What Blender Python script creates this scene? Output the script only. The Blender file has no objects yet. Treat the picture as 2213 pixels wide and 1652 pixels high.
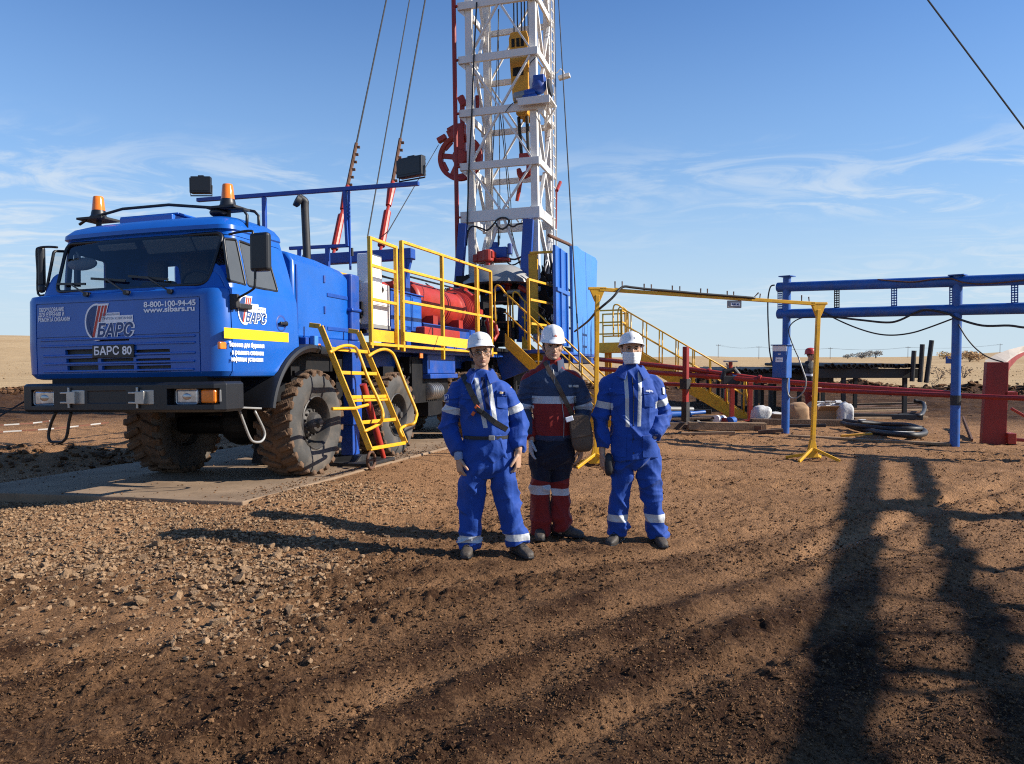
import bpy, bmesh, math, random
import numpy as np
from mathutils import Vector, Matrix
random.seed(7); RNG = np.random.default_rng(7)
scene = bpy.context.scene
COL = scene.collection
rad = math.radians

# ------------------------------------------------------------------ camera
FPX, CX, CY, CAMH = 1659.0, 1106.5, 826.0, 1.65      # measured on a 2213 px wide view of the photo
PITCH = math.atan((826 - 772) / FPX)
cam = bpy.data.cameras.new('camera'); camo = bpy.data.objects.new('camera', cam); COL.objects.link(camo)
camo.location = (0, 0, CAMH); camo.rotation_euler = (rad(90) - PITCH, 0, 0)
cam.sensor_width = 36; cam.lens = 36 * FPX / 2213; cam.clip_start = 0.1; cam.clip_end = 9000
scene.camera = camo

# ------------------------------------------------------------------ light
SUN_ELEV = rad(32); SUN_H = Vector((0.995, -0.10, 0)).normalized()
SUN_DIR = Vector((SUN_H.x * math.cos(SUN_ELEV), SUN_H.y * math.cos(SUN_ELEV), math.sin(SUN_ELEV)))
sl = bpy.data.lights.new('sun', 'SUN'); slo = bpy.data.objects.new('sun', sl); COL.objects.link(slo)
sl.energy = 5.0; sl.angle = rad(0.5); sl.color = (1.0, 0.93, 0.82)
slo.rotation_euler = SUN_DIR.to_track_quat('Z', 'Y').to_euler()
world = bpy.data.worlds.new('World'); scene.world = world; world.use_nodes = True
wn = world.node_tree.nodes; wl = world.node_tree.links
bg = wn['Background']; bg.inputs[1].default_value = 0.108
sky = wn.new('ShaderNodeTexSky'); sky.sky_type = 'NISHITA'; sky.sun_disc = False
sky.sun_elevation = SUN_ELEV
sky.sun_rotation = math.atan2(SUN_H.x, SUN_H.y)
sky.air_density = 1.0; sky.dust_density = 0.0; sky.ozone_density = 10; sky.altitude = 200
def wnode(t, **kw):
    n = wn.new(t)
    for k, v in kw.items(): setattr(n, k, v)
    return n
tc = wnode('ShaderNodeTexCoord'); sep = wnode('ShaderNodeSeparateXYZ'); wl.new(tc.outputs['Generated'], sep.inputs[0])
def wmath(op, a, b=None, clamp=False):
    n = wnode('ShaderNodeMath', operation=op, use_clamp=clamp)
    for i, q in enumerate((a, b)):
        if q is None: continue
        if hasattr(q, 'is_output') or hasattr(q, 'links'): wl.new(q, n.inputs[i])
        else: n.inputs[i].default_value = q
    return n.outputs[0]
# thin cirrus on a plane high above: direction / height
zz = wmath('MAXIMUM', sep.outputs[2], 0.02); zz = wmath('ADD', zz, 0.06)
cmb = wnode('ShaderNodeCombineXYZ'); wl.new(wmath('DIVIDE', sep.outputs[0], zz), cmb.inputs[0]); wl.new(wmath('DIVIDE', sep.outputs[1], zz), cmb.inputs[1])
mp = wnode('ShaderNodeMapping'); wl.new(cmb.outputs[0], mp.inputs[0]); mp.inputs['Rotation'].default_value = (0, 0, rad(-14)); mp.inputs['Scale'].default_value = (0.62, 0.80, 1)
mp.inputs['Location'].default_value = (1.7, 0.55, 0)
n1 = wnode('ShaderNodeTexNoise'); wl.new(mp.outputs[0], n1.inputs['Vector']); n1.inputs['Scale'].default_value = 2.3; n1.inputs['Detail'].default_value = 9; n1.inputs['Roughness'].default_value = 0.62; n1.inputs['Distortion'].default_value = 1.7
n2 = wnode('ShaderNodeTexNoise'); wl.new(mp.outputs[0], n2.inputs['Vector']); n2.inputs['Scale'].default_value = 0.33; n2.inputs['Detail'].default_value = 3
r1 = wnode('ShaderNodeMapRange', interpolation_type='SMOOTHSTEP'); wl.new(n1.outputs[0], r1.inputs[0]); r1.inputs[1].default_value = 0.43; r1.inputs[2].default_value = 0.66
r2 = wnode('ShaderNodeMapRange', interpolation_type='SMOOTHSTEP'); wl.new(n2.outputs[0], r2.inputs[0]); r2.inputs[1].default_value = 0.34; r2.inputs[2].default_value = 0.56
# clouds lie in a low belt: elevation 4..17 degrees, fading out above
e1 = wnode('ShaderNodeMapRange', interpolation_type='SMOOTHSTEP'); wl.new(sep.outputs[2], e1.inputs[0]); e1.inputs[1].default_value = 0.28; e1.inputs[2].default_value = 0.18
e2 = wnode('ShaderNodeMapRange', interpolation_type='SMOOTHSTEP'); wl.new(sep.outputs[2], e2.inputs[0]); e2.inputs[1].default_value = 0.02; e2.inputs[2].default_value = 0.09
cl = wmath('MULTIPLY', wmath('MULTIPLY', r1.outputs[0], r2.outputs[0]), wmath('MULTIPLY', e1.outputs[0], e2.outputs[0]))
cl = wmath('MULTIPLY', cl, 0.68, True)
# pale haze veil near the horizon
hz = wnode('ShaderNodeMapRange', interpolation_type='SMOOTHSTEP'); wl.new(sep.outputs[2], hz.inputs[0]); hz.inputs[1].default_value = 0.50; hz.inputs[2].default_value = -0.02
hzm = wmath('MULTIPLY', hz.outputs[0], 0.80)
mx0 = wnode('ShaderNodeMix', data_type='RGBA'); wl.new(hzm, mx0.inputs[0]); wl.new(sky.outputs[0], mx0.inputs[6]); mx0.inputs[7].default_value = (2.45, 3.75, 5.05, 1)
h2 = wnode('ShaderNodeMapRange', interpolation_type='SMOOTHSTEP'); wl.new(sep.outputs[2], h2.inputs[0]); h2.inputs[1].default_value = 0.24; h2.inputs[2].default_value = -0.02
mxh = wnode('ShaderNodeMix', data_type='RGBA'); wl.new(wmath('MULTIPLY', h2.outputs[0], 0.75), mxh.inputs[0]); wl.new(mx0.outputs[2], mxh.inputs[6]); mxh.inputs[7].default_value = (3.8, 4.45, 4.85, 1)
mx1 = wnode('ShaderNodeMix', data_type='RGBA'); wl.new(cl, mx1.inputs[0]); wl.new(mxh.outputs[2], mx1.inputs[6]); mx1.inputs[7].default_value = (4.5, 4.9, 5.25, 1)
wl.new(mx1.outputs[2], bg.inputs[0])
scene.cycles.filter_width = 1.1; scene.cycles.use_denoising = False
vs = scene.view_settings; vs.view_transform = 'Standard'; vs.look = 'None'; vs.exposure = 0.66; vs.gamma = 1.0; vs.use_curve_mapping = False

# ------------------------------------------------------------------ measuring helpers (photo view -> real planes)
def ray(u, v):
    x = (u - CX) / FPX; y = (v - CY) / FPX
    return Vector((x, math.cos(PITCH) - y * math.sin(PITCH), -math.sin(PITCH) - y * math.cos(PITCH)))
CAMP = Vector((0, 0, CAMH))
def W(q, Y): d = ray(*q); return CAMP + d * (Y / d.y)
def G(q, z=0.0): d = ray(*q); return CAMP + d * ((z - CAMH) / d.z)
def zone(u0, v0, k): return lambda a, b: (u0 + k * a, v0 + k * b)
zA = zone(0, 379, .3441); zB = zone(426.3, 379, .3441); zC = zone(521.1, 663.2, .258); zD = zone(900, 0, .258)
zE = zone(900, 379, .258); zP = zone(919, 663.2, .3441); zQ = zone(1231.6, 568.5, .258); zR = zone(1610.6, 549.5, .2868)
zS = zone(0, 833.7, .2982); zT = zone(710.6, 473.7, .2294)
# pose of the truck: F forward (to the cab), L to its left, U up
_y, _r, _p = rad(16), rad(1.16), rad(1.0)
TL = Vector((math.cos(_y) * math.cos(_r), -math.sin(_y) * math.cos(_r), math.sin(_r)))
TFw = Vector((-math.sin(_y) * math.cos(_p), -math.cos(_y) * math.cos(_p), math.sin(_p)))
TFw = (TFw - TL * TFw.dot(TL)).normalized(); TU = TFw.cross(TL)
TO = Vector((-3.560, 9.916, 0.151))
TM = Matrix(((TFw.x, TL.x, TU.x, TO.x), (TFw.y, TL.y, TU.y, TO.y), (TFw.z, TL.z, TU.z, TO.z), (0, 0, 0, 1)))
def loc(P): q = P - TO; return Vector((q.dot(TFw), q.dot(TL), q.dot(TU)))
def TS(q, y): d = ray(*q); return loc(CAMP + d * ((y - (CAMP - TO).dot(TL)) / d.dot(TL)))
def TF(q, x): d = ray(*q); return loc(CAMP + d * ((x - (CAMP - TO).dot(TFw)) / d.dot(TFw)))
def TW(x, y, z): return TM @ Vector((x, y, z))

# ------------------------------------------------------------------ numpy noise
def _hash(*c, seed=0):
    h = np.full(c[0].shape, 374761393 * (seed + 1) & 0xffffffff, dtype=np.uint64)
    for k, q in zip((668265263, 2246822519, 3266489917), c):
        h = (h ^ ((q.astype(np.int64) & 0xffffffff).astype(np.uint64) * np.uint64(k))) & np.uint64(0xffffffff)
        h = (h ^ (h >> np.uint64(15))) * np.uint64(2654435761) & np.uint64(0xffffffff)
    h ^= h >> np.uint64(13)
    return h.astype(np.float64) / 4294967295.0
def vnoise2(x, y, seed=0):
    xi = np.floor(x); yi = np.floor(y); fx = x - xi; fy = y - yi
    fx = fx * fx * (3 - 2 * fx); fy = fy * fy * (3 - 2 * fy)
    a = _hash(xi, yi, seed=seed); b = _hash(xi + 1, yi, seed=seed); c = _hash(xi, yi + 1, seed=seed); d = _hash(xi + 1, yi + 1, seed=seed)
    return (a + (b - a) * fx) * (1 - fy) + (c + (d - c) * fx) * fy - 0.5
def vnoise3(p, seed=0):
    i = np.floor(p); f = p - i; f = f * f * (3 - 2 * f); r = 0
    for dx in (0, 1):
        for dy in (0, 1):
            for dz in (0, 1):
                w = (f[:, 0] if dx else 1 - f[:, 0]) * (f[:, 1] if dy else 1 - f[:, 1]) * (f[:, 2] if dz else 1 - f[:, 2])
                r = r + w * _hash(i[:, 0] + dx, i[:, 1] + dy, i[:, 2] + dz, seed=seed)
    return r - 0.5
def sstep(a, b, x): t = np.clip((x - a) / (b - a), 0, 1); return t * t * (3 - 2 * t)

# ------------------------------------------------------------------ mesh builder
def V(*a): return Vector(a) if len(a) > 1 else Vector(a[0])
class MB:
    def __init__(s): s.v = []; s.f = []; s.m = []
    def add(s, vs, fs, mi=0):
        o = len(s.v); s.v += [tuple(q) for q in vs]; s.f += [tuple(i + o for i in f) for f in fs]; s.m += [mi] * len(fs); return s
    def box(s, c, d, ax=None, mi=0):
        c = V(c); X, Y, Z = ax if ax else (V(1, 0, 0), V(0, 1, 0), V(0, 0, 1))
        vs = [c + X * (d[0] / 2 * i) + Y * (d[1] / 2 * j) + Z * (d[2] / 2 * k) for k in (-1, 1) for j in (-1, 1) for i in (-1, 1)]
        return s.add(vs, [(0, 2, 3, 1), (4, 5, 7, 6), (0, 1, 5, 4), (2, 6, 7, 3), (0, 4, 6, 2), (1, 3, 7, 5)], mi)
    def bx(s, x0, x1, y0, y1, z0, z1, mi=0): return s.box(((x0 + x1) / 2, (y0 + y1) / 2, (z0 + z1) / 2), (abs(x1 - x0), abs(y1 - y0), abs(z1 - z0)), None, mi)
    def bar(s, p, q, w, h=None, up=(0, 0, 1), mi=0):
        p = V(p); q = V(q); h = h or w; X = (q - p); l = X.length; X.normalize(); u = V(up)
        Y = u.cross(X)
        if Y.length < 1e-3: Y = V(0, 1, 0).cross(X)
        if Y.length < 1e-3: Y = V(1, 0, 0).cross(X)
        Y.normalize(); Z = X.cross(Y)
        return s.box((p + q) / 2, (l, w, h), (X, Y, Z), mi)
    def tube(s, pts, r, n=8, closed=False, mi=0):
        pts = [V(q) for q in pts]; N = len(pts); rs = r if isinstance(r, (list, tuple)) else [r] * N
        T = []
        for i in range(N):
            a = pts[i - 1] if (i > 0 or closed) else pts[i]; b = pts[(i + 1) % N] if (i < N - 1 or closed) else pts[i]
            t = b - a; T.append(t.normalized() if t.length > 1e-9 else V(0, 0, 1))
        u = V(0, 0, 1) if abs(T[0].z) < .9 else V(1, 0, 0); u = (u - T[0] * u.dot(T[0])).normalized()
        vs = []
        for i in range(N):
            u = (u - T[i] * u.dot(T[i])).normalized(); w = T[i].cross(u)
            k = 1.0
            if 0 < i < N - 1:
                c = (pts[i] - pts[i - 1]).normalized().dot(T[i]); k = 1 / max(c, .6)
            for j in range(n):
                a = 2 * math.pi * j / n; vs.append(pts[i] + (u * math.cos(a) + w * math.sin(a)) * rs[i] * (1 if n < 5 else 1) * (k if n < 5 else 1))
        fs = []
        for i in range(N if closed else N - 1):
            for j in range(n):
                a = i * n + j; b = i * n + (j + 1) % n; i2 = (i + 1) % N; fs.append((a, b, i2 * n + (j + 1) % n, i2 * n + j))
        if not closed: fs += [tuple(range(n - 1, -1, -1)), tuple((N - 1) * n + j for j in range(n))]
        return s.add(vs, fs, mi)
    def cyl(s, p, q, r, n=16, r2=None, mi=0): return s.tube([p, q], [r, r if r2 is None else r2], n, False, mi)
    def lathe(s, prof, o, ax, n=24, caps=True, mi=0):
        o = V(o); ax = V(ax).normalized(); u = V(0, 0, 1) if abs(ax.z) < .9 else V(1, 0, 0); u = (u - ax * u.dot(ax)).normalized(); w = ax.cross(u)
        vs = [o + ax * h + (u * math.cos(2 * math.pi * j / n) + w * math.sin(2 * math.pi * j / n)) * r for r, h in prof for j in range(n)]
        fs = [(i * n + j, i * n + (j + 1) % n, (i + 1) * n + (j + 1) % n, (i + 1) * n + j) for i in range(len(prof) - 1) for j in range(n)]
        if caps: fs += [tuple(range(n - 1, -1, -1)), tuple((len(prof) - 1) * n + j for j in range(n))]
        return s.add(vs, fs, mi)
    def prism(s, poly, vec, mi=0):
        poly = [V(p) for p in poly]; vec = V(vec); n = len(poly)
        nrm = sum(((poly[i] - poly[0]).cross(poly[(i + 1) % n] - poly[0]) for i in range(n)), V(0, 0, 0))
        if nrm.dot(vec) > 0: poly = poly[::-1]
        vs = poly + [p + vec for p in poly]
        fs = [tuple(range(n)), tuple(range(2 * n - 1, n - 1, -1))] + [((i + 1) % n, i, i + n, (i + 1) % n + n) for i in range(n)]
        return s.add(vs, fs, mi)
    def loft(s, rings, cap=True, mi=0):
        n = len(rings[0]); vs = [p for r in rings for p in r]
        fs = [(i * n + j, i * n + (j + 1) % n, (i + 1) * n + (j + 1) % n, (i + 1) * n + j) for i in range(len(rings) - 1) for j in range(n)]
        if cap: fs += [tuple(range(n - 1, -1, -1)), tuple((len(rings) - 1) * n + j for j in range(n))]
        return s.add(vs, fs, mi)
    def ell(s, c, r, ax=None, nu=16, nv=10, mi=0):
        c = V(c); X, Y, Z = ax if ax else (V(1, 0, 0), V(0, 1, 0), V(0, 0, 1)); rg = []
        for i in range(nv + 1):
            t = math.pi * (i + (.02 if i == 0 else -.02 if i == nv else 0)) / nv
            rg.append([c - Z * (r[2] * math.cos(t)) + X * (r[0] * math.sin(t) * math.cos(2 * math.pi * j / nu)) + Y * (r[1] * math.sin(t) * math.sin(2 * math.pi * j / nu)) for j in range(nu)])
        return s.loft(rg, True, mi)
    def mesh(s, name):
        me = bpy.data.meshes.new(name); me.from_pydata(s.v, [], s.f); me.update(); return me
    def build(s, name, mats, parent=None, smooth=None, bevel=0, world=None, seg=2):
        me = s.mesh(name); mats = mats if isinstance(mats, (list, tuple)) else [mats]
        for m in mats: me.materials.append(m)
        if len(mats) > 1: me.polygons.foreach_set('material_index', s.m)
        return link(name, me, parent, smooth, bevel, world, seg)
def link(name, me, parent=None, smooth=None, bevel=0, world=None, seg=2):
    o = bpy.data.objects.new(name, me); COL.objects.link(o)
    if parent: o.parent = parent
    if world: o.matrix_world = world
    if smooth:
        me.shade_smooth() if smooth is True else (me.shade_smooth(), me.set_sharp_from_angle(angle=rad(smooth)))
    if bevel:
        b = o.modifiers.new('bevel', 'BEVEL'); b.width = bevel; b.segments = seg; b.limit_method = 'ANGLE'; b.angle_limit = rad(40)
    return o
def tag(o, label=None, cat=None, group=None, kind=None):
    for k, v in (('label', label), ('category', cat), ('group', group), ('kind', kind)):
        if v: o[k] = v
    return o
def empty(name, world=None, label=None, cat=None, group=None):
    o = bpy.data.objects.new(name, None); COL.objects.link(o); o.empty_display_size = .2
    if world is not None: o.matrix_world = world if isinstance(world, Matrix) else Matrix.Translation(world)
    return tag(o, label, cat, group)
def copy_tree(o, parent=None):
    c = o.copy(); COL.objects.link(c)
    if parent: c.parent = parent; c.matrix_parent_inverse = o.matrix_parent_inverse.copy()
    for ch in o.children: copy_tree(ch, c)
    return c
def baked(o):
    bpy.context.view_layer.update()
    dg = bpy.context.evaluated_depsgraph_get(); me = bpy.data.meshes.new_from_object(o.evaluated_get(dg)); return me
def catmull(pts, k=6, closed=False):
    pts = [V(p) for p in pts]; n = len(pts); out = []
    for i in range(n if closed else n - 1):
        g = lambda j: pts[j % n] if closed else pts[min(max(j, 0), n - 1)]
        p0, p1, p2, p3 = g(i - 1), g(i), g(i + 1), g(i + 2)
        for t in range(k):
            t /= k; out.append(.5 * ((2 * p1) + (p2 - p0) * t + (2 * p0 - 5 * p1 + 4 * p2 - p3) * t * t + (3 * p1 - p0 - 3 * p2 + p3) * t ** 3))
    if not closed: out.append(pts[-1])
    return out
def sag(p, q, d, n=14):
    p = V(p); q = V(q); return [p.lerp(q, i / n) - V(0, 0, 4 * d * (i / n) * (1 - i / n)) for i in range(n + 1)]
def rrect(w, h, r, n=5):
    out = []
    for cx, cy, a0 in ((w / 2 - r, h / 2 - r, 0), (-w / 2 + r, h / 2 - r, 90), (-w / 2 + r, -h / 2 + r, 180), (w / 2 - r, -h / 2 + r, 270)):
        for i in range(n + 1): a = rad(a0 + 90 * i / n); out.append((cx + r * math.cos(a), cy + r * math.sin(a)))
    return out
def rpoly(pts, r, n=4):
    out = []; N = len(pts)
    for i in range(N):
        p = V(*pts[i], 0); a = V(*pts[i - 1], 0); b = V(*pts[(i + 1) % N], 0)
        da = (a - p); db = (b - p); rr = min(r, da.length * .45, db.length * .45); A = p + da.normalized() * rr; B = p + db.normalized() * rr
        for k in range(n + 1): t = k / n; q = A.lerp(p, t).lerp(p.lerp(B, t), t); out.append((q.x, q.y))
    return out
def text_mb(mb, s, size, o, ux, uy, align='CENTER', bold=.0, shear=0, mi=0, thick=.0015, width=None):
    cu = bpy.data.curves.new('t', 'FONT'); cu.body = s; cu.size = size; cu.align_x = align; cu.align_y = 'CENTER'; cu.offset = bold; cu.shear = shear; cu.resolution_u = 3
    ob = bpy.data.objects.new('t', cu); COL.objects.link(ob); bpy.context.view_layer.update(); cv = ob.to_curve(bpy.context.evaluated_depsgraph_get()); loops = []
    for sp in cv.splines:
        pts = []; bz = sp.bezier_points; n = len(bz)
        if n:
            for a in range(n):
                p0, p1, p2, p3 = bz[a].co, bz[a].handle_right, bz[(a + 1) % n].handle_left, bz[(a + 1) % n].co
                lin = ((p1 - p0).cross(p3 - p0)).length < 1e-6 and ((p2 - p0).cross(p3 - p0)).length < 1e-6
                for t in ([0] if lin else [0, .25, .5, .75]): pts.append(p0 * (1 - t) ** 3 + p1 * 3 * t * (1 - t) ** 2 + p2 * 3 * t * t * (1 - t) + p3 * t ** 3)
        else: pts = [V(p.co.x, p.co.y, 0) for p in sp.points]
        q = [p for a, p in enumerate(pts) if (p - pts[a - 1]).length > 1e-6]
        if len(q) > 2: loops.append(q)
    ob.to_curve_clear(); COL.objects.unlink(ob); bpy.data.objects.remove(ob); bpy.data.curves.remove(cu)
    area = lambda l: sum(l[a - 1].x * l[a].y - l[a].x * l[a - 1].y for a in range(len(l))) / 2
    inf = [(min(p.x for p in l), max(p.x for p in l), area(l)) for l in loops]
    def gsign(i): cx = (inf[i][0] + inf[i][1]) / 2; a = max((q for q in inf if q[0] <= cx <= q[1]), key=lambda q: abs(q[2])); return 1 if a[2] > 0 else -1
    if bold:
        nl = []
        for li, l in enumerate(loops):
            sg_ = gsign(li)
            m = len(l); o2 = []
            for a in range(m):
                d0 = (l[a] - l[a - 1]).normalized(); d1 = (l[(a + 1) % m] - l[a]).normalized(); n0 = V(d0.y, -d0.x, 0); n1 = V(d1.y, -d1.x, 0); nn = (n0 + n1); nn = nn.normalized() if nn.length > 1e-4 else n0; o2.append(l[a] + nn * (sg_ * bold / max(nn.dot(n0), .5)))
            nl.append(o2)
        loops = nl
    vs, fs = fill_loops(loops)
    o = V(o); ux = V(ux).normalized(); uy = V(uy).normalized(); nz = ux.cross(uy)
    xs = [v[0] for v in vs]; k = 1.0
    if width and xs: k = width / max(max(xs) - min(xs), 1e-6)
    mb.add([o + ux * (v[0] * k) + uy * v[1] + nz * thick for v in vs], fs, mi)
def fill_loops(loops):
    """non-zero winding fill of glyph outlines, so that overlapping contours join"""
    from mathutils.geometry import delaunay_2d_cdt
    co = []; E = []
    for l in loops: b = len(co); co += l; E += [(b + a, b + (a + 1) % len(l)) for a in range(len(l))]
    A = np.array([(co[a].x, co[a].y) for a, b in E]); B = np.array([(co[b].x, co[b].y) for a, b in E])
    V2, _, F, *_r = delaunay_2d_cdt([Vector((c.x, c.y)) for c in co], E, [], 0, 1e-6)
    out = []
    for f in F:
        c = sum((V2[i] for i in f), Vector((0, 0))) / len(f); up = (A[:, 1] <= c.y) & (B[:, 1] > c.y); dn = (B[:, 1] <= c.y) & (A[:, 1] > c.y)
        side = (B[:, 0] - A[:, 0]) * (c.y - A[:, 1]) - (c.x - A[:, 0]) * (B[:, 1] - A[:, 1])
        if int((up & (side > 0)).sum()) - int((dn & (side < 0)).sum()) != 0: out.append(tuple(f))
    return [(v.x, v.y) for v in V2], out

# ------------------------------------------------------------------ materials
MATS = {}
def mat(name, col, rough=.5, metal=0, coat=0, var=.12, vs=3.0, bump=0, bs=60, dirt=0, dcol=(.20, .13, .08), ds=2.2, col2=None, spec=.5, sheen=0):
    if name in MATS: return MATS[name]
    m = bpy.data.materials.new(name); MATS[name] = m; m.use_nodes = True; nt = m.node_tree; N = nt.nodes; Lk = nt.links; b = N['Principled BSDF']
    b.inputs['Roughness'].default_value = rough; b.inputs['Metallic'].default_value = metal; b.inputs['Coat Weight'].default_value = coat; b.inputs['Coat Roughness'].default_value = .12
    b.inputs['Specular IOR Level'].default_value = spec
    if sheen: b.inputs['Sheen Weight'].default_value = sheen
    t = N.new('ShaderNodeTexCoord'); nz = N.new('ShaderNodeTexNoise'); nz.inputs['Scale'].default_value = vs; nz.inputs['Detail'].default_value = 8; nz.inputs['Roughness'].default_value = .62
    Lk.new(t.outputs['Object'], nz.inputs['Vector'])
    mr = N.new('ShaderNodeMapRange'); Lk.new(nz.outputs[0], mr.inputs[0]); mr.inputs[1].default_value = .3; mr.inputs[2].default_value = .7
    mx = N.new('ShaderNodeMix'); mx.data_type = 'RGBA'; Lk.new(mr.outputs[0], mx.inputs[0])
    c2 = col2 or tuple(min(1, c * (1 + var)) for c in col); c1 = col if col2 else tuple(c * (1 - var) for c in col)
    mx.inputs[6].default_value = (*c1, 1); mx.inputs[7].default_value = (*c2, 1); out = mx.outputs[2]
    if dirt:
        n2 = N.new('ShaderNodeTexNoise'); n2.inputs['Scale'].default_value = ds; n2.inputs['Detail'].default_value = 10; n2.inputs['Roughness'].default_value = .7; Lk.new(t.outputs['Object'], n2.inputs['Vector'])
        m2 = N.new('ShaderNodeMapRange'); Lk.new(n2.outputs[0], m2.inputs[0]); m2.inputs[1].default_value = .46; m2.inputs[2].default_value = .75; m2.inputs[4].default_value = dirt
        x2 = N.new('ShaderNodeMix'); x2.data_type = 'RGBA'; Lk.new(m2.outputs[0], x2.inputs[0]); Lk.new(out, x2.inputs[6]); x2.inputs[7].default_value = (*dcol, 1); out = x2.outputs[2]
        rr = N.new('ShaderNodeMapRange'); Lk.new(m2.outputs[0], rr.inputs[0]); rr.inputs[3].default_value = rough; rr.inputs[4].default_value = min(1, rough + .5); Lk.new(rr.outputs[0], b.inputs['Roughness'])
    Lk.new(out, b.inputs['Base Color'])
    if bump:
        n3 = N.new('ShaderNodeTexNoise'); n3.inputs['Scale'].default_value = bs; n3.inputs['Detail'].default_value = 6; Lk.new(t.outputs['Object'], n3.inputs['Vector'])
        bp = N.new('ShaderNodeBump'); bp.inputs['Strength'].default_value = bump; bp.inputs['Distance'].default_value = .02; Lk.new(n3.outputs[0], bp.inputs['Height']); Lk.new(bp.outputs[0], b.inputs['Normal'])
    return m
BLUE = mat('blue_paint', (.005, .102, .45), .34, coat=.25, var=.08, dirt=.14, dcol=(.10, .12, .16), ds=1.6)
BLUE2 = mat('blue_frame_paint', (.006, .060, .32), .42, var=.15, dirt=.35, dcol=(.16, .11, .07))
BLUEP = mat('blue_pale_panel', (.05, .21, .60), .5, var=.06, dirt=.12, dcol=(.2, .25, .33))
RACKB = mat('blue_rack_paint', (.012, .095, .36), .45, var=.2, dirt=.3, dcol=(.16, .13, .10), ds=5)
YEL = mat('yellow_paint', (.76, .40, .012), .42, var=.12, dirt=.6, dcol=(.22, .10, .03), ds=7)
YELK = mat('yellow_pale_paint', (.78, .46, .03), .45, var=.05, dirt=.15, dcol=(.45, .25, .05))
RED = mat('red_paint', (.36, .026, .013), .42, var=.15, dirt=.4, dcol=(.14, .04, .025))
REDD = mat('dark_red_paint', (.26, .014, .010), .5, var=.2, dirt=.35, dcol=(.12, .05, .03))
WHITE = mat('white_paint', (.72, .70, .66), .45, var=.06, dirt=.35, dcol=(.42, .33, .24), ds=3)
CABW = mat('white_cabinet_paint', (.80, .80, .80), .4, var=.03, dirt=.1, dcol=(.5, .45, .4))
BLACK = mat('black_plastic', (.010, .011, .014), .42, var=.25, bump=.05, bs=300)
BLACKM = mat('black_metal', (.016, .016, .017), .55, var=.4, dirt=.4, dcol=(.07, .05, .035), ds=6)
DARK = mat('dark_machinery', (.006, .006, .007), .6, var=.5, dirt=.3, dcol=(.025, .018, .012), ds=7, spec=.3)
RIMM = mat('wheel_rim_paint', (.050, .048, .046), .5, metal=.2, var=.3, dirt=.6, dcol=(.14, .11, .085), ds=9)
STEEL = mat('bare_steel', (.45, .44, .42), .35, metal=.9, var=.2, dirt=.4, dcol=(.16, .12, .09), ds=6)
GREY = mat('grey_metal', (.30, .30, .29), .5, metal=.3, var=.15, dirt=.3, dcol=(.25, .19, .13))
RUBBER = mat('tyre_rubber', (.055, .053, .050), .8, var=.25, vs=4, bump=.12, bs=90, dirt=.75, dcol=(.20, .155, .115), ds=2.6)
MUD = mat('tyre_mud', (.13, .075, .042), .95, var=.35, vs=9, bump=.5, bs=55, dirt=.6, dcol=(.05, .04, .035), ds=5)
ROPE = mat('steel_rope', (.03, .028, .026), .6, var=.3)
RUST = mat('rusty_steel', (.12, .055, .03), .8, var=.4, vs=8, dirt=.5, dcol=(.05, .035, .03))
WOOD = mat('raw_timber', (.28, .18, .10), .85, var=.3, vs=5, bump=.3, bs=30, dirt=.5, dcol=(.10, .065, .04))
WOODD = mat('dirty_timber', (.10, .06, .038), .9, var=.4, vs=5, bump=.4, bs=30)
CARD = mat('cardboard', (.38, .23, .12), .85, var=.12, dirt=.3, dcol=(.18, .11, .06))
SACK = mat('white_sack', (.52, .52, .51), .7, var=.15, vs=8, bump=.4, bs=25, dirt=.35, dcol=(.22, .18, .14))
AMBER = mat('amber_lens', (.85, .20, .01), .15, coat=.6, var=.12, vs=12)
GOLD = mat('yellow_block_paint', (.62, .29, .01), .45, var=.12, dirt=.35, dcol=(.18, .09, .02))
WTXT = mat('white_lettering', (.92, .93, .94), .5, var=.02)
NTXT = mat('navy_lettering', (.03, .07, .20), .5, var=.02)
RTXT = mat('red_lettering', (.55, .05, .03), .5, var=.02)
YTXT = mat('yellow_stripe', (.80, .52, .01), .45, var=.02)
PLATE = mat('plate_black', (.012, .012, .014), .4, var=.05)
SEAT = mat('seat_cloth', (.10, .10, .10), .8, var=.15)
VISOR = mat('grey_visor', (.22, .21, .19), .7, var=.05)
CONC = mat('concrete', (.25, .170, .105), .9, var=.25, vs=1.6, bump=.25, bs=18, dirt=.85, dcol=(.14, .085, .045), ds=1.3)
def glassmat(name, tint, rough=.02, fk=1.0):
    m = bpy.data.materials.new(name); m.use_nodes = True; nt = m.node_tree; N = nt.nodes; Lk = nt.links; N.remove(N['Principled BSDF'])
    tr = N.new('ShaderNodeBsdfTransparent'); tr.inputs[0].default_value = (*tint, 1)
    gl = N.new('ShaderNodeBsdfGlossy'); gl.inputs['Roughness'].default_value = rough; gl.inputs[0].default_value = (.9, .95, 1, 1)
    fr = N.new('ShaderNodeFresnel'); fr.inputs[0].default_value = 1.5; ad = N.new('ShaderNodeMath'); ad.operation = 'MULTIPLY_ADD'; ad.inputs[1].default_value = fk; ad.inputs[2].default_value = .03 * fk
    Lk.new(fr.outputs[0], ad.inputs[0]); mx = N.new('ShaderNodeMixShader'); Lk.new(ad.outputs[0], mx.inputs[0]); Lk.new(tr.outputs[0], mx.inputs[1]); Lk.new(gl.outputs[0], mx.inputs[2])
    Lk.new(mx.outputs[0], N['Material Output'].inputs[0]); return m
GLASS = glassmat('windshield_glass', (.80, .85, .87), .02, .9); CGLASS = glassmat('clear_glass', (.93, .95, .96), .02, .25)
SGLASS = mat('side_glass', (.085, .092, .096), .12, var=.12, vs=2, spec=.35)
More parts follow.
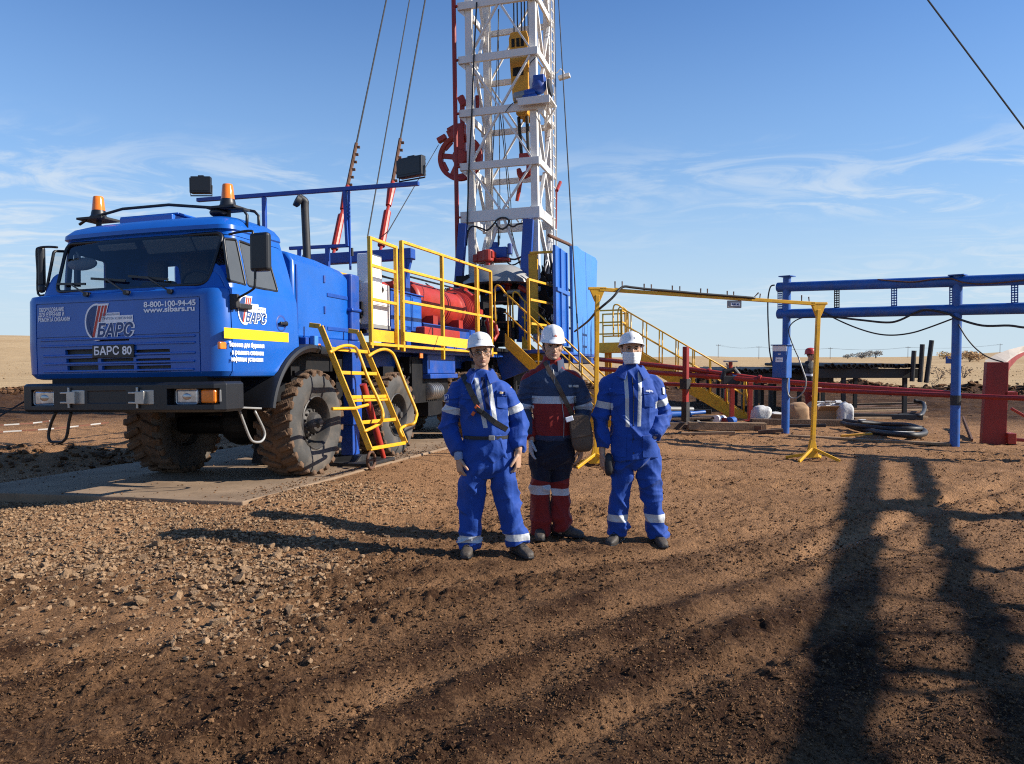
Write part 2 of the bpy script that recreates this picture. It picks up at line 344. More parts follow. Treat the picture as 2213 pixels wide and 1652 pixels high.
def lens_mat():
    m = mat('headlight_lens', (.55, .58, .62), .12, metal=.6, coat=1, var=.4, vs=14); return m
LENS = lens_mat()
# ------------------------------------------------------------------ ground
SLX0, SLX1, SLY0, SLY1 = -15.0, 2.0, -2.35, 1.5
def tloc2(x, y):
    dx = x - TO.x; dy = y - TO.y; d = TFw.x * TL.y - TFw.y * TL.x
    return (dx * TL.y - dy * TL.x) / d, (TFw.x * dy - TFw.y * dx) / d
def fbm(x, y, f, n, seed, gain=.5):
    r = 0; a = 1
    for k in range(n): r = r + a * vnoise2(x * f + 13.7 * k, y * f - 7.1 * k, seed + k); f = f * 2.03; a *= gain
    return r
GRAV = lambda x, y: sstep(-0.6, -2.2, x + .35 * (y - 6.5) * 0) * sstep(3.9, 5.2, y + .25 * (x + 3)) * sstep(9.3, 8.6, y)
def height(x, y):
    x = np.asarray(x, float); y = np.asarray(y, float); r = np.hypot(x, y)
    near = sstep(60, 20, r)
    w = x + .25 * vnoise2(x * 1.3, y * 1.3, 90)
    h = .05 * fbm(x, y, .35, 2, 1) + .22 * sstep(24, 30, r) * sstep(46, 40, r) * np.clip(fbm(x, y, .8, 4, 63), -.2, .5) + near * (.026 * fbm(x, y, 1.3, 3, 5) + .026 * fbm(x, y, 6.5, 2, 9))
    lump = fbm(x, y, 11, 3, 21, .55); h += near * .038 * (np.clip(np.abs(lump), 0, .5) - .14) * (.45 + .9 * sstep(-.2, .3, fbm(x, y, 1.1, 2, 35)))  * (1 + 1.2 * sstep(-.1, .35, fbm(x, y, .8, 2, 31)))
    # tyre tracks crossing the foreground diagonally
    for c0, sl, wd, dp in ((4.30, .88, .13, .040), (3.05, .80, .12, .038), (5.75, .62, .14, .032), (2.2, .7, .12, .034), (3.72, .86, .10, .028)):
        s = (y - c0 - sl * x + .10 * np.sin(x * 1.3 + c0)) / math.hypot(1, sl); al = (x + sl * y); br_ = .5 + .7 * vnoise2(al * 2.1, c0 + s * 3, 77) + .8 * vnoise2(al * 8, s * 12 + c0, 78)
        h += near * (-dp * np.exp(-(s / wd) ** 2) + dp * .85 * np.clip(br_, 0, 1.4) * (np.exp(-((s - wd * 2.0) / (wd * .75)) ** 2) + .7 * np.exp(-((s + wd * 2.0) / (wd * .75)) ** 2)))
    g = GRAV(x, y); h += g * (.05 + .05 * fbm(x, y, 1.1, 2, 41))
    # disturbed soil left of the slab and the spoil bank along the field
    h += .22 * sstep(-3.8, -5.2, x) * np.exp(-((y - 12.6 - .1 * x) / .8) ** 2) * (1 + fbm(x, y, 1.6, 3, 51))
    bank = np.exp(-((r - 42) / 2.6) ** 2); h += bank * (.22 + .6 * fbm(x, y, .5, 4, 61)) * (.35 + .65 * sstep(-.3, .25, x / np.maximum(r, 1)))
    lx, ly = tloc2(x, y); top = TO.z + lx * TFw.z + ly * TL.z
    ox = np.maximum(np.maximum(SLX0 - lx, lx - SLX1), 0); oy = np.maximum(np.maximum(SLY0 - ly, ly - SLY1), 0); d = np.hypot(ox, oy)
    k = sstep(1.9, 0.1, d); edge = np.where(lx > SLX1 - .1, -.11 + .06 * g * sstep(-1.2, .3, ly), -.025)
    h = h * (1 - .75 * k) + k * (top + edge)
    inside = (lx > SLX0 + .12) & (lx < SLX1 - .12) & (ly > SLY0 + .12) & (ly < SLY1 - .12); h = np.where(inside, top - .16, h)
    # far hills
    az = np.degrees(np.arctan2(x, np.maximum(y, 1e-3)))
    el = .0245 * sstep(-24.5, -32, az) + .0008 * (np.sin(az * .55 + 1) + 1) + .0022 * np.exp(-((az - 14.5) / 3.5) ** 2) + .0085 * sstep(23, 36, az)
    fade = sstep(70, 420, r) * (y > 0)
    h = h * sstep(200, 60, r) + np.minimum(r, 700) * el * fade - .04 * sstep(48, 90, r)
    return h
def H(x, y): return float(height(np.array([x]), np.array([y]))[0])
rr = [0.9]
while rr[-1] < 62: rr.append(rr[-1] * 1.0044 + .0006)
while rr[-1] < 4500: rr.append(rr[-1] * 1.03)
rr = np.array(rr); rr = rr[np.concatenate(([0], np.nonzero(rr > 1.2)[0]))]
th = np.concatenate((np.arange(-.80, .80, .0042), np.arange(.80, 2 * math.pi - .80, .06)))
NT = len(th); RR, TH = np.meshgrid(rr, th, indexing='ij'); XX = RR * np.sin(TH); YY = RR * np.cos(TH); ZZ = height(XX, YY)
drymap = np.clip(.31 + .42 * sstep(4.2, 8.5, YY) + .18 * fbm(XX, YY, .55, 3, 71) + .22 * fbm(XX, YY, 2.3, 2, 75) + .5 * GRAV(XX, YY) * sstep(-.25, .2, fbm(XX, YY, .9, 2, 79)) - .75 * sstep(19, 27, RR) + .55 * np.exp(-((YY - 4.30 - .88 * XX + .10 * np.sin(XX * 1.3 + 4.3)) / .17) ** 2) * sstep(-.25, .15, vnoise2(XX * 1.6, YY * 1.6, 83)) - .15 * sstep(.5, -2.5, XX) * sstep(4.6, 3.4, YY), 0, 1)
for c0, sl in ((4.30, .88), (3.05, .80), (5.75, .62), (2.2, .7), (3.72, .86)):
    s_ = (YY - c0 - sl * XX + .10 * np.sin(XX * 1.3 + c0)) / math.hypot(1, sl); w_ = .5 + .9 * vnoise2((XX + sl * YY) * 1.7, YY * 0 + c0 * 3, 87)
    drymap -= np.clip(w_, 0, 1) * sstep(9, 6, RR) * (.34 * np.exp(-((s_ - .27) / .11) ** 2) + .34 * np.exp(-((s_ + .27) / .11) ** 2) - .22 * np.exp(-(s_ / .10) ** 2))
drymap = np.clip(drymap, 0, 1)
def grid_obj(name, i0, i1, material, first=False):
    z = ZZ[i0:i1]; n = i1 - i0; vs = np.stack((XX[i0:i1], YY[i0:i1], z), -1).reshape(-1, 3)
    ii, jj = np.meshgrid(np.arange(n - 1), np.arange(NT), indexing='ij'); j2 = (jj + 1) % NT
    q = np.stack((ii * NT + jj, (ii + 1) * NT + jj, (ii + 1) * NT + j2, ii * NT + j2), -1).reshape(-1, 4)[:, ::-1]
    me = bpy.data.meshes.new(name); me.vertices.add(len(vs)); me.vertices.foreach_set('co', vs.ravel())
    me.loops.add(q.size); me.loops.foreach_set('vertex_index', q.ravel().astype(np.int32)); me.polygons.add(len(q)); me.polygons.foreach_set('loop_start', np.arange(0, q.size, 4, dtype=np.int32))
    me.update(calc_edges=True); a = me.attributes.new('dry', 'FLOAT', 'POINT'); a.data.foreach_set('value', drymap[i0:i1].reshape(-1).astype(np.float32))
    me.materials.append(material); me.shade_smooth(); o = bpy.data.objects.new(name, me); COL.objects.link(o); o['kind'] = 'structure'; return o
def soil_mat(name, dark, light, fine, bstr):
    m = bpy.data.materials.new(name); m.use_nodes = True; nt = m.node_tree; N = nt.nodes; Lk = nt.links; b = N['Principled BSDF']; b.inputs['Roughness'].default_value = .95; b.inputs['Specular IOR Level'].default_value = .15
    t = N.new('ShaderNodeTexCoord'); at = N.new('ShaderNodeAttribute'); at.attribute_name = 'dry'
    def nz(s, d=8, r=.6, dist=0):
        n = N.new('ShaderNodeTexNoise'); n.inputs['Scale'].default_value = s; n.inputs['Detail'].default_value = d; n.inputs['Roughness'].default_value = r; n.inputs['Distortion'].default_value = dist; Lk.new(t.outputs['Object'], n.inputs['Vector']); return n.outputs[0]
    def mth(op, a, c):
        n = N.new('ShaderNodeMath'); n.operation = op; n.use_clamp = op == 'ADD'
        for i, q in enumerate((a, c)):
            if isinstance(q, (int, float)): n.inputs[i].default_value = q
            else: Lk.new(q, n.inputs[i])
        return n.outputs[0]
    f1 = nz(fine, 10, .7); f2 = nz(fine * 4, 6, .7); f3 = nz(fine * .18, 5)
    s = mth('ADD', at.outputs['Fac'], mth('MULTIPLY', mth('SUBTRACT', f1, .5), 1.0)); s = mth('ADD', s, mth('MULTIPLY', mth('SUBTRACT', f2, .5), .7)); s = mth('ADD', s, mth('MULTIPLY', mth('SUBTRACT', f3, .5), .5))
    mx = N.new('ShaderNodeMix'); mx.data_type = 'RGBA'; Lk.new(s, mx.inputs[0]); mx.inputs[6].default_value = (*dark, 1); mx.inputs[7].default_value = (*light, 1); Lk.new(mx.outputs[2], b.inputs['Base Color'])
    vo = N.new('ShaderNodeTexVoronoi'); vo.inputs['Scale'].default_value = fine * 3.2; Lk.new(t.outputs['Object'], vo.inputs['Vector'])
    hsum = mth('ADD', mth('MULTIPLY', f1, .7), mth('MULTIPLY', f2, .35)); hsum = mth('SUBTRACT', hsum, mth('MULTIPLY', vo.outputs['Distance'], .22))
    bp = N.new('ShaderNodeBump'); bp.inputs['Strength'].default_value = bstr; bp.inputs['Distance'].default_value = .06; Lk.new(hsum, bp.inputs['Height']); Lk.new(bp.outputs[0], b.inputs['Normal'])
    return m
SOIL = soil_mat('churned_soil', (.045, .020, .0095), (.41, .222, .108), 14, 1.0)
iF = int(np.searchsorted(rr, 43.5))
grid_obj('ground', 0, iF + 1, SOIL)
def grass_mat():
    m = mat('dry_grass', (.40, .27, .14), .95, var=.2, vs=.02, spec=.1, col2=(.50, .36, .20))
    nt = m.node_tree; N = nt.nodes; Lk = nt.links; b = N['Principled BSDF']; src = b.inputs['Base Color'].links[0].from_socket
    t = N.new('ShaderNodeTexCoord'); n = N.new('ShaderNodeTexNoise'); n.inputs['Scale'].default_value = .35; n.inputs['Detail'].default_value = 10; n.inputs['Roughness'].default_value = .75; Lk.new(t.outputs['Object'], n.inputs[0])
    r = N.new('ShaderNodeMapRange'); Lk.new(n.outputs[0], r.inputs[0]); r.inputs[1].default_value = .45; r.inputs[2].default_value = .75; r.inputs[4].default_value = .7
    x = N.new('ShaderNodeMix'); x.data_type = 'RGBA'; Lk.new(r.outputs[0], x.inputs[0]); Lk.new(src, x.inputs[6]); x.inputs[7].default_value = (.22, .15, .08, 1); Lk.new(x.outputs[2], b.inputs['Base Color'])
    bp = N.new('ShaderNodeBump'); bp.inputs['Strength'].default_value = .6; bp.inputs['Distance'].default_value = .3; Lk.new(n.outputs[0], bp.inputs['Height']); Lk.new(bp.outputs[0], b.inputs['Normal'])
    return m
GRASS = grass_mat()
grid_obj('field', iF, len(rr), GRASS)
# ground under the camera
cap = MB(); ring = [(.95 * math.sin(a), .95 * math.cos(a), H(.95 * math.sin(a), .95 * math.cos(a)) - .005) for a in np.linspace(0, 2 * math.pi, 40, endpoint=False)]
cap.add(ring, [tuple(range(39, -1, -1))]); cap.build('ground_patch', SOIL)['kind'] = 'structure'

# concrete road slab under the truck, in the truck's plane
sl_ = MB(); nx = 60
for i in range(nx):
    x0 = SLX1 - (SLX1 - SLX0) * i / nx
edge = []
def jag(n, a, b, fx):
    return [fx(a + (b - a) * i / n, .018 * math.sin(i * 12.9) + .02 * (random.random() - .5)) for i in range(n)]
poly = jag(60, SLX1, SLX0, lambda t, e: (t, SLY1 + e)) + jag(20, SLY1, SLY0, lambda t, e: (SLX0 + e, t)) + jag(60, SLX0, SLX1, lambda t, e: (t, SLY0 + e)) + jag(24, SLY0, SLY1, lambda t, e: (SLX1 + e, t))
sl_.prism([(x, y, 0) for x, y in poly], (0, 0, -.19))
slab = sl_.build('concrete_slab', CONC, None, bevel=.012, world=TM); slab['kind'] = 'structure'

# ------------------------------------------------------------------ loose stones and clods (stuff)
def ico(sub):
    if sub < 0: return np.array([(1, 0, 0), (-1, 0, 0), (0, 1, 0), (0, -1, 0), (0, 0, 1), (0, 0, -1)], float), np.array([(0, 2, 4), (2, 1, 4), (1, 3, 4), (3, 0, 4), (2, 0, 5), (1, 2, 5), (3, 1, 5), (0, 3, 5)])
    bm = bmesh.new(); bmesh.ops.create_icosphere(bm, subdivisions=sub, radius=1); vs = np.array([v.co for v in bm.verts]); fs = np.array([[v.index for v in f.verts] for f in bm.faces]); bm.free(); return vs, fs
def rocks(name, P, S, material, sub, flat=.7, seed=0, dry=None):
    vs0, fs = ico(sub); g = np.random.default_rng(seed); n = len(P); var = []
    for k in range(14):
        v = vs0 * g.uniform(.7, 1.25, (1, 3)); v = v * (1 + .55 * vnoise3(v * 1.6 + k * 9.1, k)[:, None]) + .25 * vnoise3(v * 3.1 + k, k + 50)[:, None] * vs0
        # a few flat cuts make it angular
        for _ in range(8):
            d = g.normal(size=3); d /= np.linalg.norm(d); t = v @ d; lim = .50 * np.max(t); v = v - np.maximum(t - lim, 0)[:, None] * d
        var.append(v)
    var = np.array(var); idx = g.integers(0, 14, n); a = g.uniform(0, 6.283, n); v = var[idx] * S[:, None, None]
    v = v * np.array([1, 1, flat]); ca, sa = np.cos(a)[:, None], np.sin(a)[:, None]
    x = v[:, :, 0] * ca - v[:, :, 1] * sa; y = v[:, :, 0] * sa + v[:, :, 1] * ca; allv = np.stack((x, y, v[:, :, 2]), -1) + P[:, None, :]
    m = vs0.shape[0]; f = (fs[None] + (np.arange(n) * m)[:, None, None]).reshape(-1, 3); me = bpy.data.meshes.new(name)
    me.vertices.add(n * m); me.vertices.foreach_set('co', allv.ravel()); me.loops.add(f.size); me.loops.foreach_set('vertex_index', f.ravel().astype(np.int32)); me.polygons.add(len(f)); me.polygons.foreach_set('loop_start', np.arange(0, f.size, 3, dtype=np.int32)); me.update(calc_edges=True); me.shade_flat()
    dv = g.uniform(.25, .95, n) if dry is None else dry; at = me.attributes.new('dry', 'FLOAT', 'POINT'); at.data.foreach_set('value', np.repeat(dv, m).astype(np.float32))
    me.materials.append(material); o = bpy.data.objects.new(name, me); COL.objects.link(o); o['kind'] = 'stuff'; return o
STONE = soil_mat('field_stone', (.15, .092, .052), (.38, .245, .14), 22, .5)
def scatter(n, box, pw, smin, smax, keep, sink=.25):
    x = RNG.uniform(box[0], box[1], n); y = RNG.uniform(box[2], box[3], n); k = keep(x, y) > RNG.uniform(0, 1, n); x = x[k]; y = y[k]
    s = smin + (smax - smin) * RNG.uniform(0, 1, len(x)) ** pw; z = height(x, y) + s * (.5 - sink); return np.stack((x, y, z), -1), s
lxly = lambda x, y: tloc2(x, y)
def offslab(x, y): lx, ly = tloc2(x, y); return ~((lx > SLX0) & (lx < SLX1 + .02) & (ly > SLY0) & (ly < SLY1 + .02))
gk = lambda x, y: GRAV(x, y) * (.25 + .75 * sstep(-.15, .25, fbm(x, y, .8, 2, 33))) * offslab(x, y)
P, S = scatter(85000, (-7.5, -.6, 3.9, 9.4), 3.6, .006, .034, gk); rocks('gravel', P, S, STONE, 1, .75, 3)
big = lambda x, y: gk(x, y) * np.exp(-((x + 2.7) / 1.5) ** 2 - ((y - 5.4) / .75) ** 2)
P, S = scatter(1500, (-5.5, -.9, 4.2, 7.2), 2.6, .02, .062, big); rocks('stones', P, S, STONE, 2, .7, 4)
ck = lambda x, y: (.12 + .88 * sstep(-.1, .35, fbm(x, y, .8, 2, 31))) * (np.abs(x) < .8 * y + .3) * offslab(x, y)
def fan(n, y0, y1, wmax):
    y = 1 / RNG.uniform(1 / y1, 1 / y0, n); return RNG.uniform(-wmax, wmax, n) * y, y
def fscatter(n, y0, y1, pw, smin, smax, keep, sink=.25, ps=1.0):
    x, y = fan(n, y0, y1, .78); k = keep(x, y) > RNG.uniform(0, 1, n); x = x[k]; y = y[k]; s = (smin + (smax - smin) * RNG.uniform(0, 1, len(x)) ** pw) * (y / 4.5) ** .5 * ps
    return np.stack((x, y, height(x, y) + s * (.5 - sink)), -1), s
fk = lambda x, y: (.22 + .78 * sstep(-.25, .30, fbm(x, y, 1.3, 3, 37))) * offslab(x, y)
P, S = fscatter(230000, 1.9, 13, 3.0, .0035, .017, fk); rocks('dirt_crumbs', P, S, SOIL, -1, .75, 15, RNG.uniform(.05, .75, len(P)))
P, S = scatter(60000, (-5.5, 6.5, 1.9, 8.5), 3.2, .004, .024, ck); rocks('dirt_clods', P, S, SOIL, 1, .7, 5, RNG.uniform(.15, .6, len(P)))
P, S = scatter(12000, (-9, 10, 7, 17), 3.0, .008, .04, ck); rocks('dirt_clods', P, S, SOIL, 1, .6, 6, RNG.uniform(.2, .7, len(P)))
n_ = 2600; lx_ = RNG.uniform(-6, 1.95, n_); ly_ = np.where(RNG.uniform(0, 1, n_) < .6, 1.48 - np.abs(RNG.normal(0, .22, n_)), RNG.uniform(-2.3, 1.45, n_)); sz_ = .004 + .016 * RNG.uniform(0, 1, n_) ** 3
rocks('slab_crumbs', np.array([tuple(TW(a, b, c * .4)) for a, b, c in zip(lx_, ly_, sz_)]), sz_, SOIL, 1, .7, 19, RNG.uniform(.2, .7, n_))
bk = lambda x, y: np.exp(-((np.hypot(x, y) - 41.5) / 2.3) ** 2)
P, S = scatter(26000, (-24, 30, 24, 45), 2.5, .05, .28, bk); rocks('spoil_clods', P, S, SOIL, 1, .7, 8, RNG.uniform(0, .45, len(P)))
TUFT = mat('straw_tuft', (.26, .17, .085), .95, var=.35, vs=.6)
tk = lambda x, y: (np.hypot(x, y) > 45) * (.1 + .9 * sstep(-.1, .3, fbm(x, y, .05, 3, 44))) * (np.abs(x) < .8 * y)
P, S = scatter(8000, (-110, 110, 35, 150), 2.5, .05, .18, tk); rocks('grass_tufts', P, S, TUFT, 1, .6, 12)
lk = lambda x, y: np.exp(-((y - 12.6 - .1 * x) / 1.0) ** 2) * offslab(x, y)
P, S = scatter(3500, (-14, -4.4, 10.5, 15), 2.5, .02, .10, lk); rocks('spoil_clods', P, S, SOIL, 1, .7, 9, RNG.uniform(.1, .55, len(P)))

# ------------------------------------------------------------------ distant poles, bushes
POLEM = mat('weathered_pole', (.16, .13, .11), .9)
PG = 'power line poles on the horizon'
tops = []
for (u, vb, vt, txt) in ((1552, 774, 744, 'far power pole seen through the yellow stairs'), (1640, 773, 748, 'distant wooden power pole left of the yellow gate post'), (1794, 776, 751, 'distant power pole right of the red-helmeted worker'), (1962, 775, 749, 'distant power pole near the upright black pipes'), (2161, 764, 743, 'distant power pole above the red steel column'), (1636.5, 774, 755, None)):
    if not txt: continue
    D_ = 430.0; b0 = W((u, vb), D_); b0.z = H(b0.x, b0.y); hgt = D_ * (772 - vt) / FPX + CAMH - b0.z; p = MB(); p.tube([(0, 0, -.5), (0, 0, hgt)], [.17, .12], 6); p.bar((-1.3, 0, hgt - .7), (1.3, 0, hgt - .7), .16)
    for s in (-1.2, 0, 1.2): p.cyl((s, 0, hgt - .65), (s, 0, hgt - .3), .07, 5)
    o = p.build('power_pole', POLEM); o.location = b0; tag(o, txt, 'power pole', PG); tops.append(b0 + V(0, 0, hgt - .5))
wb = MB()
for a, b in zip(tops, tops[1:]):
    for d in (-1.2, 1.2): wb.tube([q + V(d, 0, 0) for q in sag(a, b, 1.2, 8)], .03, 4)
tag(wb.build('power_wires', ROPE), 'thin overhead wires strung between the distant power poles', 'wires')
def bush(u, v, D_, w, h, col, name, label, seed, trunk=False, n=900):
    b0 = W((u, v), D_); b0.z = H(b0.x, b0.y); g = random.Random(seed); root = empty(name, b0, label, 'tree' if trunk else 'bush', 'trees and bushes on the steppe')
    m = mat('foliage_%d' % seed, col, .9, var=.45, vs=.8); c = MB(); blobs = [(V(g.uniform(-.4, .4) * w, g.uniform(-.3, .3) * w, h * g.uniform(.35, .8)), g.uniform(.22, .36) * w) for _ in range(7)]
    for _ in range(n):
        bc, br = g.choice(blobs); d = V(g.gauss(0, 1), g.gauss(0, 1), g.gauss(0, 1)).normalized() * br * g.uniform(.5, 1.05); p = bc + V(d.x, d.y, d.z * h / w * .9); s = w * g.uniform(.02, .05)
        a = V(g.gauss(0, 1), g.gauss(0, 1), g.gauss(0, 1)).normalized() * s; b = a.orthogonal().normalized() * s * .8; p.z = max(p.z, .02); c.add([p - a, p + b, p + a, p - b], [(0, 1, 2, 3)])
    c.build('crown', m, root); t = MB()
    for _ in range(4): t.tube([(0, 0, -.1), (g.uniform(-.25, .25) * w, g.uniform(-.2, .2) * w, h * .55)], [w * .025, w * .008], 5)
    t.build('trunk', POLEM, root)
OR, GY, BR = (.42, .26, .12), (.26, .25, .22), (.30, .20, .11)
bush(2096, 772, 190, 5.5, 2.6, OR, 'autumn_bush', 'rust coloured autumn bush on the rise just right of the second blue post', 3)
bush(2112, 774, 196, 3.6, 1.8, OR, 'autumn_bush', 'low brown bush at the right foot of the big rust coloured bush', 13)
bush(2052, 768, 200, 5.0, 2.6, (.42, .27, .10), 'autumn_bush', 'pale golden bush just left of the second blue post', 4)
bush(1862, 776, 420, 10, 3.6, GY, 'grey_tree', 'wide grey tree clump left on the horizon above the pipe rack', 5, True)
bush(1892, 776, 420, 8, 4.6, GY, 'grey_tree', 'taller grey tree on the horizon above the pipe rack', 6, True)
bush(1832, 777, 420, 5, 3, GY, 'grey_tree', 'small round grey tree leftmost on the horizon above the pipe rack', 7, True)
bush(2082, 812, 62, 2.0, 1.15, BR, 'steppe_shrub', 'bare brown shrub in dry grass right beside the second blue post', 8, n=300)
bush(2030, 812, 58, 1.6, 1.0, BR, 'steppe_shrub', 'sparse brown shrub in dry grass left of the second blue post', 9, n=160)
bush(2016, 834, 43, .9, .5, BR, 'steppe_shrub', 'low weed at the field edge left of the second blue post', 10, n=90)
# ------------------------------------------------------------------ the drilling rig truck
rig = empty('drilling_rig_truck', TM, 'blue eight wheel drilling rig truck with a tall white lattice mast on a concrete slab', 'drilling truck')
def boolean(o, cutter, op='DIFFERENCE'):
    m = o.modifiers.new('b', 'BOOLEAN'); m.object = cutter; m.operation = op; m.solver = 'EXACT'; me = baked(o); o.modifiers.clear(); old = o.data; o.data = me; bpy.data.meshes.remove(old)
def kill(o): me = o.data; bpy.data.objects.remove(o); bpy.data.meshes.remove(me)
def cab_ring(z, xf, xr, w, rf, bow, n=5):
    pts = []
    for cx, cy, a0, r in ((xf - rf, w - rf, 0, rf), (xr + .06, w - .06, 90, .06), (xr + .06, -w + .06, 180, .06), (xf - rf, -w + rf, 270, rf)):
        for i in range(n + 1): a = rad(a0 + 90 * i / n); pts.append([cx + r * math.cos(a), cy + r * math.sin(a)])
    m = 8; a = pts[-1]; b = pts[0]; y0 = a[1]; y1 = b[1]
    for i in range(1, m): pts.append([xf, y0 + (y1 - y0) * i / m])
    for p in pts:
        if p[1] < 0: p[1] *= 1.11 if z < 2.16 else 1.03
        if p[0] > xf - rf - .01: p[0] -= bow * (p[1] / w) ** 2
    return [V(x, y, z) for x, y in pts]
RINGS = [cab_ring(*q) for q in ((1.235, 1.80, .46, 1.17, .16, 0), (1.25, 1.86, .44, 1.20, .17, 0), (1.30, 1.90, .44, 1.225, .18, 0), (1.60, 1.905, .45, 1.235, .18, 0), (2.10, 1.90, .48, 1.23, .18, 0), (2.15, 1.885, .48, 1.22, .17, .01), (2.17, 1.86, .485, 1.205, .15, .05), (2.50, 1.735, .54, 1.15, .13, .06), (2.80, 1.62, .60, 1.09, .12, .06), (2.815, 1.66, .60, 1.105, .13, .06), (2.86, 1.655, .61, 1.10, .13, .06), (2.93, 1.60, .64, 1.05, .14, .07), (2.985, 1.48, .70, .97, .16, .08), (3.02, 1.28, .78, .84, .2, .08), (3.04, 1.05, .9, .5, .06, .02))]
shell = MB().loft(RINGS).build('cab', BLUE)
sm = shell.modifiers.new('s', 'SOLIDIFY'); sm.thickness = .035; sm.offset = -1; me = baked(shell); shell.modifiers.clear(); shell.data = me
c = MB()
# windshield opening (cut along x)
ws = rpoly([(-.985, 2.19), (.985, 2.19), (1.045, 2.775), (-1.045, 2.775)], .10)
c.prism([(1.3, y, z) for y, z in ws], (1.2, 0, 0))
cut1 = c.build('cut', BLACK); boolean(shell, cut1); kill(cut1)
c = MB()
fw = rpoly([(1.735, 2.235), (1.70, 2.68), (1.49, 2.705), (1.46, 2.215)], .03); c.prism([(x, -2, z) for x, z in fw], (0, 4, 0))
rw = rpoly([(1.43, 2.21), (1.455, 2.70), (.95, 2.665), (.86, 2.205)], .04); c.prism([(x, -2, z) for x, z in rw], (0, 4, 0))
cut1 = c.build('cut', BLACK); boolean(shell, cut1); kill(cut1)
c = MB(); c.prism([(.2, y, z) for y, z in rpoly([(-.60, 2.38), (-.36, 2.38), (-.36, 2.62), (-.60, 2.62)], .05)], (.6, 0, 0)); c.prism([(.2, y, z) for y, z in rpoly([(.18, 2.25), (.42, 2.25), (.42, 2.6), (.18, 2.6)], .05)], (.6, 0, 0))
# grille slots, wheel arch
for r, (b0, b1) in enumerate(((1093, 1125), (1150, 1180), (1195, 1228))):
    for a0, a1 in ((412, 612), (630, 836), (850, 1068)):
        if r == 0 and a0 == 630: continue
        p = TF(zA(a0 + 6 * r, b1 + 6), 1.9); q = TF(zA(a1 + 3 * r, b0), 1.9); c.bx(1.7, 2.1, p.y, q.y, p.z - .004, q.z + .004)
p, q = TF(zA(608, 1046), 1.9), TF(zA(812, 1022), 1.9); c.bx(1.7, 2.1, p.y, q.y, p.z, q.z)
cut1 = c.build('cut', BLACK); boolean(shell, cut1); kill(cut1)
c = MB(); c.cyl((.22, -2, .70), (.22, 2, .70), .935, 48); cut1 = c.build('cut', BLACK); boolean(shell, cut1); kill(cut1)
# seams of the front panels
for a in ((1.889, 2.0, -1.156, .957, 1.689, 1.701), (1.8875, 2.0, -1.158, .959, 2.0563, 2.0683), (1.8883, 2.0, -1.1615, -1.1495, 1.271, 2.0601), (1.8867, 2.0, .9493, .9613, 1.272, 2.0613)):
    cut1 = MB().bx(*a).build('cut', BLACK); boolean(shell, cut1); kill(cut1)
# left door: cut out of the shell and kept as a part
dp = rpoly([(1.755, 1.215), (1.775, 2.16), (1.715, 2.755), (.66, 2.735), (.60, 1.66), (.60, 1.0), (1.6, 1.0)], .05)
dd = rpoly([(1.747, 1.215), (1.767, 2.16), (1.708, 2.745), (.667, 2.727), (.609, 1.66), (.609, 1.0), (1.6, 1.0)], .05)
dm = shell.data.copy(); door = link('door', dm); dc = MB().prism([(x, .9, z) for x, z in dd], (0, .6, 0)).build('cut', BLACK); boolean(door, dc, 'INTERSECT'); kill(dc)
dc = MB().prism([(x, .9, z) for x, z in dp], (0, .6, 0)).build('cut', BLACK); boolean(shell, dc); kill(dc)
for v in door.data.vertices: v.co.y += .005
shell.parent = rig; door.parent = rig
for o in (shell, door):
    o.data.shade_smooth(); o.data.set_sharp_from_angle(angle=rad(28)); o.data.materials.clear(); o.data.materials.append(BLUE)
    for p in o.data.polygons: p.material_index = 0
# body side panel inside the door gap and cab interior
MB().bx(.64, 1.72, 1.12, 1.17, 1.62, 2.14).bx(.5, 1.75, -1.1, 1.1, 1.5, 1.56).bx(1.72, 1.84, -1.1, 1.1, 1.3, 2.08).bx(1.45, 1.72, -1.05, 1.05, 1.95, 2.14).bx(.62, .70, -.25, .15, 2.1, 2.75).build('cab_trim', SEAT, rig, bevel=.03)
# raised ribs of the grille
g = MB()
for k, (b, a0, a1) in enumerate(((1035, 245, 1240), (1075, 245, 1240), (1137, 260, 1240), (1188, 262, 1235), (1238, 265, 1230))):
    p = TF(zA(a0, b), 1.9); q = TF(zA(a1, b - 22), 1.9); z = (p.z + q.z) / 2; g.bx(1.895, 1.918, p.y + .03, q.y - .02, z - .012, z + .012)
g.build('grille', BLUE, rig, bevel=.008)
MB().bx(1.70, 1.75, -.95, .9, 1.28, 1.66).build('grille_backing', DARK, rig)  # plain black panel added behind the cut grille slots so they look dark
# glass, rubber seals
def pane(name, poly, off, seal, material, parent):
    """poly: 3D loop; flat pane plus a rubber bead"""
    o = MB().add(poly, [tuple(range(len(poly)))]).build(name, material, parent); MB().tube(poly, .016, 6, True).build('rubber_seal', BLACK, o, smooth=True); return o
def wx(y, z): return 1.86 - (z - 2.17) * .375 - .055 * (y / 1.05) ** 2 + .006
wsp = [V(wx(y, z), y, z) for y, z in rpoly([(-.975, 2.20), (.975, 2.20), (1.035, 2.765), (-1.035, 2.765)], .10, 6)]
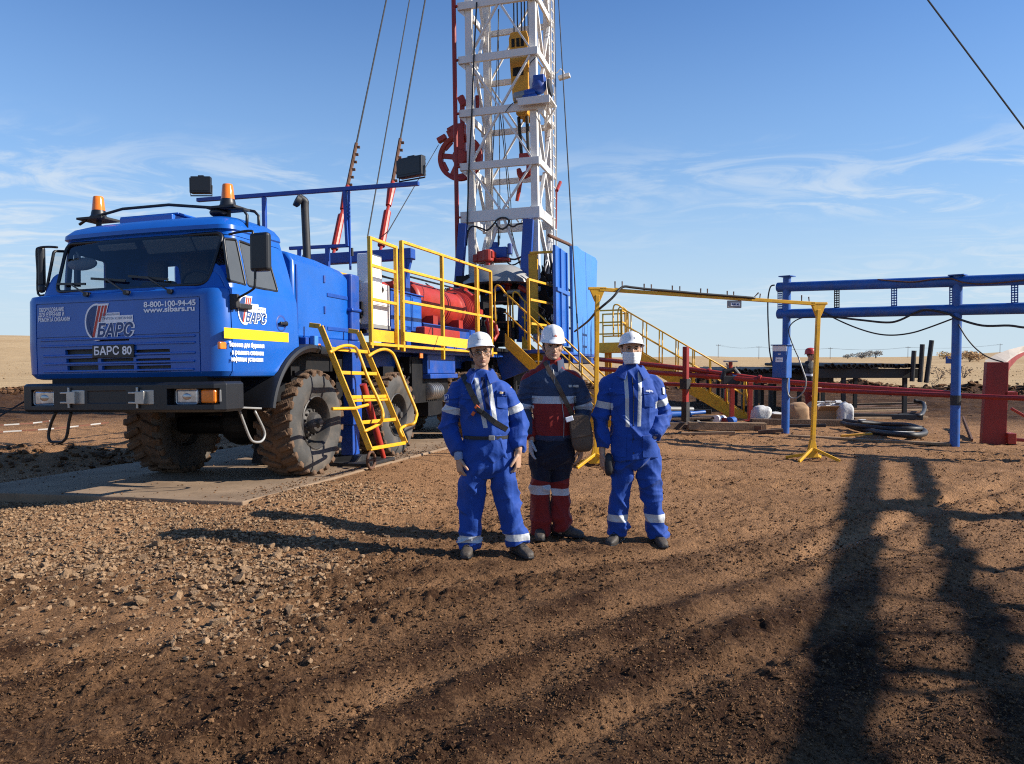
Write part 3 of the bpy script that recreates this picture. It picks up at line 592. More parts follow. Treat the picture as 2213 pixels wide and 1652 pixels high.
# bowed glass as a grid
gm = MB(); ny = 16
gv = []
for k in (0, 1):
    for i in range(ny + 1):
        z = 2.19 + .585 * k; hw = .985 + .06 * k; y = -hw + 2 * hw * i / ny; gv.append(V(wx(y, z) - .012, y, z))
gm.add(gv, [(i, i + 1, ny + 2 + i, ny + 1 + i) for i in range(ny)]); wso = gm.build('windshield', GLASS, rig, smooth=True)
MB().tube(wsp, .020, 6, True).build('rubber_seal', BLACK, wso, smooth=True)
sidey = lambda z, s: s * (1.205 - (z - 2.17) * .181 - .004)
for s in (1, -1):
    par = rig
    pane('quarter_window', [V(x, sidey(z, s), z) for x, z in fw], 0, 1, SGLASS if s > 0 else CGLASS, rig); pane('side_window', [V(x, sidey(z, s), z) for x, z in rw], 0, 1, SGLASS if s > 0 else CGLASS, rig)
# seats, steering wheel, visors, mirror in the cab
for y in (.58, -.62):
    st = MB(); st.loft([[V(.78 - .12 * t, y + a * (1 - .25 * t * t), 1.75 + .95 * t + b * .0) if b > 0 else V(.64 - .12 * t, y + a * (1 - .25 * t * t), 1.75 + .95 * t) for a, b in ((-.26, 1), (.26, 1), (.26, -1), (-.26, -1))] for t in (0, .3, .6, .72)]); st.bx(.7, 1.25, y - .27, y + .27, 1.62, 1.80); st.bx(.60, .70, y - .13, y + .13, 2.45, 2.68); st.build('seat', SEAT, rig, bevel=.04)
sw = MB(); A_ = [V(1.38 + .10 * math.sin(t), .58 + .24 * math.cos(t), 2.20 + .20 * math.sin(t)) for t in np.linspace(0, 2 * math.pi, 28, endpoint=False)]; sw.tube(A_, .016, 7, True); sw.bar(A_[0], A_[14], .02); sw.cyl((1.38, .58, 2.2), (1.55, .58, 1.95), .03); sw.build('steering_wheel', BLACK, rig, smooth=True)
vz = MB(); vz.box((1.545, .30, 2.68), (.02, .62, .17), (V(.8, 0, -.6), V(0, 1, 0), V(.6, 0, .8))); vz.box((1.535, .80, 2.68), (.02, .36, .16), (V(.8, 0, -.6), V(0, 1, 0), V(.6, 0, .8))); vz.box((1.545, -.38, 2.705), (.02, .5, .08), (V(.8, 0, -.6), V(0, 1, 0), V(.6, 0, .8))); vz.build('sun_visor', VISOR, rig, bevel=.03)
mp_ = TF(zA(518, 558), 1.5); MB().ell(mp_, (.04, .21, .075)).cyl(mp_, mp_ + V(.08, 0, .13), .012).build('interior_mirror', VISOR, rig, smooth=True)
MB().bar(TF(zA(486, 480), 1.35), TF(zA(486, 700), 1.35), .05).build('window_post', BLACKM, rig)
# wipers
for (p0, p1, a0, a1) in (((430, 680), (570, 752), (330, 680), (530, 682)), ((670, 655), (825, 742), (555, 647), (785, 662)), ((920, 640), (1095, 735), (795, 632), (1050, 655))):
    f = lambda q, o: (lambda P: V(wx(P.y, P.z) + o, P.y, P.z))(TF(zA(*q), 1.85))
    w = MB(); w.tube([f(p1, .05), f(p0, .045)], .009, 6); w.bar(f(a0, .02), f(a1, .02), .012, .025); w.cyl(f(p1, -.02), f(p1, .07), .026, 10); w.build('wiper', BLACK, rig)
# lettering and emblems
FX = 1.906
def ftext(s, a0, b0, a1, b1, cap, parent, m=WTXT, bold=.045, shear=0, dx=0.0, thick=.0015):
    P0 = TF(zA(a0, b0), FX); P1 = TF(zA(a1, b1), FX); mb = MB(); text_mb(mb, s, cap / .72, (FX + dx, (P0.y + P1.y) / 2, (P0.z + P1.z) / 2), (0, 1, 0), (0, 0, 1), bold=bold * cap, shear=shear, width=abs(P1.y - P0.y), thick=thick); return mb.build('lettering', m, parent)
ftext('8-800-100-94-45', 903, 812, 1230, 804, .057, rig); ftext('www.sibars.ru', 902, 847, 1225, 838, .054, rig)
ftext('ОБОРУДОВАНИЕ', 246, 851, 402, 842, .042, rig, bold=.04); ftext('ДЛЯ БУРЕНИЯ И', 243, 880, 404, 874, .042, rig, bold=.04); ftext('РЕМОНТА СКВАЖИН', 242, 913, 440, 903, .042, rig, bold=.04)
def logo(O, ux, uy, k, parent):
    """emblem in its own units: x right, y down, 305 x 195"""
    ux = V(ux).normalized(); uy = V(uy).normalized(); nz = ux.cross(uy); P = lambda x, y, l: V(O) + ux * (x * k) - uy * (y * k) + nz * (.0015 * l)
    el = lambda cx, cy, rx, ry, a0, a1: [(cx + rx * math.cos(rad(a)), cy + ry * math.sin(rad(a))) for a in np.linspace(a0, a1, 24)]
    wmb = MB(); pl = lambda mb, pts, l: mb.add([P(x, y, l) for x, y in pts][::-1], [tuple(range(len(pts)))])
    pl(wmb, [(155, 4), (100, 4)] + el(76, 98, 76, 96, -80, -270) + [(95, 192), (108, 150), (120, 112)], 1)
    pl(wmb, [(112, 52), (222, 52), (222, 68), (304, 68), (304, 100), (96, 110)], 1)
    for t in (.0,): text_mb(wmb, 'БАРС', 66 / .72 * k, P(186, 146, 1), ux, uy, bold=.11 * 66 * k, shear=.22, width=246 * k, thick=.0004)
    o = wmb.build('emblem', WTXT, parent)
    n = MB(); pl(n, [(84, 12)] + el(76, 98, 66, 86, -88, -250) + [(46, 176)], 2); text_mb(n, 'БАРС', 66 / .72 * k, P(186, 146, 2), ux, uy, bold=.045 * 66 * k, shear=.22, width=226 * k, thick=.0004)
    text_mb(n, 'ПРОМЫШЛЕННАЯ', 13 * k, P(170, 62, 2), ux, uy, width=96 * k, thick=.0004); text_mb(n, 'ГРУППА КОМПАНИЙ', 17 * k, P(206, 83, 2), ux, uy, width=180 * k, thick=.0004); n.build('emblem_lettering', NTXT, o)
    r = MB()
    for x0, x1, xb0, xb1, yb in ((90, 106, 46, 62, 176), (112, 126, 88, 100, 98), (130, 146, 118, 130, 68)): pl(r, [(x0, 14), (x1, 14), (xb1, yb), (xb0, yb)], 2)
    r.build('emblem_stripes', RTXT, o)
q0 = TF(zA(530, 806), FX); q1 = TF(zA(833, 806), FX); logo((FX, q0.y, (q0.z + q1.z) / 2 + .01), (0, 1, 0), (0, 0, 1), abs(q1.y - q0.y) / 303, rig)
p, q = TF(zA(583, 1140), 1.92), TF(zA(843, 1070), 1.92); zc = (p.z + q.z) / 2; plo = MB().bx(1.915, 1.93, p.y, q.y, zc - .068, zc + .068).build('number_plate', PLATE, rig, bevel=.006)
mb = MB(); text_mb(mb, 'БАРС 80', .088 / .72, (1.931, (p.y + q.y) / 2, zc), (0, 1, 0), (0, 0, 1), bold=.0025, width=(q.y - p.y) * .9); mb.build('lettering', WTXT, plo)
DY = 1.2425
def dpt(a, b): P = TS(zB(a, b), DY); return P
p, q = dpt(254, 842), dpt(428, 862); logo((p.x, DY, 2.105), (-1, 0, 0), (0, 0, 1), abs(p.x - q.x) / 300, door)
p, q = dpt(168, 983), dpt(574, 1026); zc = (p.z + q.z) / 2; MB().add([(p.x, DY, zc - .055), (q.x, DY, zc - .055), (q.x, DY, zc + .055), (p.x, DY, zc + .055)], [(0, 1, 2, 3)]).build('yellow_stripe', YTXT, door)
for s, a0, b0, a1, b1 in (('Техника для бурения', 198, 1026, 420, 1044), ('и ремонта скважин', 218, 1058, 416, 1070), ('нефтяные установки', 214, 1086, 412, 1100)):
    p, q = dpt(a0, b0), dpt(a1, b1); mb = MB(); text_mb(mb, s, .048 / .72, ((p.x + q.x) / 2, DY, zc - .055 - .06 - .075 * (b0 - 1026) / 30), (-1, 0, 0), (0, 0, 1), bold=.0026, width=abs(p.x - q.x)); mb.build('lettering', WTXT, door)
p = dpt(535, 932); hd = MB(); hd.box((p.x + .01, DY + .025, p.z), (.15, .03, .035)); hd.cyl((p.x - .05, DY, p.z), (p.x - .05, DY + .03, p.z), .03, 10); hd.build('handle', BLACK, door, bevel=.01)
MB().lathe([(.10, -.004), (.095, .004), (.07, -.004), (.0, -.006)], (p.x + .02, DY - .002, p.z), (0, 1, 0), 24, False).build('handle_recess', BLUE2, door, smooth=True)
# bumper with lamps
bp_ = MB(); ring = lambda z, g: [V(x - g if x > 1.9 else x, y * (1 - g * .8) * (1.075 if y < 0 else 1), z) for x, y in ((1.62, -1.26), (1.90, -1.26), (1.985, -1.17), (2.01, -.9), (2.01, .9), (1.985, 1.17), (1.90, 1.26), (1.62, 1.26))]
bp_.loft([ring(.885, .03), ring(.91, 0), ring(1.17, 0), ring(1.195, .03)]); bump = bp_.build('bumper', BLACK, None)
c = MB()
def bpt(a, b): return TF(zS(a, b), 2.0)
for a0, a1, b0, b1 in ((225, 392, 30, 148), (1215, 1640, 20, 140)):
    p, q = bpt(a0, b1), bpt(a1, b0); c.bx(1.90, 2.2, max(p.y, -1.3), min(q.y, 1.21), p.z, q.z)
p, q = bpt(640, 128), bpt(915, 38); c.bx(2.0, 2.2, p.y, q.y, p.z, q.z); cut1 = c.build('cut', BLACK); boolean(bump, cut1); kill(cut1); bump.parent = rig
bv = bump.modifiers.new('bevel', 'BEVEL'); bv.width = .012; bv.segments = 2; bv.limit_method = 'ANGLE'
for a0, a1, b0, b1 in ((235, 380, 40, 140), (1268, 1418, 28, 132)):
    p, q = bpt(a0, b1), bpt(a1, b0); hl = MB().bx(1.90, 1.975, p.y, q.y, p.z, q.z).build('headlight', LENS, rig, bevel=.02)
    fr_ = MB(); yc, zc2 = (p.y + q.y) / 2, (p.z + q.z) / 2; fr_.tube([V(1.972, yc + y, zc2 + z) for y, z in rrect(q.y - p.y + .01, q.z - p.z + .01, .03)], .008, 6, True); fr_.ell((1.955, yc, zc2), (.03, (q.y - p.y) * .3, (q.z - p.z) * .32)); fr_.build('bezel', STEEL, hl, smooth=40)
p, q = bpt(1440, 130), bpt(1545, 28); ts = MB().bx(1.90, 1.972, p.y, q.y, p.z, q.z); ts.build('turn_signal', AMBER, rig, bevel=.02)
p = bpt(190, 70); MB().bx(1.8, 1.88, -1.372, -1.352, p.z - .06, p.z + .06).build('turn_signal', AMBER, rig, bevel=.006)
p, q = bpt(1575, 120), bpt(1640, 30); MB().bx(1.9, 1.945, p.y, 1.2, p.z, q.z).build('bumper_end_plate', GREY, rig, bevel=.006)
for a in (515, 1010):
    p = bpt(a, 88); h = MB(); h.bx(2.005, 2.05, p.y - .10, p.y - .005, p.z + .04, p.z + .062).bx(2.005, 2.05, p.y - .10, p.y - .005, p.z - .062, p.z - .04).bx(2.005, 2.055, p.y - .01, p.y + .10, p.z - .065, p.z + .065).cyl((2.03, p.y, p.z - .11), (2.03, p.y, p.z + .11), .014, 8).bx(2.003, 2.015, p.y + .02, p.y + .19, p.z - .07, p.z + .08); h.build('tow_bracket', STEEL, rig, bevel=.006)
MB().bx(1.3, 1.86, -1.0, 1.0, 1.14, 1.27).build('cab_mount', DARK, rig)
# steps hanging from the bumper
for a0, a1, b0, b1, m, nm in ((385, 505, 195, 410, BLACK, 'step_loop'),):
    pts = [TF(zS(*q), 1.9) for q in ((408, 190), (375, 260), (352, 350), (362, 400), (400, 410), (455, 405), (485, 360), (500, 260), (515, 195))]; MB().tube(catmull(pts, 4), .016, 8).build(nm, m, rig, smooth=True)
pts = [TS(zC(*q), 1.15) for q in ((-15, 865), (30, 990), (75, 1100), (110, 1132), (165, 1130), (195, 1090), (190, 1030), (115, 875))]; MB().tube(catmull(pts, 4), .014, 8).build('step_loop', GREY, rig, smooth=True)
MB().bar(TS(zC(-30, 845), 1.2), TS(zC(135, 852), 1.2), .12, .02).build('step_plate', GREY, rig, bevel=.005)
# beacons, roof bar, hatch
for (a, b, k, x) in ((620, 262, 1, 1.15), (1432, 192, 1, 1.15)):
    base = TF(zA(a, b), x); o = MB().lathe([(.095, -.03), (.095, .0), (.085, .012), (.082, .04), (.074, .07)], base, (0, 0, 1), 20).build('beacon', BLACK, rig, smooth=40)
    MB().lathe([(.074, .072), (.071, .10), (.059, .222), (.052, .238), (.025, .244)], base, (0, 0, 1), 20).build('lens', AMBER, o, smooth=40); MB().cyl(base + V(0, 0, -.25), base, .03).bx(base.x - .15, base.x + .15, base.y - .18, base.y + .18, base.z - .05, base.z - .025).build('bracket', BLACKM, o)
rb = [TF(zA(a, b), 1.25) for a, b in ((500, 310), (560, 268), (680, 238), (770, 212), (1060, 186), (1345, 205), (1460, 208), (1525, 215), (1552, 250), (1550, 345))]
MB().tube(rb, .017, 8).tube([TF(zB(*q), .9) for q in ((290, 215), (360, 228), (385, 255), (388, 360))], .017, 8).build('roof_guard', BLACK, rig, smooth=True)
p = TF(zA(1000, 240), 1.2); MB().bx(.8, 1.35, p.y - .42, p.y + .30, 3.00, 3.075).bx(.85, 1.30, p.y - .46, p.y + .34, 3.076, 3.10).build('roof_hatch', BLUE, rig, bevel=.03)
p = TF(zB(135, 238), 1.2); MB().ell(p, (.10, .10, .05)).build('roof_vent', BLACK, rig, smooth=True)
# mirrors
def mirror(pts, c, w, h, yaw_, xm):
    m = MB(); m.tube(catmull(pts, 4), .013, 8); o = m.build('mirror_arm', BLACK, rig, smooth=True); X = V(math.cos(yaw_), math.sin(yaw_), 0); Y = V(-math.sin(yaw_), math.cos(yaw_), 0)
    MB().box(c, (.09, w, h), (X, Y, V(0, 0, 1))).build('mirror', BLACK, rig, bevel=.035, seg=3)
mx_ = 1.75
mirror([TF(zB(*q), mx_) for q in ((200, 372), (260, 358), (335, 350), (352, 375), (362, 520), (362, 680), (345, 720), (262, 768))], TF(zB(398, 484), mx_ - .03), .22, .40, 0, mx_)
MB().box(TF(zB(218, 795), mx_), (.05, .07, .16)).box(TF(zB(245, 790), mx_), (.06, .05, .14)).bar(TS(zB(255, 820), 1.27), TS(zB(335, 830), 1.27), .05, .055).build('mirror_bracket', BLACKM, rig, bevel=.01)
mirror([TF(zA(*q), mx_) for q in ((360, 453), (300, 450), (245, 456), (230, 480), (236, 600), (240, 745), (290, 750))], TF(zA(262, 576), mx_ - .03), .075, .46, rad(35), mx_)
MB().box(TF(zA(262, 712), mx_), (.06, .08, .10)).build('mirror', BLACK, rig, bevel=.03)
p = TS(zB(147, 1070), 1.24); MB().box(p + V(0, .015, 0), (.10, .04, .075)).build('side_marker', AMBER, rig, bevel=.012)
# fenders
def fender(cx, cz, r, a0, a1, y0, y1):
    f = MB(); n = 22; rg = []
    for i in range(n + 1):
        a = rad(a0 + (a1 - a0) * i / n); d = V(math.cos(a), 0, math.sin(a)); c_ = V(cx, 0, cz)
        rg.append([c_ + d * (r - .10) + V(0, y1 - .02, 0), c_ + d * (r - .05) + V(0, y1 + .015, 0), c_ + d * (r - .015) + V(0, y1 + .005, 0), c_ + d * r + V(0, y1 - .04, 0), c_ + d * r + V(0, y0, 0), c_ + d * (r - .02) + V(0, y0, 0), c_ + d * (r - .025) + V(0, y1 - .05, 0)])
    return f.loft(rg)
for s in (1, -1):
    f = fender(.22, .70, .93, 12, 100, .70, 1.27)
    f.loft([[V(.22 + .0 - t, 1.27 + .01, 1.63 - .02 * k - t * .05 - .09 * kk) if False else V(.06 - t, yy, 1.62 - .16 * t - zz) for yy, zz in ((.7, 0), (1.275, 0), (1.285, .03), (1.275, .11), (1.20, .11), (.7, .03))] for t in (0, .18, .30)]); o = f.build('fender', BLACK, rig, smooth=35)
    if s < 0:
        for v in o.data.vertices: v.co.y = -v.co.y
        o.data.flip_normals()
# wheels
def tyre_mb(R, wd):
    m = MB(); hw = wd / 2
    prof = [(.30, -hw * .72), (.335, -hw * .86), (.42, -hw * .98), (.50, -hw), (.565, -hw * .95), (.60, -hw * .86), (.612, -hw * .6), (.614, 0), (.612, hw * .6), (.60, hw * .86), (.565, hw * .95), (.50, hw), (.47, hw * 1.005), (.465, hw * 1.0), (.42, hw * .98), (.335, hw * .86), (.30, hw * .72), (.30, -hw * .72)]
    prof = [(r * R / .64, h) for r, h in prof]; n = 72
    m.lathe(prof[:7], (0, 0, 0), (0, 1, 0), n, False, 0); m.lathe(prof[6:10], (0, 0, 0), (0, 1, 0), n, False, 1); m.lathe(prof[9:], (0, 0, 0), (0, 1, 0), n, False, 0)
    g = random.Random(3); N = 24; k = R / .64
    for i in range(N):
        for s in (-1, 1):
            a = 2 * math.pi * (i + (.5 if s > 0 else 0)) / N + g.uniform(-.012, .012); rd = V(math.cos(a), 0, math.sin(a)); tg = V(-math.sin(a), 0, math.cos(a)); ax = V(0, 1, 0)
            ax2 = (ax + tg * (.42 * s)).normalized(); tg2 = (tg - ax * (.42 * s)).normalized(); r_ = .617 * k
            m.box(rd * r_ + ax * (s * hw * .46), (.072, hw * .80, .062), (tg2, ax2, rd), 1)
            # shoulder lug folding over the edge
            a2 = a + s * .0; m.box(rd * (r_ - .022) + ax * (s * hw * .84) + tg * (.14 * hw), (.085, hw * .24, .085), (tg, (ax - rd * (.35 * s)).normalized(), (rd + ax * (.35 * s)).normalized()), 1)
    return m
def lump(o, amp, f, seed):
    me = o.data; co = np.empty(len(me.vertices) * 3); me.vertices.foreach_get('co', co); co = co.reshape(-1, 3); nm = np.empty_like(co).ravel(); me.vertices.foreach_get('normal', nm); nm = nm.reshape(-1, 3)
    d = vnoise3(co * f, seed) + .5 * vnoise3(co * f * 2.3, seed + 1); co = co + nm * (amp * d)[:, None]; me.vertices.foreach_set('co', co.ravel()); me.update()
tm = tyre_mb(.64, .52).build('wheel', [RUBBER, MUD], rig, bevel=.012, seg=1); tm2 = baked(tm); tm.modifiers.clear(); tm.data = tm2; lump(tm, .016, 14, 4); tm.data.shade_smooth(); tm.data.set_sharp_from_angle(angle=rad(40))
rim = MB().lathe([(.315, .20), (.33, .225), (.318, .235), (.295, .20), (.285, .10), (.26, .03), (.19, .00), (.175, .06), (.0, .06)], (0, 0, 0), (0, 1, 0), 40, False).lathe([(.315, -.2), (.28, -.1), (.1, -.1)], (0, 0, 0), (0, 1, 0), 30, False).build('rim', RIMM, tm, smooth=30)
hb = MB().lathe([(.175, .05), (.172, .13), (.15, .155), (.13, .16), (.125, .20), (.105, .24), (.05, .25), (.045, .29), (.0, .295)], (0, 0, 0), (0, 1, 0), 28, False)
for k in range(12): a = k * math.pi / 6; hb.cyl((.152 * math.cos(a), .14, .152 * math.sin(a)), (.152 * math.cos(a), .175, .152 * math.sin(a)), .015, 6)
for k in range(10): a = k * math.pi / 5 + .1; hb.cyl((.225 * math.cos(a), .0, .225 * math.sin(a)), (.225 * math.cos(a), .045, .225 * math.sin(a)), .017, 6)
hb.build('hub', RIMM, tm, smooth=35)
def wheel(x, y, z, flip, spin): 
    o = tm if not tm.get('used') else copy_tree(tm, rig); tm['used'] = 1; o.location = (x, y, z + .018); o.scale = (1.03, 1, 1.03); o.rotation_euler = (0, spin, rad(180) if flip else 0)
for i, (x, z) in enumerate(((0, .635), (-2.43, .60), (-5.9, .60), (-7.6, .60))):
    for s in (1, -1): wheel(x, s * .94, z, s < 0, .3 + i * 1.1 + (s < 0))
del tm['used']
for o in rig.children:
    if 'used' in o: del o['used']
# chassis
ch = MB(); ch.bx(-12.6, 1.7, -.55, -.42, .98, 1.30).bx(-12.6, 1.7, .42, .55, .98, 1.30)
for x in (1.4, -1.2, -3.6, -5, -8.8, -10.5, -12): ch.bx(x - .08, x + .08, -.42, .42, 1.0, 1.28)
for x in (0, -2.43, -5.9, -7.6): ch.cyl((x, -.8, .62), (x, .8, .62), .12, 14).ell((x, .1, .64), (.28, .3, .28)).bx(x - .6, x + .6, .45, .58, .75, .84).bx(x - .6, x + .6, -.58, -.45, .75, .84)
ch.build('chassis_frame', DARK, rig)
MB().bx(-12.4, .23, 1.02, 1.17, 1.60, 1.715).bx(-12.4, .23, -1.17, -1.02, 1.60, 1.715).bx(-12.4, .23, -1.02, 1.02, 1.66, 1.70).bx(-10, .2, .6, .72, 1.36, 1.66).build('deck', BLUE2, rig, bevel=.008)
un = MB(); g = random.Random(5)
un.bx(-.95, .3, -.5, .9, 1.30, 1.60)
for x0, x1, z0, z1 in ((-5.2, -3.5, .75, 1.5), (-4.9, -4.2, .5, .8), (-11.2, -8.5, .8, 1.6), (-1.6, -.9, .7, 1.55)): un.bx(x0, x1, -.95, .95, z0, z1)
for _ in range(60): x = g.uniform(-11, .8); y = g.uniform(.3, 1.05); z = g.uniform(.85, 1.55); un.box((x, y, z), (g.uniform(.1, .45), g.uniform(.05, .2), g.uniform(.06, .3)))
for _ in range(24): x = g.uniform(-6, 1.2); un.tube(sag((x, g.uniform(.4, 1.0), g.uniform(1.1, 1.5)), (x - g.uniform(.5, 1.6), g.uniform(.4, 1.05), g.uniform(1.0, 1.5)), g.uniform(.03, .2), 8), .018, 6)
un.build('underframe_machinery', DARK, rig)
p, q = TS(zB(1450, 1275), 1.05), TS(zB(1620, 1115), 1.05); MB().bx(q.x, p.x, .6, 1.05, p.z + .08, q.z).bx(q.x, p.x, .6, 1.10, p.z - .01, p.z + .075).build('side_tank', BLUE2, rig, bevel=.015)
p, q = TS(zC(1570, 710), 1.0), TS(zC(1700, 710), 1.0); mf = MB()
for k in range(6): mf.lathe([(.10, 0), (.155, .02), (.155, .06), (.10, .08)], (p.x - .09 * k, .95, p.z), (-1, 0, 0), 18)
mf.build('muffler', STEEL, rig, smooth=40)
for a, b, w in ((755, 1083, .10), (1405, 1133, .09)): p = TS(zB(a, b), 1.2); MB().box(p, (.12, .03, w)).build('side_marker', AMBER, rig, bevel=.008)
p, q = TS(zB(735, 1050), 1.2), TS(zB(760, 1050), 1.2); MB().box(p, (.12, .05, .16)).build('lamp_bracket', BLUEP, rig, bevel=.006)
# front outrigger, jack and foot
op = MB(); p = TS(zB(962, 1120), 1.0); q = TS(zB(975, 1340), 1.0); op.bx(p.x - .13, p.x + .13, .85, 1.10, .55, 1.62).bx(p.x - .10, p.x + .10, .88, 1.07, .12, .55); op.build('outrigger', BLUE2, rig, bevel=.01)
MB().prism([(p.x - .1, .75, .12), (p.x + .1, .75, .12), (p.x + .28, .75, .02), (p.x - .28, .75, .02)], (0, .45, 0)).bx(p.x - .45, p.x + .40, .75, 1.45, .005, .045).build('outrigger_foot', BLACKM, rig, bevel=.006)
j0, j1 = TS(zC(1020, 650), 1.25), TS(zC(1195, 1290), 1.35); j1.z = max(j1.z, .05); MB().cyl(j0, j0.lerp(j1, .85), .05, 12).cyl(j0.lerp(j1, .8), j1, .035, 10).build('jack_strut', RED, rig, smooth=40)
hw_ = TS(zC(1090, 1285), 1.55); MB().tube([hw_ + V(.11 * math.cos(t), 0, .11 * math.sin(t)) for t in np.linspace(0, 6.283, 20, endpoint=False)], .02, 6, True).bar(hw_ + V(.1, 0, 0), hw_ - V(.1, 0, 0), .02).build('handwheel', RUST, rig, smooth=True)
MB().prism([(.0, -.2, .02), (-.0, -.2, .02)] and [(-1.05, -.35, .7), (-1.25, -.35, .7), (-1.5, -.35, .02), (-.8, -.35, .02)], (0, .3, 0)).build('outrigger_foot', BLACKM, rig)
# engine housing behind the cab
eh = MB(); pr = lambda x, zt, sh: [V(x, 1.10, 1.71), V(x, 1.10, zt - sh), V(x, 1.02, zt - sh * .35), V(x, .82, zt), V(x, -.45, zt), V(x, -.6, zt - .15), V(x, -.6, 1.71)]
eh.loft([pr(.40, 2.80, .16), pr(-.25, 2.79, .17), pr(-.9, 2.72, .14), pr(-1.08, 2.66, .12), pr(-1.16, 2.62, .14)]); eh.build('engine_housing', BLUE, rig, bevel=.03, smooth=30)
cc = TS(zB(955, 620), 1.08); MB().bx(-1.23, -.98, .92, 1.16, 1.72, 2.64).bx(-1.26, -.95, .92, 1.19, 2.12, 2.17).build('air_intake', BLUE2, rig, bevel=.035)
for z in (2.30, 1.86): MB().bx(-.97, -.42, 1.101, 1.112, z - .025, z + .025).build('rub_strip', BLUE2, rig, bevel=.005)
for z in (1.80, 2.05, 2.45): MB().cyl((-.35, 1.10, z), (-.35, 1.10, z + .09), .022, 8).build('hinge', BLUE2, rig)
MB().bx(.30, .33, 1.10, 1.115, 1.75, 2.6).build('rub_strip', BLUE2, rig, bevel=.005)
p = TF(zB(688, 480), -1.0); q = TF(zB(675, 165), -1.0); MB().tube(catmull([p - V(0, 0, .3), p, q - V(0, 0, .1), q, q + V(.06, -.06, .05)], 4), .055, 14).lathe([(.055, -.02), (.085, 0), (.085, .06), (.0, .07)], q + V(.07, -.04, -.02), (.6, -.6, .4), 16).build('exhaust_stack', BLACKM, rig, smooth=40)
# light bar with two floodlights, lower rail
LX = -1.95; lb = MB(); a, b = TF((427, 433), LX), TF((905, 397), LX); lb.bar(a, b, .07, .06); p = TF(zB(420, 140), LX); lb.bar((LX, p.y, p.z), (LX, p.y, 2.8), .06)
p, q = TF(zB(930, 100), LX), TF(zB(948, 450), LX); lb.bar(p, q, .10, .05).bar(p + V(0, .06, 0), q + V(0, .03, -.35), .03, .03); p, q = TF(zB(580, 460), LX), TF(zB(945, 442), LX); lb.bar(p, q, .05, .05); p = TF(zB(818, 450), LX); lb.bar(p, p - V(0, 0, .5), .06); p = TF(zB(640, 460), LX); lb.bar(p, p - V(0, 0, .5), .05)
lb.build('light_bar', BLUE2, rig, bevel=.006)
for (u, v, w, h, ya) in ((435, 401, .26, .27, .35), (890, 362, .37, .29, -.25)):
    p = TF((u, v), LX); X = V(math.cos(ya), math.sin(ya), 0); Y = V(-math.sin(ya), math.cos(ya), 0); f = MB(); f.box(p, (.10, w * 1.18, h), (X, Y, V(0, 0, 1))); f.box(p - V(0, 0, h * .05) + X * .06, (.03, w * 1.26, h * .9), (X, Y, V(0, 0, 1))); f.box(p + V(0, 0, h * .53), (.05, w * .35, .03), (X, Y, V(0, 0, 1)))
    for k in range(5): f.box(p - X * .08 + V(0, 0, h * (-.4 + .2 * k)), (.06, w, .012), (X, Y, V(0, 0, 1)))
    o = f.build('floodlight', BLACK, rig, bevel=.01); b = MB(); y0 = p - Y * (w * .64); y1 = p + Y * (w * .64); b.tube([y0, y0 - V(0, 0, h * .62), y1 - V(0, 0, h * .62), y1], .012, 6); b.build('bracket', BLACKM, o); MB().box(p + X * .078, (.004, w * 1.1, h * .75), (X, Y, V(0, 0, 1))).build('lens', PLATE, o)
# transverse beam and guy turnbuckles
BX = -3.4; MB().bx(BX - .1, BX + .1, -1.0, 1.05, 3.18, 3.36).bx(BX - .09, BX + .09, .75, .95, 1.7, 3.2).bx(BX - .09, BX + .09, -.95, -.75, 1.7, 3.2).prism([(BX, .95, 3.2), (BX, 1.05, 3.2), (BX, .95, 2.85)], (.08, 0, 0)).build('guy_beam', BLUE2, rig, bevel=.01)
# control cabinets
k0 = TS(zB(1087, 480), 1.1); k1 = TS(zB(1160, 490), 1.1); f0 = TF(zB(1000, 480), k0.x); cb = MB().bx(k1.x, k0.x, f0.y, 1.10, 2.56, 3.04).build('control_cabinet', CABW, rig, bevel=.015); MB().cyl((k0.x - .2, .7, 3.04), (k0.x - .2, .7, 3.16), .02, 8).build('antenna', BLACKM, cb)
k0 = TS(zB(1100, 690), 1.18); k1 = TS(zB(1207, 690), 1.18); cb = MB().bx(k1.x, k0.x, .75, 1.18, 1.98, 2.60).build('control_cabinet', CABW, rig, bevel=.012); MB().bx(k1.x - .004, k0.x + .004, .75, 1.185, 1.93, 1.978).build('plinth', GREY, cb); MB().bx(k1.x + .03, k0.x - .03, 1.181, 1.189, 2.28, 2.283).build('door_seam', GREY, cb)
lg = MB(); p = TS(zB(1165, 718), 1.183); text_mb(lg, 'ф', .10, (p.x, 1.184, p.z), (-1, 0, 0), (0, 0, 1), bold=.006); q = TS(zB(1187, 722), 1.183); text_mb(lg, 'элмо', .035, (q.x, 1.184, q.z), (-1, 0, 0), (0, 0, 1), width=.09); lg.build('lettering', PLATE, cb)
pg = MB(); g = random.Random(9)
for _ in range(46): p = TS(zB(g.uniform(995, 1075), g.uniform(670, 980)), g.uniform(.6, 1.0)); pg.box(p, (g.uniform(.05, .16), g.uniform(.05, .15), g.uniform(.05, .16)), tuple(Matrix.Rotation(g.uniform(0, 1.5), 3, 'Y').col), g.randrange(3))
pg.build('gearbox_fittings', [GREY, DARK, STEEL], rig)
p, q = TS(zB(1215, 705), .95), TS(zB(1412, 985), .95); tb = MB().bx(q.x, p.x, .25, .95, 1.98, 2.60).bx(q.x - .03, p.x + .03, .22, .98, 2.601, 2.625).build('tool_box', BLUE2, rig, bevel=.012)
MB().bx(q.x + .45, q.x + .48, .951, .965, 2.0, 2.58).bx(q.x + .05, q.x + .40, .951, .958, 2.05, 2.55).bx(q.x + .5, p.x - .1, .951, .958, 2.05, 2.55).build('tool_box_door', BLUE, tb, bevel=.006)
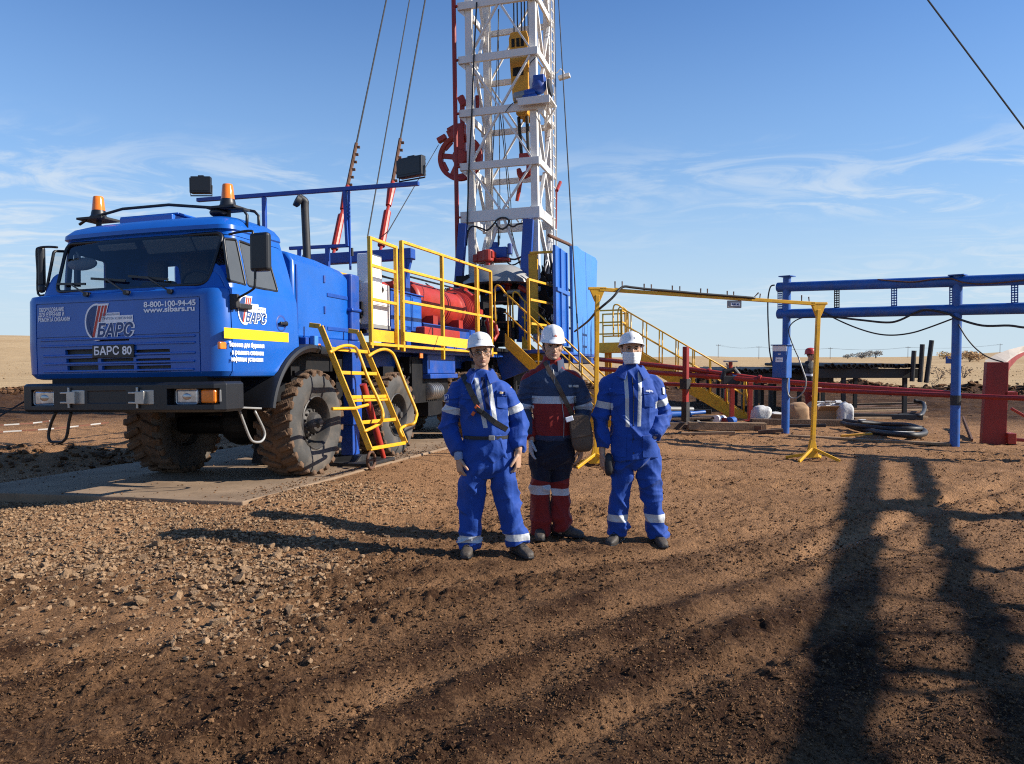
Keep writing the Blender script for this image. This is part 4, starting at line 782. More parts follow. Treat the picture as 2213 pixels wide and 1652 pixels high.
# winch drum
dr = MB(); dc = V(-4.35, .35, 2.60); prof = [(.0, 0), (.36, 0), (.40, .03), (.41, .06), (.395, .09), (.395, 1.15), (.41, 1.2), (.395, 1.25), (.395, 2.35), (.43, 2.38), (.43, 2.5)]
for k in range(4): prof += [(.40, 2.52 + k * .10), (.40, 2.56 + k * .10), (.455, 2.58 + k * .10), (.455, 2.60 + k * .10)]
prof += [(.40, 2.95), (.52, 2.98), (.54, 3.05), (.52, 3.15), (.35, 3.2), (.30, 3.45), (0, 3.45)]; dr.lathe(prof, dc, (-1, 0, 0), 40)
for x in (-5.0, -6.4): dr.bx(x - .12, x + .12, .55, .80, 2.1, 2.35)
for k in range(10): a = k * .628; dr.box(dc + V(-3.07, .52 * math.cos(a), .52 * math.sin(a)), (.2, .10, .10), (V(1, 0, 0), V(0, math.cos(a), math.sin(a)), V(0, -math.sin(a), math.cos(a))))
o = dr.build('winch_drum', RED, rig, smooth=35); lump(o, .018, 5, 2)
MB().tube([(-7.9, .9, 2.5), (-8.0, 1.05, 2.35), (-8.05, 1.08, 2.15), (-8.0, 1.02, 2.0), (-7.9, .95, 2.1), (-7.85, .9, 2.4)], .05, 8, True).build('drum_lever', RED, rig, smooth=True)
MB().bx(-8.2, -4.3, .0, .85, 1.72, 2.18).build('winch_base', BLUE2, rig, bevel=.015); p, q = TS(zT(872, 1095), 1.05), TS(zT(1205, 1030), 1.05); MB().bx(q.x, p.x, .86, 1.12, 1.88, 2.07).build('brake_box', RED, rig, bevel=.02)
mc = MB(); g = random.Random(12)
for _ in range(26): x = g.uniform(-10.6, -7.6); mc.box((x, g.uniform(-.3, .8), g.uniform(1.8, 2.9)), (g.uniform(.15, .5), g.uniform(.1, .4), g.uniform(.1, .5)))
for _ in range(10): x = g.uniform(-8, -3.6); mc.tube(sag((x, g.uniform(-.2, .7), 3.05), (x - g.uniform(.8, 1.8), g.uniform(-.2, .7), 3.02), .02, 6), .014, 5)
mc.bar((-3.7, .2, 3.12), (-9.5, .2, 3.2), .03).bar((-3.7, .0, 3.05), (-9.5, .0, 3.14), .03); mc.build('winch_machinery', DARK, rig)
rp = MB(); rp.bx(-3.75, -3.0, .2, .5, 2.66, 2.74).bx(-4.0, -3.9, .25, .45, 2.5, 2.9); rp.tube(catmull([(-3.2, .35, 2.75), (-3.7, .35, 2.82), (-4.0, .35, 2.7)], 4), .05, 8); rp.build('valve_block', RED, rig, bevel=.015)
# near platform: railings and kick plates
def TT(a, b, y=1.3): return TS(zT(a, b), y)
SZ = .055
pf = MB(); x0, x1 = TT(386, 600).x, TT(629, 600).x; zt = TT(510, 212).z
def pair(a0, b0, a1, b1): z = (TT(a0, b0).z + TT(a1, b1).z) / 2; return z
ra = MB(); ra.bx(x0 - SZ / 2, x0 + SZ / 2, 1.28, 1.335, 1.62, zt).bx(x1 - SZ / 2, x1 + SZ / 2, 1.28, 1.335, 1.62, zt)
for z in (zt - .02, pair(386, 470, 629, 470), pair(386, 783, 629, 772)): ra.bx(x1 + SZ / 2, x0 - SZ / 2, 1.285, 1.33, z - .022, z + .022)
o = ra.build('railing', YEL, rig, bevel=.006); z1 = pair(395, 1050, 629, 1045); z0 = pair(395, 1155, 629, 1160); MB().bx(x1, x0, 1.27, 1.279, z0, z1).build('kick_plate', YEL, rig)
ra = MB(); posts = [(683, 205, 1185), (1062, 340, 1245), (1386, 455, 1110), (1523, 492, 1170)]
for i, (a, b, e) in enumerate(posts): P0 = TT(a, b); ra.bar(P0, (P0.x, 1.3, 1.60 if i != 1 else 1.50), .06, .06, (1, 0, 0))
for row in (((683, 213), (1062, 345), (1386, 458), (1523, 494)), ((683, 475), (1062, 580), (1386, 660), (1523, 697)), ((683, 773), (1062, 847), (1386, 905), (1523, 927))):
    P0, P1 = TT(*row[0]), TT(*row[-1]); ra.bar(P0, P1, .045, .045)
P0 = TT(1400, 660); ra.bar((P0.x - .04, 1.3, P0.z + .4), (P0.x - .04, 1.3, 1.65), .04, .04, (1, 0, 0))
ra.build('railing', YEL, rig, bevel=.006)
P0, P1 = TT(690, 1062), TT(1310, 1120); Q0 = TT(690, 1150); MB().add([(P0.x, 1.34, Q0.z), (TT(1523, 900).x, 1.34, 1.70), (TT(1523, 900).x, 1.34, 1.90), (P0.x, 1.34, P0.z)], [(0, 3, 2, 1)]).build('kick_plate', YELK, rig)
MB().bx(-7.2, -1.2, 1.17, 1.33, 1.66, 1.70).build('walkway', YEL, rig)
ra = MB()
for x in (-2.2, -4, -5.8): ra.bar((x, -1.3, 1.6), (x, -1.3, 3.3), .06, .06, (1, 0, 0))
for z in (3.28, 2.8, 2.3): ra.bar((-1.5, -1.3, z), (-7, -1.3, z), .045)
ra.bar((-1.5, -1.3, 1.6), (-1.5, -1.3, 3.3), .06, .06, (1, 0, 0)); ra.build('railing', YEL, rig)
# ------------------------------------------------------------------ mast and rear of the rig
MX0, MX1 = -11.6, -13.4
YL0, YL1, YR0, YR1 = -.82, -.62, 1.0, 1.19
MTOP = 20.5
mst = MB()
for y0, y1 in ((YL0, YL1), (YR0, YR1)):
    for x, s in ((MX0, -1), (MX1, 1)):
        zb = 2.1 if s < 0 else 2.2; mst.bx(x, x + s * .04, y0, y1, zb, MTOP); yo = y0 if y0 < 0 else y1; mst.bx(x + s * .04, x + s * .20, yo - .02 if yo > 0 else yo, yo if yo > 0 else yo + .02, zb, MTOP); yi = y1 if y0 < 0 else y0; mst.bx(x + s * .16, x + s * .20, y0 + .02, y1 - .02, zb, MTOP)
mast = mst.build('mast', WHITE, rig, bevel=.006)
LV = [5.58, 6.97, 8.44, 9.91, 11.39, 12.9, 14.4, 15.9, 17.4, 18.9, 20.4]
def mpart(fn, name, m=WHITE, bevel=.005): b = MB(); fn(b); return b.build(name, m, mast, bevel=bevel)
for i, z in enumerate(LV):
    hh = .15 if i == 0 else .10
    mpart(lambda b: b.bx(MX0 + .003, MX0 + .10, -1.0, 1.26, z - hh, z + hh), 'girt')
    mpart(lambda b: b.bx(MX1 - .10, MX1 - .003, -.98, 1.22, z - hh * .8, z + hh * .8), 'girt')
    for y in (-.86, 1.20): mpart(lambda b: b.bx(MX1, MX0, y, y + .07, z - hh * .9, z + hh * .9), 'girt')
    if i + 1 < len(LV):
        zt = LV[i + 1] - .10; zb = z + hh; yc = .18; up = i % 2 == 1     # up: apex at the top
        for y in (YL1 - .04, YR0 + .04):
            a = V(MX0 + .05, yc + (.04 if y > 0 else -.04), zt if up else zb); b_ = V(MX0 + .05, y, zb if up else zt); mpart(lambda b: b.bar(a, b_, .05, .075, (1, 0, 0)), 'brace')
            a = V(MX1 - .05, a.y, a.z); b_ = V(MX1 - .05, b_.y, b_.z); 
            if i < 5: mpart(lambda b: b.bar(a, b_, .05, .06, (1, 0, 0)), 'brace')
        for y in (-.80, 1.17):
            p0 = V(MX0 - .15, y, zt if up else zb); p1 = V((MX0 + MX1) / 2, y, zb if up else zt); p2 = V(MX1 + .15, y, zt if up else zb)
            if i < 6: mpart(lambda b: b.bar(p0, p1, .07, .09, (0, 1, 0)), 'brace'); mpart(lambda b: b.bar(p1, p2, .07, .09, (0, 1, 0)), 'brace')
# lower A-shaped braces between the legs
for s, y in ((-1, -.48), (1, .86)): mpart(lambda b: b.bar((MX0 + .05, .18 + s * .08, 5.43), (MX0 + .05, y, 3.75), .06, .09, (1, 0, 0)), 'brace')
for y in (-.8, 1.17): mpart(lambda b: b.bar((MX0 - .15, y, 5.4), (MX1 + .2, y, 3.9), .09, .10, (0, 1, 0)), 'brace'); mpart(lambda b: b.bar((MX1 + .2, y, 5.3), (MX0 - .2, y, 3.2), .07, .08, (0, 1, 0)), 'brace')
g = MB()
for z in LV[:5]: g.prism([(MX0 - .02, YL0 + .0, z - .12), (MX0 - .02, -1.0, z - .10), (MX0 - .02, YL0, z - .26)], (.06, 0, 0)).prism([(MX0 - .2, 1.2, z + .1), (MX0 - .2, 1.2, z + .42), (MX0 - .42, 1.2, z + .1)], (0, .03, 0))
g.build('gusset', WHITE, mast)
ld = MB()
for y in (1.30, 1.30): pass
for x in (MX1 + .42, MX1 + .06): ld.bar((x, 1.30, 3.4), (x, 1.30, MTOP), .035, .035, (1, 0, 0))
z = 3.6
while z < MTOP: ld.bar((MX1 + .42, 1.30, z), (MX1 + .06, 1.30, z), .022); z += .30
ld.build('mast_ladder', WHITE, mast)
# small items on the mast: lamp, motor on bracket, hose, cables, red pipe
p = TF(zD(1150, 620), MX1); q = TF(zD(1238, 645), MX1); lm = MB(); lm.tube([p, p + V(0, .12, .03), p + V(0, .2, .12), q + V(0, -.02, .16), q + V(0, 0, .06)], .018, 6); lm.box(q, (.18, .34, .10), (V(1, 0, 0), V(0, .98, .17), V(0, -.17, .98))); lm.build('mast_lamp', WHITE, mast, bevel=.008)
pb = TF(zD(860, 900), MX0 + .2); qb = TF(zD(1180, 880), MX0 - .5); br = MB(); br.bx(MX0 - .6, MX0 + .32, pb.y - .05, 1.62, 8.55, 8.60).bx(MX0 + .28, MX0 + .32, .75, 1.62, 8.40, 8.56).prism([(MX0 + .1, 1.25, 8.55), (MX0 + .1, 1.62, 8.55), (MX0 + .1, 1.25, 8.15)], (-.05, 0, 0)).bar((MX0 - .5, 1.24, 8.0), (MX0 - .5, 1.60, 8.52), .05).bar((MX0 + .3, 1.6, 8.5), (MX0 - .7, 1.25, 8.0), .05); br.build('motor_bracket', WHITE, mast, bevel=.006)
mo = MB(); c0 = V(MX0 + .05, 1.30, 8.92); mo.ell(c0 + V(0, -.02, .02), (.20, .20, .22)).box(c0 + V(0, 0, .18), (.30, .30, .22)).lathe([(.0, 0), (.14, 0), (.14, .30), (.10, .34), (.1, .5), (0, .5)], c0 + V(0, -.1, -.14), (0, -1, -.12), 16).box(c0 - V(0, .25, .25), (.3, .4, .08)); mo.build('winch_motor', BLUE2, mast, bevel=.02, smooth=35)
MB().lathe([(0, 0), (.11, 0), (.13, .05), (.13, .35), (.10, .38), (0, .38)], c0 + V(0, -.34, -.16), (0, -1, -.12), 16).build('winch_gear', GREY, mast, smooth=35)
MB().lathe([(0, 0), (.22, 0), (.24, .03), (.22, .07), (0, .07)], c0 + V(-.1, .22, -.02), (0, 1, .1), 20).build('winch_pulley', BLACKM, mast, smooth=35)
rp_ = MB(); rp_.cyl((MX0 + .1, -1.10, 3.4), (MX0 + .1, -1.10, MTOP - 1), .062, 12)
for z in LV: rp_.bx(MX0 + .05, MX0 + .15, -1.12, -.98, z - .02, z + .02)
rp_.build('standpipe', REDD, mast, smooth=40)
cb = MB(); hz = lambda pts, x, r, k=5: cb.tube(catmull([TF(zD(*q) if len(q) == 2 else zE(q[0], q[1]), x) for q in pts], k), r, 6)
hz(((505, 20), (480, 500), (462, 1000), (440, 1400), (432, 1650), (425, 1900)), MX0 + .14, .022)
hz(((690, 80), (665, 800), (640, 1300), (622, 1650)), MX0 - .3, .014)
hz(((685, 80), (690, 700), (698, 1500), (700, 2000)), MX0 - .8, .012)
hz(((700, 950), (740, 1300), (770, 1650), (790, 1900), (880, 2250)), MX0 - .5, .014); hz(((720, 950), (752, 1300), (790, 1700), (800, 2150)), MX0 - .9, .012)
hz(((1155, 0), (1168, 800), (1172, 1500), (1170, 1900)), MX1, .014)
hz(((745, 940), (790, 880), (830, 855)), MX0 + .15, .012)
hz(((1000, 480), (960, 520), (948, 548)), MX0 + .05, .014)
cb.tube(catmull([TF(zE(*q), MX0 + .15) for q in ((420, 590), (430, 480), (465, 430), (530, 440), (590, 462), (640, 420), (680, 370), (730, 355), (770, 375), (765, 420), (720, 452), (680, 430), (665, 400))], 4), .025, 6); cb.tube(catmull([TF(zE(*q), MX0 + .15) for q in ((770, 410), (810, 432), (850, 410), (920, 398))], 4), .025, 6)
cb.build('mast_hose', ROPE, mast, smooth=True)
# red spoked sheave hung on the left of the mast
so = MB(); cs = TF(zD(368, 1322), MX0 - .5); Rw = abs(TF(zD(185, 1322), MX0 - .5).y - cs.y); ax = V(1, 0, 0)
sv = lambda a, r, x=0: cs + V(x, r * math.cos(a), r * math.sin(a))
for r0, r1 in ((.80, 1.0),): 
    prof = [(Rw * .80, -.06), (Rw * .80, .06), (Rw, .09), (Rw * .95, .03), (Rw * .95, -.03), (Rw, -.09), (Rw * .80, -.06)]; so.lathe(prof, cs, ax, 48, False)
so.lathe([(0, -.12), (.22, -.12), (.24, 0), (.22, .12), (0, .12)], cs, ax, 20)
for k in range(5): a = rad(90 + 72 * k + 8); so.bar(sv(a, .1), sv(a, Rw * .86), .15, .07, (1, 0, 0))
for k in range(5): a = rad(90 + 72 * k + 44); so.bar(sv(a - .28, Rw * .8), sv(a + .28, Rw * .8), .12, .06, (1, 0, 0))
so.bx(cs.x - .10, cs.x + .10, cs.y - .05, cs.y + .16, cs.z + .0, cs.z + .95).bx(cs.x - .06, cs.x + .06, cs.y + .02, cs.y + .14, cs.z + .9, cs.z + 1.75)
for (a, b, w, h) in ((305, 1085, .3, .18), (215, 1165, .28, .16), (385, 850, .2, .3), (295, 1130, .2, .3)): so.box(TF(zD(a, b), cs.x), (.16, w, h), (V(1, 0, 0), V(0, .9, .4), V(0, -.4, .9)))
so.build('sheave_wheel', RED, mast, bevel=.02)
rb2 = MB(); p = TF(zD(510, 870), MX0 - .6); rb2.cyl(p - V(0, 0, .2), p + V(0, 0, .22), .06, 10).cyl(p + V(0, -.14, -.2), p + V(0, -.14, .2), .06, 10); rb2.build('pulley_bracket', REDD, mast)
cr = MB(); cr.bx(MX1 - .3, MX0 + .3, -1.1, 1.4, MTOP, MTOP + .35)
for y in (-.3, 0, .3, .6): cr.cyl((-12.5, y - .05, MTOP + .6), (-12.5, y + .05, MTOP + .6), .42, 20)
cr.build('crown_block', WHITE, mast)
# blue support columns, rear deck, floor machinery
sc = MB()
for (t0, t1, w) in ((zE(945, 372), zE(890, 1400), .22), (zE(398, 410), zE(360, 900), .16)):
    p, q = TF(t0, MX0 + .25), TF(t1, MX0 + .25)
    if q.z > 2.2: d = (q - p); q = p + d * ((2.0 - p.z) / d.z)
    sc2 = MB().bar(p, q, w, .24, (1, 0, 0)); sc2.bar(p + V(.13, 0, 0), q + V(.13, 0, 0), w + .06, .02, (1, 0, 0)); sc2.build('mast_support', BLUE2, rig, bevel=.01)
MB().bx(-15.2, -7.3, -1.3, 1.3, 1.72, 1.80).bx(-14.8, -8, -1.0, 1.0, 1.2, 1.70).bx(-14.6, -14.2, -.9, -.6, -.25, 1.2).bx(-14.6, -14.2, .6, .9, -.25, 1.2).bx(-9.4, -9.1, .95, 1.15, .0, 1.7).build('rear_deck', DARK, rig, bevel=.01)
fm = MB(); cone = TF(zE(690, 830), -11.2); fm.lathe([(1.0, -.30), (.98, -.22), (.60, .12), (.45, .20), (.2, .22)], cone, (0, 0, 1), 26); fm.build('rotary_cover', GREY, rig, smooth=35)
for (a0, b0, a1, b1, x, m, nm) in ((670, 865, 825, 935, -11.0, RED, 'slip_bowl'), (650, 640, 545, 720, -11.0, RED, 'pipe_spinner')):
    p, q = TF(zE(a0, b1), x), TF(zE(a1, b0), x); o_ = MB().bx(x - .25, x + .1, min(p.y, q.y), max(p.y, q.y), p.z + .08, q.z).bx(x - .2, x + .05, min(p.y, q.y) + .12, max(p.y, q.y) - .12, p.z - .12, p.z + .1); o_.cyl((x, (p.y + q.y) / 2, p.z), (x, (p.y + q.y) / 2, q.z + .03), .16, 16); o_.build(nm, m, rig, bevel=.03)
mc = MB(); g = random.Random(21)
for (a, b, w, h, x) in ((700, 1010, 1.0, .45, -11.2), (790, 990, .5, .6, -11.3), (560, 950, .6, .3, -11), (630, 900, .3, .5, -11), (420, 880, .5, .2, -11), (1060, 1060, .55, .7, -12.2), (1090, 1000, .35, .5, -12)): MB().box(TF(zE(a, b), x), (.4, w, h)).build('machine_unit', DARK, rig, bevel=.02)
for _ in range(40): p = TF(zE(g.choice((g.uniform(1000, 1180), g.uniform(330, 480))), g.uniform(820, 1300)), g.uniform(-12.4, -10.6)); mc.box(p, (g.uniform(.08, .3), g.uniform(.05, .25), g.uniform(.08, .3)), tuple(Matrix.Rotation(g.uniform(0, 1.5), 3, 'X').col))
for _ in range(16): p = TF(zE(g.uniform(1010, 1190), g.uniform(650, 900)), -12); mc.tube(sag(p, p + V(0, g.uniform(-.4, .4), g.uniform(-.9, -.3)), g.uniform(.02, .2), 8), .022, 6)
mc.build('floor_machinery', DARK, rig)['kind'] = 'stuff'
p, q, r_ = TF(zE(650, 1480), -8.2), TF(zE(900, 1650), -8.2), TF(zE(720, 1720), -8.2); MB().prism([p, p + V(0, .45, .12), q + V(0, .3, .1), q, r_], (-.05, 0, 0)).build('stair_side_plate', BLUE2, rig, bevel=.008)
g = random.Random(77)
for i in range(14): a = TF(zE(g.uniform(1000, 1190), g.uniform(700, 1250)), -12); MB().tube(catmull([a, a + V(.1, g.uniform(-.15, .15), -.3), a + V(0, g.uniform(-.3, .3), -.7)], 5), g.uniform(.018, .035), 6).build('hydraulic_hose', (ROPE, GREY, BLACKM)[i % 3], rig, smooth=True)
for i in range(9): a = TF(zE(g.uniform(640, 890), g.uniform(860, 1010)), -10.8); MB().cyl(a, a + V(g.uniform(-.1, .1), g.uniform(-.4, .4), g.uniform(-.2, .2)), g.uniform(.03, .07), 10).build('pipe_fitting', (RED, GREY, DARK, BLUE2)[i % 4], rig, smooth=40)
for z in (2.0, 2.5, 3.0): MB().bar((-9.4, 1.0, z), (-9.4, .2, z), .03).build('gap_ladder_rung', RUST, rig)
for y in (1.0, .2): MB().bar((-9.4, y, 1.8), (-9.4, y, 3.1), .035, .035, (1, 0, 0)).build('gap_ladder_rail', RUST, rig)
# wind wall panels, dark red gas pipe
WY = 2.2; wp = MB(); pts = [TS(zE(*q), WY) for q in ((1305, 592), (1345, 592), (1385, 628), (1500, 690), (1516, 720), (1512, 830), (1500, 1500), (1318, 1500))]; wp.prism([(p.x, WY, p.z) for p in pts], (0, -.08, 0)); o = wp.build('wind_wall', BLUEP, rig, bevel=.012)
p, q = TS(zE(1190, 1420), WY), TS(zE(1280, 622), WY); w2 = MB().bx(q.x, p.x, WY - .12, WY - .04, p.z, q.z - .1)
for k in (0, 1): x = p.x + (q.x - p.x) * (.35 + .5 * k); w2.bx(x - .05, x + .05, WY - .06, WY + .0, p.z, q.z - .12)
w2.bx(q.x, p.x, WY - .05, WY + .005, 3.2, 3.3).build('wind_wall', BLUE, rig, bevel=.012)
MB().bx(-14.4, -8.4, 1.25, 2.2, 1.70, 1.78).bx(-14.5, -11.2, 1.8, 2.18, 1.5, 1.68).build('side_floor', BLUE2, rig, bevel=.01)
gp = [TS(zE(*q), 2.05) for q in ((1110, 505), (1200, 545), (1285, 585), (1303, 620), (1300, 700), (1300, 820))]; MB().tube(catmull(gp, 4), .045, 8).build('flare_pipe', RUST, rig, smooth=True)
gp = [TS(zE(*q), 1.9) for q in ((1192, 640), (1196, 900), (1200, 1200))]; MB().tube(gp, .035, 8).build('drain_pipe', REDD, rig)
gp = [TS(zE(*q), 1.6) for q in ((1205, 60), (1175, 130), (1172, 300), (1170, 450))]; MB().tube([gp[0], gp[1]], .05, 8).tube(gp[1:], .02, 6).build('hook_rod', REDD, rig)
# yellow column and rear railings
yp = MB(); p, q = TF(zE(945, 1230), -10.5), TF(zE(1012, 655), -10.5); yp.bx(-10.56, -10.5, p.y, q.y, p.z - .3, q.z).bx(-10.7, -10.56, p.y, p.y + .03, p.z - .3, q.z); yp.build('tong_post', YEL, rig, bevel=.006)
ra = MB(); p, q = TF(zE(950, 652), -10.5), TF(zE(1190, 640), -10.5); ra.bar(p, q, .06); q2 = TF(zE(1195, 960), -10.5); ra.bar(q, (q.x, q.y, q2.z), .06, .06, (1, 0, 0)); ra.build('gate_frame', YEL, rig, bevel=.006)
ra = MB(); RY = 1.9; e = lambda a, b: TS(zE(a, b), RY)
for a, b, c_ in ((935, 870, 1500), (1187, 940, 1270), (1303, 968, 1490)): P0 = e(a, b); ra.bar(P0, (P0.x, RY, 1.75), .06, .06, (1, 0, 0))
for r in (((935, 872), (1303, 970)), ((950, 1042), (1300, 1112)), ((955, 1243), (1300, 1285))): ra.bar(e(*r[0]), e(*r[1]), .05, .055)
ra.build('railing', YEL, rig, bevel=.006); P0, P1 = e(1222, 1437), e(1310, 1437); MB().bx(P1.x, P0.x, RY + .03, RY + .04, 1.76, P0.z).build('kick_plate', YELK, rig)

# ------------------------------------------------------------------ things hung on or hooked to the rig
def tpl(mb, name, m, label, cat, group=None, **kw): o = mb.build(name, m, None, world=TM, **kw); return tag(o, label, cat, group)
BXc = -12.4; by0, by1 = TF(zD(790, 330), BXc).y, TF(zD(952, 330), BXc).y; bz1 = TF(zD(870, 308), BXc).z; bz0 = TF(zD(890, 1010), BXc).z; yc = (by0 + by1) / 2 + .02
blk = empty('travelling_block', TM @ Matrix.Translation((BXc, yc, bz0)), 'yellow travelling block hanging on wire lines inside the white mast', 'hoist block'); hB = bz1 - bz0; wB = (by1 - by0)
for s in (1, -1): MB().prism([(s * .28, y, z) for y, z in ((-wB * .48, hB * .93), (-wB * .38, hB), (wB * .42, hB), (wB * .5, hB * .95), (wB * .5, hB * .3), (wB * .42, hB * .18), (wB * .3, .0), (-wB * .1, .05), (-wB * .32, hB * .22), (-wB * .42, hB * .55))], (s * .06, 0, 0)).build('side_plate', GOLD, blk, bevel=.02)
b = MB(); b.bx(-.27, .27, -wB * .40, wB * .45, hB * .55, hB * .97).bx(-.24, .24, -wB * .22, wB * .36, .1, hB * .42); b.build('block_body', GOLD, blk, bevel=.04)
b = MB()
for y in (-wB * .25, 0, wB * .22): b.bx(.335, .352, y - .05, y + .05, hB * .83, hB * .90).cyl((.345, y, hB * .90), (.345, y, hB * .925), .05, 12) if False else b.bx(.338, .352, y - .045, y + .045, hB * .82, hB * .92)
b.bx(.338, .35, -wB * .28, wB * .26, hB * .48, hB * .58).build('slot', DARK, blk)
b = MB(); yk = wB * .12
for s in (-1, 1): b.tube([(0, yk + s * .12 - .05, .1), (0, yk + s * .10, -1.1)], .05, 8)
b.build('hook_link', BLACKM, blk); zk = -1.1; hk = MB(); hk.tube(catmull([(0, yk, zk + .1), (0, yk + .12, zk - .15), (0, yk + .1, zk - .38), (0, yk - .12, zk - .45), (0, yk - .2, zk - .25)], 5), [.06 + .05 * math.sin(math.pi * i / 20) for i in range(21)], 8).box((0, yk, zk), (.2, .3, .3)); hk.tube([(0, yk - .1, zk - .4), (0, yk - .2, zk - .9), (0, yk - .26, zk - 1.15)], [.05, .06, .05], 8); hk.build('hook', RED, blk, smooth=40)
b = MB()
for y in (-wB * .36, -wB * .18, 0.02, wB * .2, wB * .38): b.cyl((0, y, hB * .9), (0, y * .9, MTOP + .4 - bz0), .02, 6)
b.build('drilling_line', ROPE, blk)
pt = empty('power_tong', TM @ Matrix.Translation(TF(zE(690, 690), -11.6)), 'blue and red power tong hanging on a cable above the drill floor', 'power tong')
MB().box((0, .02, .12), (.3, .5, .30)).cyl((0, -.1, .25), (0, -.1, .42), .1, 12).cyl((.1, .35, .05), (.1, .35, .35), .07, 10).build('motor', BLUE2, pt, bevel=.03)
MB().box((.05, -.45, -.02), (.4, .45, .22)).cyl((.1, -.35, -.15), (.1, -.35, .16), .25, 18).box((.1, -.1, -.1), (.3, .9, .1)).build('jaw', RED, pt, bevel=.03)
b = MB(); b.cyl((0, 0, .3), (0, 0, 1.75), .014, 6).cyl((0, 0, .35), (0, 0, .6), .03, 8); b.tube(catmull([(.1, .2, 0), (.15, .5, -.1), (.1, .9, .05), (.1, 1.1, -.1)], 4), .025, 6).tube(catmull([(.1, .1, .1), (.15, .4, -.25), (.1, .8, -.05)], 4), .02, 6); b.build('cable', ROPE, pt)
# boarding ladder
lad = empty('boarding_ladder', TM @ Matrix.Translation((-.4, 1.6, .33)), 'yellow boarding ladder with hooped handrails hooked on the truck above its second wheel', 'ladder'); LO = V(-.4, 1.6, .33)
TLp, TRp, BLp, BRp = V(.118, 1.32, 1.82), V(-.887, 1.32, 1.80), V(.05, 1.92, .33), V(-1.0, 1.92, .31)
lp = lambda s, t: (TLp.lerp(TRp, s)).lerp(BLp.lerp(BRp, s), t) - LO
for s in (0, 1): b = MB(); b.bar(lp(s, -.02), lp(s, 1), .03, .075, (0, 0, 1)); b.bar(lp(s, -.02), lp(s, -.02) + V(.02, -.14, .02), .03, .06); b.build('stile', YEL, lad, bevel=.006)
for t in (.165, .365, .57, .60, .78, .995): b = MB(); b.bar(lp(0, t), lp(1, t), .035, .045 if t != .6 else .03); b.build('rung', YEL, lad, bevel=.006)
def hand(pts):
    out = []
    for a, b_ in pts: t = (b_ - 185) / 1000.0; out.append(TS(zC(a, b_), 1.32 + .6 * max(0, min(1, t)) + (.20 if 0.17 < t < .8 else .08)) - LO)
    b = MB(); b.tube(catmull(out, 4), .021, 8); return b.build('handrail', YEL, lad, smooth=True)
hand(((745, 382), (820, 340), (890, 325), (950, 340), (985, 390), (1060, 590), (1130, 740), (1180, 860), (1185, 930), (1150, 985), (1030, 1045))); hand(((1065, 415), (1130, 375), (1195, 357), (1250, 375), (1290, 430), (1370, 640), (1465, 870), (1465, 930), (1445, 978), (1370, 1000), (1330, 1035), (1355, 1090)))
b = MB(); b.tube([TS(zC(*q), 1.75) - LO for q in ((762, 856), (950, 852), (1068, 820))], .02, 8); b.build('step_bar', YEL, lad)
# stairs down from the walkway
def stairs(name, p_top, p_bot, wdir, width, label, nposts=4, world=True, drop=.26, grp='yellow steel stairs'):
    """p_top, p_bot: outer edge of the near stringer"""
    d = p_bot - p_top; wv = wdir.normalized() * width; root = empty(name, Matrix.Translation(p_bot), label, 'stairs', grp); o = p_bot; up = V(0, 0, 1)
    for k in (0, 1):
        a = p_top + wv * k - o; b_ = p_bot + wv * k - o; m = MB(); t = .03; side = wdir.normalized() * t
        m.prism([a + up * .05, b_ + up * .05, b_ - up * .12, b_ - d.normalized() * .25 - up * (drop * .9), a - up * drop], side); m.build('stringer', YEL, root, bevel=.005)
        h = MB(); off = wdir.normalized() * .015
        for hh, r in ((.95, .021), (.52, .017)): h.tube([a + up * hh - d.normalized() * .0 + off, b_ + up * hh - d.normalized() * .25 + off], r, 8)
        for i in range(nposts): t_ = .03 + .92 * i / (nposts - 1); P_ = a.lerp(b_, t_) + off; h.tube([P_, P_ + up * .95], .019, 8)
        h.tube(catmull([a + up * .95 + off, a + up * .98 - d.normalized() * .18 + off, a + up * .80 - d.normalized() * .32 + off, a + up * .05 - d.normalized() * .30 + off], 4), .021, 8)
        e_ = b_ + up * .95 - d.normalized() * .25 + off; h.tube(catmull([e_, e_ + d.normalized() * .10 - up * .05, e_ + d.normalized() * .12 - up * .35, b_ + up * .1 + off], 4), .021, 8)
        h.build('handrail', YEL, root, smooth=True)
    n = max(5, int(abs(d.z) / .24))
    for i in range(1, n): c_ = p_top.lerp(p_bot, i / n) + wv * .5 - o + wdir.normalized() * .015; hd_ = V(d.x, d.y, 0).normalized(); MB().box(c_ - up * .05, (width - .06, .24, .03), (wdir.normalized(), hd_, up)).build('tread', BLACKM, root)
    return root
s0 = TW(-7.9, 1.30, 2.10); s1 = TW(-7.9, 3.55, -.03); s1.z = H(s1.x, s1.y) + .02
stairs('stairs', s0, s1, -TFw, 1.45, 'yellow stairs from the truck walkway down behind the middle worker')
